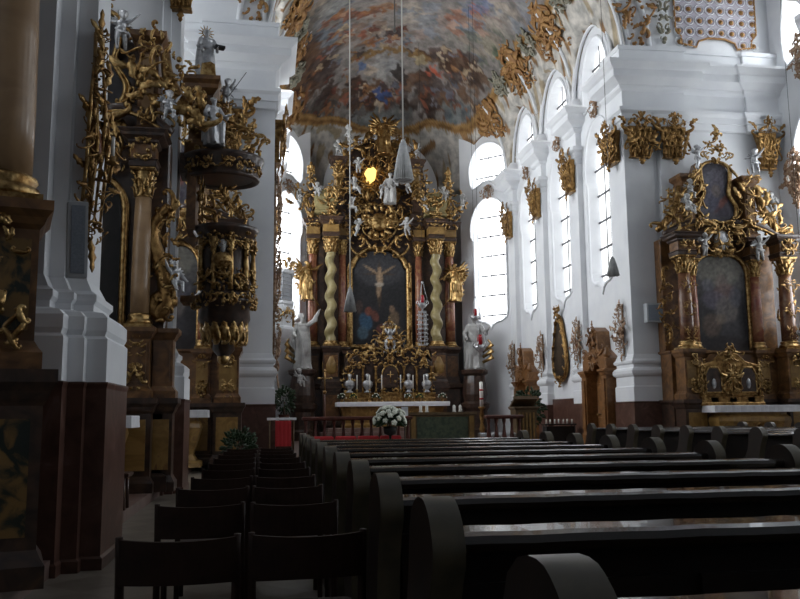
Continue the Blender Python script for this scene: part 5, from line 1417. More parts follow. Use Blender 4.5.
mb = MB(); mb.box(-.02, .02, 0, .26, .1, .14, 'black_iron'); mb.box(-.02, .02, 0, .24, .56, .60, 'black_iron'); mb.build('bracket', t)

# ------------------------------------------------------------------ hanging tassel lights on long cords
def tassel(loc, h, r, top, label, mt='tassel', rp='rope'):
    t = thing('hanging_tassel', label, 'hanging tassel', loc)
    mb = MB(); n = 26
    mb.lathe([(r * .10, h * .96), (r * .26, h * .9), (r * .32, h * .84), (r * .2, h * .8)], mt, (0, 0, 0), 14)
    mb.tube([(r * .98 * cos(k * 2 * PI / n), r * .98 * sin(k * 2 * PI / n), .03) for k in range(n)], r * .05, mt, 5, closed=True)
    mb.build('crown', t)
    m2 = MB(); g = random.Random(3)
    for k in range(n):
        a = k * 2 * PI / n; q = g.uniform(.9, 1.05)
        m2.tube([(r * .28 * cos(a), r * .28 * sin(a), h * .86), (r * .62 * q * cos(a), r * .62 * q * sin(a), h * .5), (r * q * cos(a), r * q * sin(a), g.uniform(0, .03) * h)], [r * .07, r * .10, r * .095], mt, 5)
    m2.lathe([(r * .26, h * .85), (r * .52, h * .5), (r * .85, h * .04)], 'tassel_dark', (0, 0, 0), 16)
    m2.build('fringe', t)
    m3 = MB(); m3.tube([(0, 0, h * .95), (0, 0, top - loc[2])], .020 if rp == 'rope' else .008, rp, 6); m3.build('cord', t)
tassel((3.37, 20.0, 7.18), 1.15, .24, 18.4, 'white fringed tassel-shaped hanging light on a long cord before the high altar top')
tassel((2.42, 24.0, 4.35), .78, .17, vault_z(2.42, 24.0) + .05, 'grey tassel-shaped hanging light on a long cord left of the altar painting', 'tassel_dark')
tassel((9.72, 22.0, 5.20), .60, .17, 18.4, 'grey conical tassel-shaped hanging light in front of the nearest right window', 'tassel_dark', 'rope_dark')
mb = MB(); mb.tube([(0, 0, 0), (0, 0, 6.6)], .02, 'rope_dark', 6); mb.ball((0, 0, 0), .05, 'rope_dark', 8, 6)
tag(mb.build('bell_rope', loc=(3.42, 21.5, 11.9)), 'short thin dark rope at the top of the picture beside the white cord', 'rope')
# ------------------------------------------------------------------ altar building blocks
def P_(o, parent, name): return o
def pedestal(mb, x, y, w, d, z0, z1, m, panel=None, pm=.05):
    h = z1 - z0
    mb.ring(rect(x - w / 2, x + w / 2, y - d / 2, y + d / 2), [(.06, z0), (.06, z0 + .10 * h), (.03, z0 + .13 * h), (0, z0 + .17 * h), (0, z1 - .17 * h), (.03, z1 - .14 * h), (.05, z1 - .10 * h), (.09, z1 - .06 * h), (.09, z1)], m)
    if panel: mb.ring(rect(x - w / 2 + pm, x + w / 2 - pm, y - d / 2 - .015, y - d / 2 + .02), [(0, z0 + .23 * h), (0, z1 - .23 * h)], panel)
def col_plain(mb, x, y, z0, z1, r, m):
    H = z1 - z0
    mb.lathe([(r, .10), (r * 1.02, .3 * H), (r * .98, .6 * H), (r * .86, H)], m, (x, y, z0), 20)
def col_base(mb, x, y, z, r, m):
    mb.ring(rect(x - r * 1.4, x + r * 1.4, y - r * 1.4, y + r * 1.4), [(0, z - .08), (0, z - .02)], m)
    mb.lathe([(r * 1.38, -.02), (r * 1.42, .02), (r * 1.3, .06), (r * 1.12, .08), (r * 1.25, .12), (r * 1.2, .15), (r * 1.0, .17)], m, (x, y, z), 18)
def col_twist(mb, x, y, z0, z1, r, m, turns=5.5, hand_=1):
    n = 110; seg = 14; vs = []; fs = []
    for k in range(n + 1):
        t = k / n; a = hand_ * t * turns * 2 * PI; am = r * .25 * min(1, t * 14, (1 - t) * 14); q = r * (.88 - .10 * t)
        for i in range(seg):
            b = 2 * PI * i / seg; vs.append((x + am * cos(a) + q * cos(b), y + am * sin(a) + q * sin(b), z0 + (z1 - z0) * t))
    for k in range(n):
        for i in range(seg):
            j = (i + 1) % seg; fs.append((k * seg + i, k * seg + j, (k + 1) * seg + j, (k + 1) * seg + i))
    mb.add(vs, fs, m, True)
def ent_block(mb, x, y, w, z0, z1, m1, m2):
    h = z1 - z0
    mb.ring(rect(x - w / 2, x + w / 2, y - w / 2, y + w / 2), [(0, z0), (.02, z0 + .02 * h), (.02, z0 + .16 * h), (.05, z0 + .20 * h), (0, z0 + .24 * h)], m1)
    mb.ring(rect(x - w / 2, x + w / 2, y - w / 2, y + w / 2), [(0, z0 + .24 * h), (0, z0 + .62 * h)], m2)
    mb.ring(rect(x - w / 2, x + w / 2, y - w / 2, y + w / 2), [(.01, z0 + .62 * h), (.05, z0 + .68 * h), (.05, z0 + .74 * h), (.14, z0 + .82 * h), (.15, z0 + .9 * h), (.20, z0 + .97 * h), (.20, z1)], m1)
def frame_tubes(mb, out, y, r, mt='gold'):
    mb.tube([(x, y, z) for x, z in out], r, mt, 6, closed=True)
    c = sum(p[0] for p in out) / len(out)
    mb.tube([(x - (.0 if abs(x - c) < .01 else math.copysign(r * 1.3, x - c)) * 1.0, y - r * .6, z) for x, z in out], r * .5, mt, 5, closed=True)
def candle(loc, hs, hc, label, group, mt='gold', r=.022):
    t = thing('candlestick', label, 'candlestick', loc, 0, group)
    mb = MB(); mb.lathe([(.10, 0), (.10, .02), (.05, .06), (.025, .10), (.045, hs * .3), (.02, hs * .45), (.035, hs * .6), (.018, hs * .8), (.06, hs * .95), (.06, hs)], mt, (0, 0, 0), 10); mb.build('stick', t)
    m2 = MB(); m2.lathe([(r, hs), (r, hs + hc), (.006, hs + hc + .02)], 'wax', (0, 0, 0), 8); m2.build('candle', t)
    return t

# ------------------------------------------------------------------ the high altar
HA = V((5.08, 36.0, .35))
ha = thing('high_altar', 'towering gilded high altar with twisted columns and dark crucifixion painting at the far end', 'altar', HA)
hx = lambda px: 5.08 + .0433 * (px - 384.5)
hz = lambda py: 4.41 + (345 - py) * .0447
def H(): return MB(HA)
mb = H()
mb.ring(rect(1.75, 8.4, 35.55, 37.4), [(.18, .35), (.18, .60), (.05, .66), (.05, .95), (0, 1.0), (0, 2.45), (.08, 2.52), (.10, 2.66), (0, 2.72), (0, 3.0)], 'dark_marble')
mb.ring(rect(3.3, 6.85, 35.3, 37.3), [(.1, .35), (.1, 1.0), (0, 1.05), (0, 3.9), (.08, 3.98), (.10, 4.1)], 'dark_marble')
mb.build('substructure', ha)
mb = H()
out = [(1.75, 3.0), (8.4, 3.0), (8.4, 9.6), (7.9, 10.2), (7.3, 11.2), (7.05, 12.6), (6.4, 13.4), (5.6, 13.9), (4.55, 13.9), (3.75, 13.4), (3.1, 12.6), (2.85, 11.2), (2.25, 10.2), (1.75, 9.6)]
mb.prism(out, 36.45, 37.2, 'dark_marble', .05); mb.build('back_wall', ha)
COLS = [(2.0, 36.05, .21, 'red_column', 0), (2.74, 35.55, .25, 'twist_marble', 1), (3.30, 36.15, .18, 'red_column', 0), (6.74, 36.15, .18, 'red_column', 0), (7.40, 35.55, .25, 'twist_marble', -1), (8.13, 36.05, .21, 'red_column', 0)]
for x, y, r, m, tw in COLS:
    mb = H(); pedestal(mb, x, y, r * 2.9, r * 2.9, .95, 2.6, 'dark_marble', 'brown_marble'); pedestal(mb, x, y, r * 2.7, r * 2.7, 2.6, 4.30, 'dark_marble', 'brown_marble')
    mb.lathe([(r * 1.0, 3.0), (r * 1.45, 3.2), (r * 1.5, 3.5), (r * 1.2, 3.85), (r * .9, 3.95)], 'mustard_marble', (x, y - .06, 0), 14) if tw else None
    mb.build('pedestal', ha)
    mb = H(); col_base(mb, x, y, 4.38, r, 'gold'); mb.build('column_base', ha)
    mb = H()
    if tw: col_twist(mb, x, y, 4.5, 8.45, r, m, 5.0, tw)
    else: col_plain(mb, x, y, 4.38, 8.45, r, m)
    mb.build('column', ha)
    mb = H(); mb.capital(x, y, 8.40, .66, r * .95, 'gold'); mb.build('capital', ha)
    mb = H(); ent_block(mb, x, y, r * 2.7, 9.06, 9.92, 'dark_marble', 'mustard_marble'); mb.build('entablature_block', ha)
    mb = H(); mb.M = T(x, y - r * 1.3, 9.6); mb.rocaille(0, 0, r * 3.2, .62, 9, int(x * 100), -.02, 'gold', r=.04, depth=.12); mb.build('entablature_ornament', ha)
# slender dark pilasters between the columns
for x in (2.36, 7.78):
    mb = H(); mb.ring(rect(x - .12, x + .12, 36.1, 36.5), [(.03, 4.2), (.03, 4.4), (0, 4.45), (0, 8.8), (.05, 9.0), (.05, 9.2)], 'dark_marble'); mb.build('pilaster', ha)
# main painting
hp = lambda v: 1.20 if v < .80 else (1.20 - .12 * sstep((v - .80) / .02)) * (1 - .62 * ((v - .80) / .20) ** 2.2)
CP = [(0, 3.55, 1.2, .9, 0, (.050, .050, .055), .7), (0, 2.7, .09, 1.05, 0, (.055, .036, .02), .8), (0, 3.2, .75, .05, 0, (.055, .036, .02), .8),
      (.02, 3.02, .15, .34, .05, (.27, .19, .12), .9), (-.02, 2.55, .10, .42, -.08, (.25, .175, .11), .85), (0, 2.72, .19, .10, 0, (.33, .29, .24), .9), (.02, 3.42, .09, .11, 0, (.21, .14, .09), .9),
      (.38, 3.38, .42, .055, .55, (.24, .165, .10), .85), (-.36, 3.38, .42, .055, -.55, (.24, .165, .10), .85),
      (-.62, 1.05, .28, .40, .3, (.03, .07, .12), .85), (-.50, 1.50, .16, .2, 0, (.16, .05, .03), .7), (.62, 1.1, .25, .45, -.2, (.15, .10, .06), .7), (.55, 1.62, .12, .16, 0, (.20, .13, .08), .7),
      (-.75, .55, .25, .3, 0, (.06, .10, .13), .7), (.15, .7, .3, .25, 0, (.12, .04, .03), .7), (-.9, 1.7, .15, .3, 0, (.08, .05, .04), .6), (.85, .6, .2, .35, .3, (.05, .04, .03), .8), (-.2, 1.3, .16, .26, .4, (.13, .045, .03), .7)]
canvas(HA, T(4.97, 0, 0), 4.42, 8.62, hp, 36.30, lambda u, v: (.014 + .008 * v, .013 + .009 * v, .014 + .010 * v), CP, ha, 'altar_painting', 40, 70)
mb = H(); out = [(4.97 + x, z) for x, z in outline_from_half(lambda v: hp(v) + .10, 4.34, 8.76, 40)]
mb.tube([(x, 36.26, z) for x, z in out], .11, 'gold', 8, closed=True); mb.tube([(4.97 + (x - 4.97) * 1.09, 36.24, z) for x, z in out], .05, 'gold', 6, closed=True)
for sg in (1, -1):
    for z in (5.0, 5.9, 6.8, 7.7): mb.leaf(4.97 + sg * 1.38, z, .45, PI / 2, .14, 36.16, 'gold', .1 * sg)
    mb.scroll('C', 4.97 + sg * 1.0, 8.62, .9, PI - .7 if sg == -1 else .7 + PI * 0, .06, 36.14, 'gold', sg)
    mb.scroll('S', 4.97 + sg * .55, 9.0, .8, .5 * sg, .06, 36.10, 'gold', sg)
mb.M = T(4.97, 36.1, 8.55); mb.rocaille(0, 0, 2.3, .9, 12, 91, 0, 'gold', r=.05); mb.build('painting_frame', ha)
# sunburst cartouche over the painting
mb = H(); mb.M = T(hx(381), 35.9, hz(222)) @ RX(PI / 2); mb.lathe([(.42, 0), (.40, .06), (.30, .12), (.0, .15)], 'gold', (0, 0, 0), 20); mb.M = T(hx(381), 35.9, hz(222))
for k in range(14):
    a = 2 * PI * k / 14; mb.leaf(.45 * cos(a), .45 * sin(a), .34, a, .20, -.02, 'gold', .2)
for k in range(10):
    a = 2 * PI * k / 10; mb.scroll('C', .78 * cos(a), .78 * sin(a), .42, a + PI / 2, .04, 0, 'gold', 1)
mb.M = T(hx(381), 35.9, hz(222) - .1); mb.rocaille(0, -.55, 3.4, 1.3, 18, 92, 0.06, 'gold', r=.045, shape=lambda v: .9 - .3 * v); mb.build('sunburst_cartouche', ha)
# upper storey: volutes, pillars, gilded cloud of ornament
for px, sg in ((325, -1), (438, 1)):
    mb = H(); mb.M = T(hx(px), 35.6, hz(214))
    mb.ring(rect(-.42, .42, -.3, .4), [(.06, -.16), (.06, -.04), (0, 0), (0, .10), (.08, .3), (.08, .55), (0, .8), (-.10, .92)], 'twist_marble', smooth=False)
    mb.build('upper_pedestal', ha)
    mb = H(); mb.M = T(hx(px), 35.25, hz(217)); mb.rocaille(sg * -.25, 0, .9, 1.1, 12, 100 + px, -.05, 'gold', r=.05); mb.build('volute_ornament', ha)
for px, sg in ((339, -1), (421, 1)):
    mb = H(); x = hx(px)
    mb.ring(rect(x - .21, x + .21, 35.85, 36.3), [(.08, 10.0), (.08, 10.3), (0, 10.4), (0, 10.95)], 'dark_marble')
    mb.lathe([(.24, 10.95), (.27, 11.1), (.2, 11.4), (.19, 12.3), (.25, 12.45)], 'mustard_marble', (x, 36.05, 0), 14)
    mb.ring(rect(x - .26, x + .26, 35.8, 36.3), [(0, 12.40), (.06, 12.52), (.06, 12.60), (.14, 12.72), (.14, 12.82)], 'dark_marble'); mb.build('upper_pillar', ha)
    mb = H(); mb.M = T(x, 35.75, 10.9); mb.rocaille(0, 0, .8, 1.7, 14, 120 + px, 0, 'gold', r=.045); mb.build('pillar_ornament', ha)
for px in (310.5, 453):
    mb = H(); mb.M = T(hx(px), 35.8, 0)
    mb.lathe([(.16, 9.9), (.10, 10.1), (.22, 10.4), (.28, 10.7), (.16, 10.95), (.22, 11.05)], 'dark_marble', (0, 0, 0), 14)
    mb.rocaille(0, 10.3, .9, 2.0, 18, 130 + int(px), -.1, 'gold', r=.045, shape=lambda v: .95 - .75 * v); mb.leaf(0, 12.0, .5, PI / 2, .2, -.1, 'gold', 0)
    mb.rocaille(0, 10.0, .75, .9, 8, 131 + int(px), -.15, 'gold', r=.05)
    mb.build('flaming_urn', ha)
for k, (px, py, w, h, n) in enumerate(((360, 205, 1.5, 1.6, 16), (405, 205, 1.5, 1.6, 16), (360, 168, 1.3, 1.7, 16), (405, 165, 1.3, 1.7, 16), (384, 150, 1.6, 1.5, 14), (384, 182, 1.2, 1.4, 10), (347, 232, 1.1, 1.2, 10), (416, 232, 1.1, 1.2, 10))):
    mb = H(); mb.M = T(hx(px), 36.35, hz(py)); mb.rocaille(0, -.2, w, h, int(n * 2.2), 140 + k, 0, 'gold_dull' if k % 2 else 'gold', sym=False, r=.034, depth=.4); mb.build('gloria_ornament', ha)
mb = H(); mb.M = T(hx(380), 36.40, hz(172))
for k in range(22):
    a = 2 * PI * k / 22 + .07; L = 1.0 + .5 * (k % 2)
    mb.tube([(.3 * cos(a), 0, .3 * sin(a)), (L * cos(a), -.05, L * sin(a))], [.045, .015], 'gold', 5)
mb.build('gold_rays', ha)
mb = H(); mb.M = T(hx(373), 35.95, hz(173)); mb.prism([(.26 * cos(a) * (1.1 if k % 2 else .85), .34 * sin(a) * (1.1 if k % 3 else .8)) for k, a in enumerate([2 * PI * q / 11 for q in range(11)])], -.02, .3, 'pane_amber'); tag(mb.build('amber_light', ha), 'small glowing amber window amid the gilded clouds')
# side brackets with gilded ornament at both flanks of the columns
for px, sg in ((305, -1), (459, 1)):
    mb = H(); mb.M = T(hx(px), 35.85, 6.3); mb.rocaille(0, 0, .8, 1.5, 12, 160 + px, -.1, 'gold', r=.045, sym=False); mb.build('flank_ornament', ha)
    mb = H(); mb.M = T(hx(px), 35.95, 10.2); mb.rocaille(sg * .15, 0, .9, 1.3, 10, 170 + px, -.1, 'gold_dull', r=.045, sym=False); mb.build('flank_ornament', ha)

# altar steps and table
mb = MB(); mb.ring(rect(2.2, 8.0, 33.2, 35.3), [(.3, .352), (.3, .52), (0, .52), (0, .69), (-.25, .69), (-.25, .85)], 'step_marble'); struct(mb.build('floor_altar_steps'))
t = thing('altar_table', 'long mottled ochre marble altar table under the tabernacle of the high altar', 'altar table', (5.25, 34.75, .85))
mb = MB((5.25, 34.75, .85))
mb.ring([(3.15, 34.45), (3.5, 34.3), (7.0, 34.3), (7.35, 34.45), (7.35, 35.2), (3.15, 35.2)], [(.0, .85), (.02, .95), (-.10, 1.05), (-.04, 1.3), (.04, 1.55), (.08, 1.68), (.02, 1.76), (.14, 1.80), (.16, 1.86)], 'mustard_marble'); mb.build('table_body', t)
mb = MB((5.25, 34.75, .85)); mb.M = T(5.25, 34.3, 1.0); mb.rocaille(0, 0, 1.6, .6, 8, 180, -.02, 'gold_dull', r=.03, depth=.05); mb.build('table_ornament', t)
mb = MB(); mb.ring(rect(2.92, 7.58, 34.10, 35.2), [(.02, 1.72), (.03, 1.85), (.02, 1.90), (-.02, 1.905)], 'cloth_white')
tag(mb.build('altar_cloth', loc=(0, 0, 0)), 'long white cloth on the high altar table', 'altar cloth')
# tabernacle with crown
tb = thing('tabernacle', 'gilded tabernacle retable with crowned middle tower standing on the high altar table', 'tabernacle', (5.2, 35.0, 1.905))
TO = (5.2, 35.0, 1.905); tx = lambda px: 5.2 + (px - 388.5) * .0421; tz = lambda py: 1.93 + (401 - py) * .0432
mb = MB(TO); mb.ring([(3.3, 34.75), (4.6, 34.75), (4.75, 34.55), (5.65, 34.55), (5.8, 34.75), (7.1, 34.75), (7.1, 35.18), (3.3, 35.18)], [(.03, 1.905), (.03, 2.05), (0, 2.1), (0, 2.2), (.04, 2.25), (.04, 2.3)], 'gold_dull'); mb.build('plinth', tb)
mb = MB(TO); mb.prism([(3.35, 2.3), (7.05, 2.3), (7.05, 3.6), (6.5, 3.95), (5.9, 4.1), (5.75, 4.6), (5.4, 5.0), (5.0, 5.0), (4.65, 4.6), (4.5, 4.1), (3.9, 3.95), (3.35, 3.6)], 34.98, 35.2, 'dark_marble', .03); mb.build('back_board', tb)
for x in (3.42, 4.05, 4.60, 5.80, 6.35, 6.98):
    mb = MB(TO); mb.lathe([(.07, 2.3), (.05, 2.4), (.045, 2.7), (.07, 2.95), (.045, 3.2), (.075, 3.35), (.09, 3.42)], 'gold_dull', (x, 34.85, 0), 10); mb.build('colonnette', tb)
for k, (x, z, w, h, n) in enumerate(((3.75, 3.35, .9, .7, 12), (6.65, 3.35, .9, .7, 12), (4.35, 3.5, .9, .8, 12), (6.05, 3.5, .9, .8, 12), (5.2, 3.9, 1.5, 1.1, 20), (5.2, 2.3, 1.3, .6, 12), (5.2, 3.3, 1.0, .6, 10), (3.4, 2.2, .5, 1.2, 8), (7.0, 2.2, .5, 1.2, 8))):
    mb = MB(TO); mb.M = T(x, 34.84, z); mb.rocaille(0, 0, w, h, n, 200 + k, 0, 'gold', r=.032, depth=.1); mb.build('rocaille_ornament', tb)
mb = MB(TO); mb.prism([(4.88, 2.5), (5.52, 2.5), (5.52, 3.15), (5.40, 3.35), (5.2, 3.42), (5.0, 3.35), (4.88, 3.15)], 34.72, 34.85, 'dark_marble', .02); mb.tube([(5.2 + .36 * cos(k * PI / 10) , 34.72, 3.0 + .46 * sin(k * PI / 10)) for k in range(11)], .035, 'gold', 6)
mb.tube([(5.2, 34.70, 2.7), (5.2, 34.70, 3.2)], .02, 'gold', 5); mb.tube([(5.07, 34.70, 3.05), (5.33, 34.70, 3.05)], .02, 'gold', 5); mb.build('tabernacle_door', tb)
mb = MB(TO); mb.M = T(5.2, 34.8, 4.45); mb.ball((0, 0, 0), (.26, .10, .32), 'silver', 12, 8); mb.rocaille(0, -.5, .9, 1.0, 10, 215, -.02, 'silver', r=.03, depth=.05); mb.build('silver_medallion', tb)
mb = MB(TO); mb.M = T(5.2, 34.95, 5.0); mb.lathe([(.20, 0), (.22, .05), (.18, .08)], 'gold', (0, 0, 0), 14)
for k in range(8):
    a = 2 * PI * k / 8; mb.tube([(.19 * cos(a), .19 * sin(a), .06), (.25 * cos(a), .25 * sin(a), .2), (.14 * cos(a), .14 * sin(a), .32), (0, 0, .34)], .02, 'gold', 5); mb.ball((.25 * cos(a), .25 * sin(a), .2), .028, 'silver', 6, 4)
mb.ball((0, 0, .38), .05, 'gold', 8, 6); mb.tube([(0, 0, .42), (0, 0, .56)], .014, 'gold', 5); mb.tube([(-.05, 0, .50), (.05, 0, .50)], .014, 'gold', 5); mb.build('crown', tb)
# reliquary busts in the bays of the tabernacle
m = MB(); mt = 'plaster'
m.M = Matrix.Scale(.72, 4, (0, 1, 0)); m.lathe([(.18, 0), (.19, .03), (.10, .08), (.08, .14), (.17, .22), (.26, .36), (.25, .50), (.16, .60)], mt, (0, 0, 0), 20); m.M = Matrix.Identity(4)
limb(m, [(0, 0, .58), (0, 0, .70)], [.085, .07]); head(m, (0, -.01, .80), 1.75, True, True); PROTO['bust'] = remesh(m, 'bust', .018)
for px, lab in ((347.5, 'silver reliquary bust at the far left of the high altar tabernacle'), (365.5, 'silver reliquary bust just left of the tabernacle door'), (407, 'silver reliquary bust just right of the tabernacle door'), (425.5, 'silver reliquary bust at the far right of the high altar tabernacle')):
    statue('bust', 'reliquary_bust', lab, (tx(px), 34.72, 2.3), .84, 0, 'silver', 'bust', 'reliquary busts on the high altar')
for k, px in enumerate((354, 366.5, 378.5, 397.5, 410, 421)):
    candle((tx(px) + (-.25 if k < 3 else .25) * (k in (2, 3)) * 0, 34.38, 1.905), .52, .58, ['tall white candle on a gilded stick, leftmost on the high altar table', 'white altar candle in front of the left inner bust', 'white altar candle left of the tabernacle door', 'white altar candle right of the tabernacle door', 'white altar candle in front of the right inner bust', 'tall white candle on a gilded stick, rightmost on the high altar table'][k], 'candlesticks on the high altar')
def posy(loc, r, n, label, name='flower_posy', seed=0, group=None, pot=True, petals='petal_white', cat='flowers'):
    g = random.Random(seed); t = thing(name, label, cat, loc, 0, group)
    mb = MB()
    if pot: mb.lathe([(r * .3, 0), (r * .42, r * .5), (r * .38, r * .55)], 'gold_dull', (0, 0, 0), 10); mb.build('vase', t)
    z0 = r * .5 if pot else 0
    mb = MB()
    for k in range(n * 4):
        a = g.uniform(0, 2 * PI); b = g.uniform(-.1, 1.4); d = V((cos(a) * cos(b), sin(a) * cos(b), sin(b)))
        q = V((0, 0, z0 + r * .3)) + d * r * .45; e = q + d * r * .5 + V((0, 0, -.06 * r))
        mb.tube([q, (q + e) / 2 + V((0, 0, r * .08)), e], [r * .03, r * .12, r * .02], 'leaf_green', 5, flat=.3)
    mb.build('foliage', t)
    mb = MB()
    for k in range(n):
        a = k * 2.4; b = .05 + 1.35 * (k / n); d = V((cos(a) * cos(b), sin(a) * cos(b), sin(b))); c = V((0, 0, z0 + r * .3)) + d * r * g.uniform(.8, 1.)
        mb.ball(c, r * .10, petals, 6, 5)
        for q in range(5):
            w = 2 * PI * q / 5; u = d.orthogonal().normalized(); v = d.cross(u); mb.ball(c + (u * cos(w) + v * sin(w)) * r * .10, (r * .075,) * 3, petals, 5, 4)
    mb.build('blossoms', t)
    return t
for k, px in enumerate((338.5, 350, 372, 404.5, 416, 438.5)):
    posy((tx(px), 34.22, 1.905), .20, 9, ['small white posy at the left end of the high altar cloth', 'small yellowish posy second from the left on the high altar cloth', 'small white posy third from the left on the high altar cloth', 'small white posy just right of the tabernacle foot', 'small yellow posy second from the right on the high altar cloth', 'small white posy at the right end of the high altar cloth'][k], seed=k, group='posies on the high altar', petals='petal_yellow' if k in (1, 4) else 'petal_white')

# ---- figures of the high altar
def hs(proto, px, py, h, label, mt='white_statue', rz=0., name='putto', cat='statue', y=35.45, grp='putti on the high altar', rx=0.):
    return statue(proto, name, label, (hx(px) , y, hz(py) + (.12 if proto.startswith('putto') else 0)), h * (.80 if proto.startswith('putto') else 1), (rz * 2 + .5 * sin(px * 1.7)) if proto.startswith('putto') else rz, mt, cat, grp, rx + (.25 * sin(px * 2.3) if 'flying' in proto else 0))
hs('angel', 386.5, 155, 1.75, 'gilded angel with raised wings at the very top of the high altar', 'gold', .2, 'angel', grp=None, y=35.55)
o = bpy.data.objects['angel']; wings(o, 'gold', 1, .72, .46)
hs('seated_figure', 391, 207, 1.45, 'white seated figure in the centre of the gilded clouds, above the sunburst', rz=-.2, name='seated_saint', grp=None)
hs('putto_flying', 350, 146, 1.1, 'white putto flying left of the topmost gold angel', rz=-.5)
hs('putto', 325, 152, .0001 + .9, 'white putto standing on the left upper pillar of the high altar', rz=.3, y=35.9) if False else None
hs('putto', 339, 156.5, 1.05, 'white putto standing on top of the left upper pillar', rz=.3, y=36.0)
hs('putto', 421, 156.5, 1.05, 'white putto standing on top of the right upper pillar', rz=-.3, y=36.0)
hs('putto_seated', 355, 200, 1.15, 'white putto seated left of the amber light', rz=.4)
hs('putto_flying', 358, 176, .9, 'small white putto hovering just left above the amber light', rz=.2)
hs('putto_flying', 410, 195, 1.0, 'white putto flying right of the central seated figure', rz=-.4)
hs('putto_seated', 352, 218, 1.0, 'white putto seated above the left end of the painting frame', rz=.6)
hs('putto_flying', 356, 240, 1.05, 'white putto at the left shoulder of the painting arch', rz=.3)
hs('putto_flying', 408, 238, 1.05, 'white putto at the right shoulder of the painting arch', rz=-.3)
hs('putto', 300, 212, 1.15, 'white putto on the far left cornice of the high altar', rz=.5, y=35.7)
hs('putto_seated', 317, 206, 1.05, 'white putto seated beside the left flaming urn', rz=.1, y=35.3)
hs('putto_seated', 447, 206, 1.05, 'white putto seated beside the right flaming urn', rz=-.1, y=35.3)
hs('putto', 468, 212, 1.15, 'white putto on the far right cornice of the high altar', rz=-.5, y=35.7)
hs('putto_flying', 381, 203, .8, 'small white putto at the knees of the central seated figure', rz=.5, y=35.2)
hs('putto_flying', 427, 215, .9, 'small white putto on the right upper pedestal', rz=-.6, y=35.2)
# angels on the outer columns
for px, sg, lab in ((307, -1, 'gilded kneeling angel with white head hanging on the left outer column of the high altar'), (457, 1, 'gilded angel with white head hanging on the right outer column of the high altar')):
    o = hs('angel', px, 303, 1.7, lab, 'gold', .6 * -sg, 'column_angel', grp=None, y=35.5)
    wings(o, 'gold', 1, .7, .40)
    mb = MB(); mb.tube([(.1 * sg, -.05, .30), (.42 * -sg, -.12, -.25)], .012, 'gold', 5); mb.build('staff', o)
# flanking white saints on marble pedestals
for px, sg, lab, pl in ((301, -1, 'white saint statue with outstretched arm left of the high altar', 'tall dark marble pedestal under the white saint left of the high altar'), (476, 1, 'white saint statue with raised arm right of the high altar', 'tall dark marble pedestal under the white saint right of the high altar')):
    x = hx(px) ; y = 35.2
    x = 5.08 + (px - 384.5) * .0425
    mb = MB((x, y, .35)); mb.ring(circ(x, y, .52, 20), [(.12, .35), (.12, .7), (0, .8), (0, 1.5), (.10, 1.65), (.12, 1.8), (-.04, 1.9), (.02, 2.2), (-.02, 2.7), (-.08, 3.0), (.06, 3.1), (.08, 3.25), (-.05, 3.3)], 'dark_marble', smooth=False)
    tag(mb.build('statue_pedestal'), pl, 'pedestal')
    o = statue('orator' if sg < 0 else 'preacher', 'saint_statue', lab, (x, y, 3.3), 2.35, -.3 * sg, 'white_statue', 'statue')
    mb = MB()
    for q in range(3): mb.tube([(.16 * sg, -.05 + .04 * q, .12 + .1 * q), (.34 * sg, -.1, .2 + .12 * q), (.26 * sg, .0, .34 + .1 * q)], [.03, .045, .02], 'gold', 6, flat=.5)
    tag(mb.build('gilded_drapery', o), 'gilded edge of the cloak')
statue('putto_seated', 'putto', 'white putto seated at the feet of the saint left of the high altar', (hx(297) + .12, 34.65, 2.60 - .1), .95, .3, 'white_statue', 'statue')
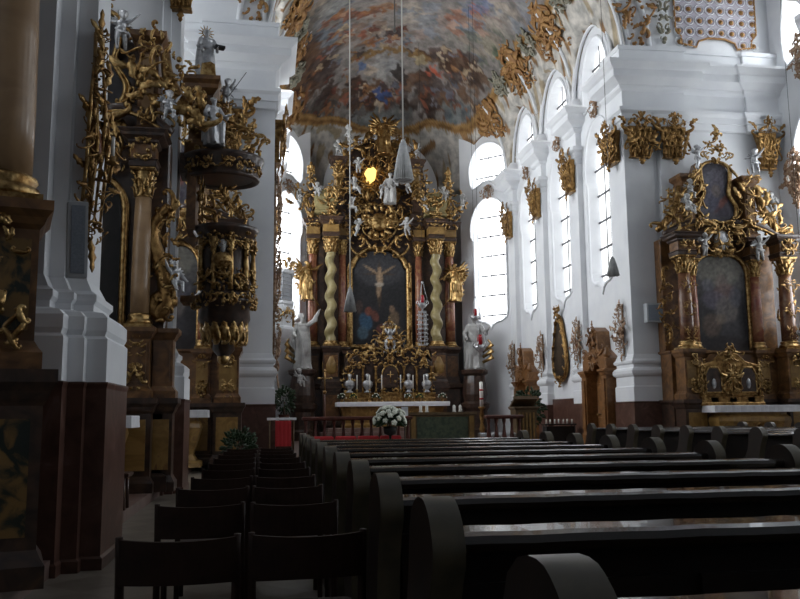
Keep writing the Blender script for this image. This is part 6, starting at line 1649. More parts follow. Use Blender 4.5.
# ------------------------------------------------------------------ side altars (local frame: x right, -y to the viewer, z up)
def side_altar(name, label, loc, cols, attic_x, hw, zc, mats, cv, seed, volutes=(), panel_z=(3.05, 5.95), flank=True, back=None):
    """cols: (x, y, r, material); zc: dado top, pedestal top, capital base, capital top, entablature top"""
    t = thing(name, label, 'altar', loc); B = lambda: MB((0, 0, 0)); z1, z2, z3, z4, z5 = zc
    m_st, m_pan, m_pan2 = mats
    mb = B(); mb.ring(rect(-hw, hw, .0, .75), [(.1, 0), (.1, .25), (0, .3), (0, z1 - .12), (.06, z1 - .06), (.06, z1)], 'dark_marble'); mb.ring(rect(-hw + .05, hw - .05, .1, .75), [(0, z1), (0, z2 - .1), (.05, z2 - .05), (.05, z2)], m_st); mb.build('substructure', t)
    mb = B(); mb.prism([(-hw + .05, z2), (hw - .05, z2), (hw - .05, z5), (attic_x + .25, z5 + .2), (attic_x + .12, z5 + 1.7), (.62, z5 + 1.9), (.45, z5 + 2.4), (-.45, z5 + 2.4), (-.62, z5 + 1.9), (-attic_x - .12, z5 + 1.7), (-attic_x - .25, z5 + .2), (-hw + .05, z5)], .45, .8, back or m_st, .03); mb.build('back_wall', t)
    for x, y, r, m in cols:
        w = r * 2.9
        mb = B(); pedestal(mb, x, y, w * 1.2, w * 1.1, .0, z1, 'dark_marble', m_pan, .08); pedestal(mb, x, y, w * .92, w * .92, z1, z2, m_st, m_pan2)
        p = mb.build('pedestal', t)
        mb = B(); mb.M = T(x, y - w * .46 - .03, z1 + .1); mb.rocaille(0, .05, w * .75, .42, 7, seed + int(x * 10), -.02, 'gold', r=.022, depth=.05); mb.M = T(x, y - w * .46 - .03, z2 - .5); mb.rocaille(0, 0, w * .6, .35, 6, seed + 3 + int(x * 10), -.02, 'gold', r=.02, depth=.05); mb.build('pedestal_ornament', p)
        mb = B(); col_base(mb, x, y, z2 + .08, r, 'gold'); mb.build('column_base', t)
        mb = B(); col_plain(mb, x, y, z2 + .08, z3, r, m); mb.build('column', t)
        mb = B(); mb.capital(x, y, z3 - .03, z4 - z3 + .03, r * .95, 'gold'); mb.build('capital', t)
        mb = B(); ent_block(mb, x, y, r * 2.6, z4, z5, 'dark_marble', m_st); mb.build('entablature_block', t)
        mb = B(); mb.M = T(x, y - r * 1.35, z4 + .05); mb.rocaille(0, 0, r * 2.6, .55, 7, seed + 7 + int(x * 10), -.03, 'gold', r=.025, depth=.07); mb.build('entablature_ornament', t)
        mb = B()
        for q, zz in enumerate((.25, .95, 1.6)): mb.M = T(x, y - r, z2 + zz); mb.rocaille(0, 0, r * 2.1, .42, 7, seed + 50 + q + int(x * 10), -.01, 'gold_dull', r=.017, depth=.04)
        if r > .16 and 'brown' in m: mb.build('column_ornament', t)
    for x, y, w in volutes:
        sg = 1 if x > 0 else -1
        mb = B(); pedestal(mb, x, y, w, w, .0, z1, 'dark_marble', m_pan, .05); pedestal(mb, x, y, w * .9, w * .9, z1, z2, m_st, m_pan2); mb.build('pedestal', t)
        mb = B(); pts = []; R = []
        for k in range(30):
            q = k / 29
            if q < .3: a = q / .3 * 4.6; rr = .10 + .17 * q / .3; pts.append((x + sg * (rr * cos(a)), y, z2 + .42 + rr * sin(a)))
            else: u_ = (q - .3) / .7; pts.append((x + sg * (.02 - .22 * sin(u_ * PI) + .10 * sin(u_ * 2 * PI)), y, z2 + .15 + 2.0 * u_ ** .9 + .25 * (1 - u_)))
            R.append(.10 + .05 * sin(q * PI))
        mb.tube(pts, R, 'gold_dull', 8, up=(0, 1, 0), flat=1.5); mb.scroll('C', x, z2 + 2.1, .4, .5, .05, y - .1, 'gold', sg)
        mb.M = T(x, y - .12, z2 + .1); mb.rocaille(0, 0, .5, 2.1, 16, seed + 60, 0, 'gold', r=.025, sym=False, depth=.1); mb.build('scroll_volute', t)
    # cornice with curved broken pediment
    for sg in (1, -1):
        mb = B(); x0 = min(abs(c[0]) for c in cols) - .25
        pts = [(sg * (hw * 1.0 - k / 10 * (hw - .35)), .05 - .0 * k, z5 + .06 + .42 * sin(k / 10 * PI * .62)) for k in range(11)]
        mb.tube(pts, .10, 'dark_marble', 8); mb.tube([(a, b - .07, c - .08) for a, b, c in pts], .035, 'gold', 6)
        mb.scroll('C', sg * .5, z5 + .38, .5, .3 * sg, .06, -.05, 'gold', sg); mb.build('broken_pediment', t)
        # attic pilaster with console
        mb = B(); x = sg * attic_x
        mb.ring(rect(x - .17, x + .17, .1, .5), [(.06, z5), (.06, z5 + .15), (0, z5 + .2), (0, z5 + 1.55), (.03, z5 + 1.58), (.05, z5 + 1.7), (.14, z5 + 1.8), (.14, z5 + 1.9)], m_st); mb.ring(rect(x - .10, x + .10, .07, .12), [(0, z5 + .25), (0, z5 + 1.5)], 'tan_column'); mb.build('attic_pilaster', t)
        mb = B(); mb.M = T(x, -.02, z5 + .2); mb.rocaille(0, 0, .95, 1.75, 34, seed + 20 + sg, 0, 'gold', r=.026, sym=False, depth=.16); mb.build('attic_ornament', t)
        mb = B()
        sc_ = [(sg * (attic_x + .28 + .75 * q ** 1.6), .15, z5 + 1.55 - 1.35 * q ** .7) for q in [k / 9 for k in range(10)]]
        mb.tube(sc_, [.08 + .05 * sin(k / 9 * PI) for k in range(10)], 'gold_dull', 8); mb.scroll('C', sc_[-1][0], sc_[-1][2] + .12, .5, .2 * sg, .05, .05, 'gold', sg)
        mb.rocaille(sg * (attic_x + .60), z5 + .1, 1.1, 1.3, 26, seed + 26 + sg, .1, 'gold', r=.026, sym=False, shape=lambda v: 1 - .7 * v); mb.build('side_volute', t)
        if not flank: continue
        mb = B(); mb.M = T(sg * (hw + .0), .1, z2 + .25); mb.rocaille(0, 0, .55, 1.9, 22, seed + 30 + sg, 0, 'gold_dull', r=.025, sym=False); mb.scroll('C', 0, 1.9, .55, PI / 2, .05, 0, 'gold_dull', sg); mb.scroll('C', 0, .2, .6, PI / 2, .05, 0, 'gold_dull', -sg); mb.build('flank_ornament', t)
    # main painting
    hwp, zp0, zp1 = cv['w'], panel_z[0], panel_z[1]
    hm = lambda v: hwp if v < .78 else hwp * (.30 + .70 * sqrt(max(0., 1 - ((v - .78) / .222) ** 2)))
    canvas((0, 0, 0), Matrix.Identity(4), zp0, zp1, hm, .36, cv['bg'], cv['blobs'], t, 'altar_painting', 24, 40)
    mb = B(); o2 = outline_from_half(lambda v: hm(v) + .05, zp0 - .05, zp1 + .06, 36); mb.tube([(x, .34, z) for x, z in o2], .065, 'gold', 6, closed=True); mb.tube([(x * 1.07, .30, z) for x, z in o2], .03, 'gold_dull', 6, closed=True)
    mb.rocaille(0, zp1 - .05, 1.2, .5, 9, seed + 40, .25, 'gold', r=.03); mb.build('painting_frame', t)
    # cartouche
    mb = B(); mb.M = T(0, .1, zp1 + .32); mb.ball((0, 0, .12), (.27, .10, .30), 'silver', 12, 8); mb.rocaille(0, -.25, 1.7, .95, 24, seed + 41, .0, 'gold', r=.024); mb.build('cartouche', t)
    # upper painting
    za = z5 + .55; zb = z5 + 2.35
    hu = lambda v: .50 * (.52 + .42 * sin(PI * min(1, v * 1.25 + .12)) ** 2 * (1 if v < .5 else .0) + (0 if v < .5 else .42 * sin(PI * .745) ** 2 + .36 * sin(PI * (v - .5) / .62))) if v < .92 else .50 * .80 * sqrt(max(.05, 1 - ((v - .92) / .085) ** 2))
    hu = lambda v: .56 * (.30 + .70 * sqrt(max(0, 1 - ((v - .22) / .235) ** 2)) if v < .22 else (.80 + .20 * cos((v - .22) / .28 * PI) if v < .5 else (.60 + .16 * sin((v - .5) / .35 * PI / 2) if v < .85 else .76 * sqrt(max(.03, 1 - ((v - .85) / .152) ** 2)))))
    canvas((0, 0, 0), Matrix.Identity(4), za, zb, hu, .30, cv['bg2'], cv['blobs2'], t, 'upper_painting', 18, 28)
    mb = B(); o3 = outline_from_half(lambda v: hu(v) + .035, za - .03, zb + .04, 40); mb.tube([(x, .26, z) for x, z in o3], .05, 'gold', 6, closed=True); mb.tube([(x * 1.12, .24, z) for x, z in o3], .025, 'gold', 5, closed=True)
    for sg in (1, -1): mb.scroll('C', sg * .62, za + .2, .4, .8 * sg, .035, .2, 'gold', sg); mb.scroll('S', sg * .58, zb - .3, .45, PI / 2 + .3 * sg, .035, .2, 'gold', sg)
    mb.build('upper_frame', t)
    mb = B(); mb.rocaille(0, zb + .02, 1.1, .5, 16, seed + 44, .2, 'gold', r=.026); mb.rocaille(.05, zb + .35, .6, .65, 9, seed + 45, .2, 'gold', r=.03, sym=False); mb.leaf(0, zb + .75, .4, PI / 2 - .3, .14, .15, 'gold', .4); mb.build('crest', t)
    return t
PAINT_R = dict(w=.80, bg=lambda u, v: mixc((.035, .034, .036), (.16, .155, .15), sstep((v - .45) / .6)), blobs=[
    (0, 2.4, .7, .5, 0, (.20, .19, .16), .8), (.1, 1.75, .35, .25, .3, (.15, .09, .08), .7), (-.2, 1.5, .4, .28, -.2, (.11, .10, .13), .7), (.15, 1.2, .35, .4, .2, (.15, .13, .12), .7), (-.35, .75, .3, .35, 0, (.12, .085, .065), .7), (.3, .6, .35, .3, .3, (.05, .045, .05), .8), (-.05, .95, .18, .15, 0, (.21, .16, .12), .6), (.05, 2.0, .2, .3, 0, (.18, .13, .12), .6), (-.4, 1.95, .2, .2, 0, (.14, .14, .17), .6), (.45, 1.6, .2, .3, 0, (.09, .09, .11), .7), (0, .2, .8, .25, 0, (.03, .025, .025), .8)],
    bg2=(.085, .080, .095), blobs2=[(.0, 1.2, .3, .4, 0, (.13, .12, .15), .8), (.18, .55, .10, .35, -.7, (.20, .07, .05), .8), (-.15, .6, .25, .3, .2, (.10, .10, .14), .8), (.02, .95, .14, .2, 0, (.17, .14, .13), .8), (-.2, 1.3, .15, .2, 0, (.15, .15, .18), .6), (.2, .3, .2, .15, 0, (.05, .04, .06), .8)])
PAINT_D = dict(w=.60, bg=(.012, .011, .010), blobs=[(0, 1.6, .35, .6, 0, (.04, .03, .022), .8), (-.1, .8, .3, .4, 0, (.03, .025, .03), .8)], bg2=(.03, .028, .03), blobs2=[(0, .9, .3, .4, 0, (.07, .05, .04), .7)])
RA = (13.20, 22.0, 0.15)
zcR = (1.55, 2.95, 5.15, 5.62, 6.25)
colsR = [(-1.46, -.25, .20, 'brown_column'), (-1.0, .18, .15, 'red_column'), (1.0, .18, .15, 'red_column'), (1.68, -.25, .20, 'brown_column')]
ra = side_altar('side_altar', 'gilded brown marble side altar with a grey painting against the right white wall', RA, colsR, .98, 1.85, zcR, ('brown_marble', 'mustard_marble', 'mustard_marble'), PAINT_R, 300, panel_z=(2.95, 5.75))
la = copy_thing(ra, (-2.62, 22.0, .15), 0, 'side altar against the left shoulder wall, mostly hidden behind the pulpit')
colsL = [(-1.0, .0, .155, 'tan_column'), (1.0, .0, .155, 'tan_column')]
sa2 = side_altar('side_altar', 'dark gilded side altar with a tall tan marble column, between the two left pillars', (-3.10, 14.35, .15), colsL, 1.0, 1.42, (1.52, 2.68, 4.95, 5.42, 6.05), ('brown_marble', 'mustard_marble', 'brown_marble'), PAINT_D, 400, back='dark_marble', volutes=((1.40, .18, .36), (-1.40, .18, .36)), panel_z=(2.75, 5.3))
sa1 = side_altar('side_altar', 'marble side altar with mottled gold-green panels and tan column at the left picture edge', (-3.02, 6.44, .15), [(-1.0, .0, .20, 'tan_column'), (1.02, .0, .20, 'tan_column')], .9, 1.22, (1.56, 2.84, 5.05, 5.5, 6.1), ('brown_marble', 'mottled_panel', 'mottled_panel'), PAINT_D, 500, panel_z=(2.85, 5.3), flank=False); sa1.rotation_euler.z = .28
# tables of the side altars with their cloths
def side_table(loc, w, label, clabel, z1=1.36, shrine=True, seed=0):
    t = thing('side_altar_table', label, 'altar table', loc)
    mb = MB((0, 0, 0)); hw = w / 2
    mb.ring([(-hw + .25, -.30), (-hw + .5, -.42), (hw - .5, -.42), (hw - .25, -.30), (hw - .25, .33), (-hw + .25, .33)], [(.12, 0), (.12, .12), (.0, .16), (-.08, .3), (.02, .65), (.10, .95), (.08, 1.05), (.0, 1.12), (.0, z1 - .12)], 'mustard_marble'); mb.ring(rect(-hw, hw, -.48, .34), [(-.02, z1 - .12), (0, z1 - .10), (0, z1)], 'dark_marble'); mb.build('table_body', t)
    mb = MB((0, 0, 0)); mb.M = T(0, -.45, .25); mb.rocaille(0, 0, 1.1, .65, 9, 600 + seed, 0, 'gold_dull', r=.025, depth=.05); mb.build('table_ornament', t)
    mb = MB((0, 0, 0)); g = random.Random(seed)
    plan = []
    for k in range(31): plan.append((-hw - .02 + (w + .04) * k / 30, -.50 - .008 * sin(k * 1.9)))
    plan += [(hw + .02, .33), (-hw - .02, .33)]
    mb.ring(plan, [(.012, z1 - .17), (.004, z1 - .08), (.004, z1 + .006), (-.01, z1 + .014)], 'cloth_white'); c = mb.build('altar_cloth', loc=loc); tag(c, clabel, 'altar cloth')
    return t
side_table((13.12, 21.25, .15), 2.45, 'ochre marble table of the right side altar under a white cloth', 'white cloth over the table of the right side altar', seed=1)
side_table((-2.62, 21.25, .15), 2.45, 'marble table of the left shoulder altar behind the pulpit', 'white cloth corner on the left shoulder altar, seen past the second pillar', seed=2)
side_table((-3.10, 13.55, .15), 2.2, 'dark table of the left side altar between the pillars', 'white cloth corner on the left side altar beside the nearest pillar', z1=1.22, seed=3)
# gilded shrine on the right table
t = thing('glazed_shrine', 'low gilded shrine with two glazed niches on the right side altar table', 'shrine', (12.76, 21.42, .15 + 1.378))
mb = MB(); mb.ring(rect(-.92, .92, -.10, .12), [(.03, 0), (.03, .06), (0, .09), (0, .22), (.03, .25)], 'gold_dull'); mb.prism([(-.90, .25), (.90, .25), (.95, 1.1), (.5, 1.22), (.28, 1.42), (0, 1.5), (-.28, 1.42), (-.5, 1.22), (-.95, 1.1)], -.02, .12, 'gold_dull', .02); mb.build('shrine_body', t)
for x in (-.52, .52):
    mb = MB(); mb.prism([(x - .22, .38), (x + .22, .38), (x + .22, .85), (x + .12, 1.02), (x - .12, 1.02), (x - .22, .85)], -.05, 0, 'mirror_dark' if False else 'dark_marble'); mb.tube([(x - .24, -.05, .36), (x + .24, -.05, .36), (x + .24, -.05, .86), (x + .13, -.05, 1.05), (x - .13, -.05, 1.05), (x - .24, -.05, .86)], .03, 'gold', 6, closed=True)
    mb.ball((x, -.06, .6), (.07, .04, .14), 'silver', 8, 6); mb.build('glazed_niche', t)
for x, z, w, h, n in ((0, .2, .5, .95, 14), (0, 1.25, .9, .4, 12), (-.86, .1, .3, 1.1, 10), (.86, .1, .3, 1.1, 10)): mb = MB(); mb.M = T(0, -.06, 0); mb.tube([(x, .02, z + .05), (x, 0, z + h)], .03, 'gold', 6); mb.rocaille(x, z, w, h, n, 610 + n, 0, 'gold', r=.02, depth=.05); mb.build('gilded_ornament', t)
for x in (-.55, 0, .55): mb = MB(); mb.ring(rect(x - .1, x + .1, -.10, .0), [(0, .06), (0, .22)], 'silver'); mb.build('silver_plaque', t)

# figures on the side altars
S = statue
S('putto_seated', 'putto', 'white putto seated on the left column cornice of the right side altar', (RA[0] - 1.25, 21.65, 6.95), .75, .3, 'white_statue', 'statue')
S('putto', 'putto', 'white putto beside the upper left pilaster of the right side altar', (RA[0] - 1.05, 21.85, 6.95 + .55), .70, .3, 'white_statue', 'statue')
S('putto_seated', 'putto', 'white putto seated on the right volute of the right side altar', (RA[0] + 1.55, 21.9, 7.15), .75, -.5, 'white_statue', 'statue')
S('putto_flying', 'putto', 'white putto at the right end of the painting arch on the right side altar', (RA[0] + .85, 21.6, 5.75), .75, -.3, 'white_statue', 'statue')
S('putto_flying', 'putto', 'small white putto at the left end of the painting arch on the right side altar', (RA[0] - .85, 21.6, 5.85), .7, .3, 'white_statue', 'statue')
S('putto_flying', 'putto', 'silvery putto at the top left beside the upper picture of the right side altar', (RA[0] - .85, 21.7, 8.45), .75, .6, 'silver', 'statue')
S('putto_flying', 'putto', 'silvery putto at the top right beside the upper picture of the right side altar', (RA[0] + .95, 21.7, 8.40), .75, -.6, 'silver', 'statue')
S('putto', 'putto', 'greyish putto standing on the cornice of the left side altar below the canopy', (-1.70, 14.1, 6.40), .62, .5, 'silver', 'statue')
S('putto_flying', 'putto', 'greyish putto at the top left beside the gable of the left side altar', (-2.55, 14.2, 7.75), .75, .4, 'silver', 'statue')
S('putto_seated', 'putto', 'greyish putto seated on the gilded volute left of the pulpit', (-1.55, 14.42, 3.42), .72, .5, 'silver', 'statue')

# ------------------------------------------------------------------ the pulpit
PC = V((-.80, 16.2, 0)); pu = thing('pulpit', 'carved dark wood and gold pulpit hanging on the second left pillar', 'pulpit', (PC.x, PC.y, 2.4))
PO = (PC.x, PC.y, 2.4)
def PB(): return MB(PO)
oct_ = circ(PC.x, PC.y, .52, 16)
mb = PB(); mb.ring(oct_, [(.02, 3.55), (.05, 3.60), (.05, 3.66), (.0, 3.70), (-.02, 3.8), (-.02, 4.72), (.02, 4.78), (.05, 4.82), (.10, 4.90), (.12, 4.97), (.02, 5.0)], 'dark_marble', True); mb.build('basket', pu)
mb = PB(); mb.ring(oct_, [(-.40, 2.50), (-.30, 2.62), (-.32, 2.75), (-.14, 2.95), (-.02, 3.2), (-.04, 3.4), (.03, 3.5), (.03, 3.56)], 'dark_marble', True)
M0 = PB(); mb.M = T(PC.x, PC.y, 0); mb.ball((0, 0, 2.45), .12, 'gold', 10, 8)
for k in range(9):
    mb.M = T(PC.x, PC.y, 0) @ RZ(-1.2 + k * .42); mb.scroll('S', 0, 3.1, .7, PI / 2, .04, -.42, 'gold', 1); mb.leaf(0, 2.7, .5, PI / 2, .2, -.34, 'gold', 0)
mb.build('tapering_foot', pu)
for k, a in enumerate((-.95, -.35, .25, .85, 1.45, 2.0)):
    mb = PB(); mb.M = T(PC.x, PC.y, 0) @ RZ(a)
    mb.lathe([(.055, 3.72), (.04, 3.85), (.06, 4.1), (.04, 4.4), (.06, 4.6), (.07, 4.72)], 'gold', (0, -.54, 0), 8)
    mb.rocaille(0, 4.40, .22, .45, 5, 700 + k, -.54, 'gold', r=.02, depth=.05); mb.build('corner_pilaster', pu)
for k, a in enumerate((-.05, .55, 1.15, -.65)):
    mb = PB(); mb.M = T(PC.x, PC.y, 0) @ RZ(a)
    mb.tube([(.17 * cos(q * PI / 8), -.53, 4.35 + .28 * sin(q * PI / 8)) for q in range(9)], .025, 'gold', 6); mb.rocaille(0, 3.72, .36, .4, 8, 710 + k, -.53, 'gold', r=.022, depth=.06)
    mb.rocaille(0, 4.5, .3, .25, 5, 715 + k, -.53, 'gold', r=.018, depth=.04); mb.build('relief_panel', pu)
mb = PB()
for k in range(10):
    mb.M = T(PC.x, PC.y, 0) @ RZ(-1.3 + k * .40); mb.rocaille(0, 3.38, .34, .3, 5, 720 + k, -.55, 'gold', r=.02, depth=.06)
mb.build('gilded_fringe', pu)
mb = PB(); mb.M = T(PC.x + .05, PC.y - .2, 4.98); mb.rocaille(.0, 0, 1.0, .75, 14, 730, 0, 'gold_dull', r=.035, sym=False, depth=.3, shape=lambda v: 1 - .75 * v); mb.build('parapet_ornament', pu)
# back panel between basket and canopy
mb = PB(); mb.box(-1.53, -1.36, 15.85, 16.6, 4.9, 6.1, 'brown_marble'); mb.M = frame((-1.35, 16.2, 5.0), L_); mb.rocaille(0, 0, .7, 1.0, 12, 731, 0, 'gold', r=.03); mb.build('back_panel', pu)
mb = PB(); 
for y in (15.95, 16.2, 16.45): mb.box(-1.6, -1.0, y - .05, y + .05, 3.5, 3.62, 'brown_marble')
mb.build('support_beam', pu)
# canopy
ca = thing('pulpit_canopy', 'dark oval sounding board with gilded crown of ornament above the pulpit', 'canopy', (-.88, 16.2, 5.9)); CO = (-.80, 16.2, 5.9)
pl = circ(-.80, 16.2, .70, 28, .62)
mb = MB(CO); mb.ring(pl, [(-.12, 5.97), (-.05, 5.92), (.0, 5.93), (.03, 5.97), (.0, 6.02), (.02, 6.16), (.06, 6.20), (.06, 6.26), (.10, 6.32), (.10, 6.38), (-.10, 6.42)], 'dark_marble', True); mb.build('sounding_board', ca)
mb = MB(CO)
for k in range(14):
    mb.M = T(-.80, 16.2, 0) @ RZ(-1.6 + k * .30); mb.rocaille(0, 6.02, .32, .22, 5, 740 + k, -.70, 'gold', r=.018, depth=.04)
mb.build('gilded_lambrequin', ca)
for k, (dx, dy, z, w, h, n) in enumerate(((.45, -.3, 6.4, .55, .75, 12), (.15, -.4, 6.4, .6, .8, 12), (-.45, -.35, 6.4, .6, 1.0, 14), (.62, .05, 6.38, .45, .8, 9), (-.1, .0, 6.4, .9, 1.2, 14))):
    mb = MB(CO); mb.M = T(-.80 + dx, 16.2 + dy, z); mb.rocaille(0, 0, w, h, n, 760 + k, 0, 'gold' if k < 4 else 'gold_dull', r=.035, sym=False, depth=.15); mb.build('crowning_ornament', ca)
mb = MB(CO); mb.ring(rect(-1.46, -1.0, 15.95, 16.4), [(.06, 6.38), (.06, 6.6), (0, 6.7), (-.04, 7.2), (.0, 7.6), (.10, 7.72), (.10, 7.80), (.14, 7.88), (.14, 7.96)], 'brown_marble'); mb.M = T(-1.23, 15.92, 6.75); mb.rocaille(0, 0, .5, .9, 12, 770, 0, 'gold', r=.03, depth=.06); mb.build('statue_plinth', ca)
mb = MB(CO); mb.box(-1.6, -1.3, 15.9, 16.5, 6.0, 6.4, 'dark_marble'); mb.build('wall_bracket', ca)
o = S('saint', 'saint_statue', 'silver-robed saint with a rayed gold halo standing on the pulpit canopy', (-1.24, 16.15, 7.96), 1.08, .35, 'silver', 'statue')
mb = MB()
for k in range(13):
    a = 2 * PI * k / 13; mb.tube([(.06 * cos(a), .05, .96 + .06 * sin(a)), (.15 * cos(a), .05, .96 + .15 * sin(a))], [.014, .006], 'gold', 5)
mb.tube([(.07 * cos(k * PI / 8), .05, .96 + .07 * sin(k * PI / 8)) for k in range(16)], .010, 'gold', 5, closed=True); tag(mb.build('halo', o), 'rayed gold halo')
mb = MB(); mb.prism([(-.15, .02), (.15, .02), (.12, .30), (.04, .34), (-.12, .28)], -.155, -.10, 'gold', .01); tag(mb.build('mantle', o), 'gilded lower robe')
mb = MB(); mb.ring(rect(.10, .28, -.24, -.12), [(0, .60), (0, .65)], 'black_iron'); tag(mb.build('book', o), 'dark book in the hand')
S('seated_figure', 'canopy_angel', 'large silvery seated figure leaning on the pulpit canopy below the saint', (-1.05, 15.62, 6.42), 1.0, .5, 'silver', 'statue')
o = S('putto', 'putto', 'small dark silver putto with a thin lance right of the saint on the canopy', (-.82, 16.0, 7.45), .62, -.4, 'silver', 'statue')
mb = MB(); mb.tube([(.1, -.15, .15), (.75, -.2, .9)], .012, 'black_iron', 5); mb.build('lance', o)
mb = MB(CO); mb.ring(rect(-.90, -.74, 15.93, 16.08), [(.03, 6.4), (0, 6.5), (0, 7.36), (.04, 7.44)], 'brown_marble'); mb.M = T(-.82, 15.9, 6.5); mb.rocaille(0, 0, .5, .9, 14, 771, 0, 'gold', r=.022); mb.build("putto_plinth", ca)
S('bust', 'relief_bust', 'white head and gilded shoulders carved on the front of the pulpit', (PC.x - .02, PC.y - .52, 3.98), .72, .05, 'gold', 'bust')
mb = MB(); head(mb, (0, 0, 0), 1.95, True, True); o = mb.build('head', bpy.data.objects['relief_bust']); o.location = (0, -.02, .80); o.data.materials.clear(); o.data.materials.append(MATS['white_statue']); o['label'] = 'white head'

# oriel balcony on the left chancel wall
t = thing('oriel_balcony', 'white and gold lattice balcony on the left chancel wall below the tall window', 'balcony', (.05, 31.6, 4.4)); OO = (.05, 31.6, 4.4)
pl = [(-.1, 30.5), (.60, 30.5), (.95, 30.9), (.95, 32.4), (.60, 32.8), (-.1, 32.8)]
mb = MB((OO[0], OO[1], OO[2] + .72)); mb.ring(pl, [(-.25, 4.95), (-.10, 5.05), (.0, 5.15), (.06, 5.25), (.06, 5.33), (0, 5.38), (0, 6.15), (.05, 6.20), (.05, 6.30), (-.02, 6.32)], WHITE); mb.build('parapet', t)
mb = MB((OO[0], OO[1], OO[2] + .72))
for f, M in ((1, frame((.97, 31.65, 5.4), L_)), (2, frame((.78, 30.68, 5.4), (.7, -.7))), (3, frame((.35, 30.48, 5.4), F_))):
    mb.M = M; mb.rocaille(0, .05, 1.2 if f == 1 else .5, .65, 14 if f == 1 else 7, 780 + f, 0, 'gold', r=.028, depth=.05)
mb.build('parapet_ornament', t)
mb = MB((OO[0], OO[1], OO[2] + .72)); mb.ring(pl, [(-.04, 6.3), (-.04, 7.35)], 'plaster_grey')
for z in [6.35 + .14 * k for k in range(8)]:
    P = offset_poly(pl, -.02); mb.tube([(x, y, z) for x, y in P[0:6]], .016, 'silver', 4)
for y in [30.95 + .12 * k for k in range(13)]: mb.tube([(.935, y, 6.3), (.935, y, 7.4)], .014, 'silver', 4)
for x in (.1, .22, .34, .46, .58): mb.tube([(x, 30.515, 6.3), (x, 30.515, 7.4)], .014, 'silver', 4)
mb.build('lattice', t)
mb = MB((OO[0], OO[1], OO[2] + .72)); mb.ring(pl, [(0, 7.35), (.04, 7.38), (.08, 7.46), (0, 7.50)], WHITE)
for f, M in ((1, frame((.97, 31.65, 7.45), L_)), (2, frame((.78, 30.68, 7.45), (.7, -.7))), (3, frame((.35, 30.48, 7.45), F_))):
    mb.M = M; mb.rocaille(0, 0, 1.1 if f == 1 else .5, .45, 9, 790 + f, 0, 'gold', r=.03, depth=.05)
mb.build('cresting', t)
mb = MB((OO[0], OO[1], OO[2] + .72)); mb.prism([(30.7 - 31.6, -.0), (30.7 - 31.6, .01)], 0, .1, WHITE) if False else mb.ring(rect(-.1, .5, 31.0, 32.3), [(-.35, 4.75), (-.2, 4.85), (-.1, 4.98)], WHITE); mb.build('corbel', t)
# ------------------------------------------------------------------ pews
def pew(name, label, loc, L, group):
    t = thing(name, label, 'pew', loc, 0, group)
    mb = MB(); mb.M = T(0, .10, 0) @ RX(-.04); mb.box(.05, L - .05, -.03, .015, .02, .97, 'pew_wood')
    n = max(3, int(L / .8))
    for k in range(n):
        x0 = .12 + k * (L - .24) / n; x1 = x0 + (L - .24) / n - .08; mb.ring(rect(x0, x1, -.045, -.028), [(0, .30), (0, .84)], 'pew_wood')
    mb.build('back', t)
    mb = MB(); pr = [(y_ + .10, z_) for y_, z_ in [(-.105, .970), (-.098, .945), (.10, .955), (.115, .975), (.105, .997), (-.06, 1.0), (-.095, .992)]]
    nx = 24; vs = []; fs = []; m = len(pr)
    for i in range(nx + 1):
        x = .06 + (L - .12) * i / nx
        vs += [(x, y, z + .0015 * sin(i * 2.3)) for y, z in pr]
    for i in range(nx):
        for k in range(m): fs.append((i * m + k, (i + 1) * m + k, (i + 1) * m + (k + 1) % m, i * m + (k + 1) % m))
    fs += [tuple(range(m)), tuple(nx * m + k for k in range(m - 1, -1, -1))]
    mb.add(vs, fs, 'pew_cap'); mb.build('cap_rail', t)
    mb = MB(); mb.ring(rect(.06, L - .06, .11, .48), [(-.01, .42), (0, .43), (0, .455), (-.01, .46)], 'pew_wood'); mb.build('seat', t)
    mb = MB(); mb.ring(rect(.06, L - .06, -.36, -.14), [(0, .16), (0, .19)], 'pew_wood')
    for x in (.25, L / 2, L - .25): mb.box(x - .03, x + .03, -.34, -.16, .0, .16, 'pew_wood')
    mb.build('kneeler', t)
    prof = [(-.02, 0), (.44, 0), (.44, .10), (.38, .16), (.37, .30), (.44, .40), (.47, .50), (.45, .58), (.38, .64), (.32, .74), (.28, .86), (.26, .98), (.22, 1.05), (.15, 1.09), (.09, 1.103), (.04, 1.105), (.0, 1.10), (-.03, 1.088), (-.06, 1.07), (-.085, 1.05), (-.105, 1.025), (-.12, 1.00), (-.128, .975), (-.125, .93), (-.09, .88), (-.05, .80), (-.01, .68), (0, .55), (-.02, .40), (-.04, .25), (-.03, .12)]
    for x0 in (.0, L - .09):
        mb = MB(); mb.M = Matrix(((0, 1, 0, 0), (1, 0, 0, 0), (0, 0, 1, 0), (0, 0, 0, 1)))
        mb.prism([(y, z) for y, z in prof], x0, x0 + .095, 'pew_end', 0, 'pew_wood', True); e = mb.build('bench_end', t)  # flanks in darker wood than the rim, their shade put into the colour
    return t
PX0, PL = .46, 3.42
pw = pew('pew', 'dark wooden pew nearest the camera, only its rounded end in view', (PX0, 1.37, 0), PL, 'pews of the long left block')
for k in range(1, 11):
    copy_thing(pw, (PX0 + .004 * k, 1.37 + 1.09 * k, 0), 0, 'dark pew with glossy top rail, %s from the camera in the block beside the chairs' % ordinal(k))
pr = pew('pew', 'dark pew nearest the camera in the far right block, at the picture edge', (7.85, 11.3, 0), 4.1, 'pews of the far right block')
for k in range(1, 8):
    copy_thing(pr, (7.85, 11.3 + 1.17 * k, 0), 0, 'dark pew of the far right block across the aisle, %s from the camera' % ordinal(k))

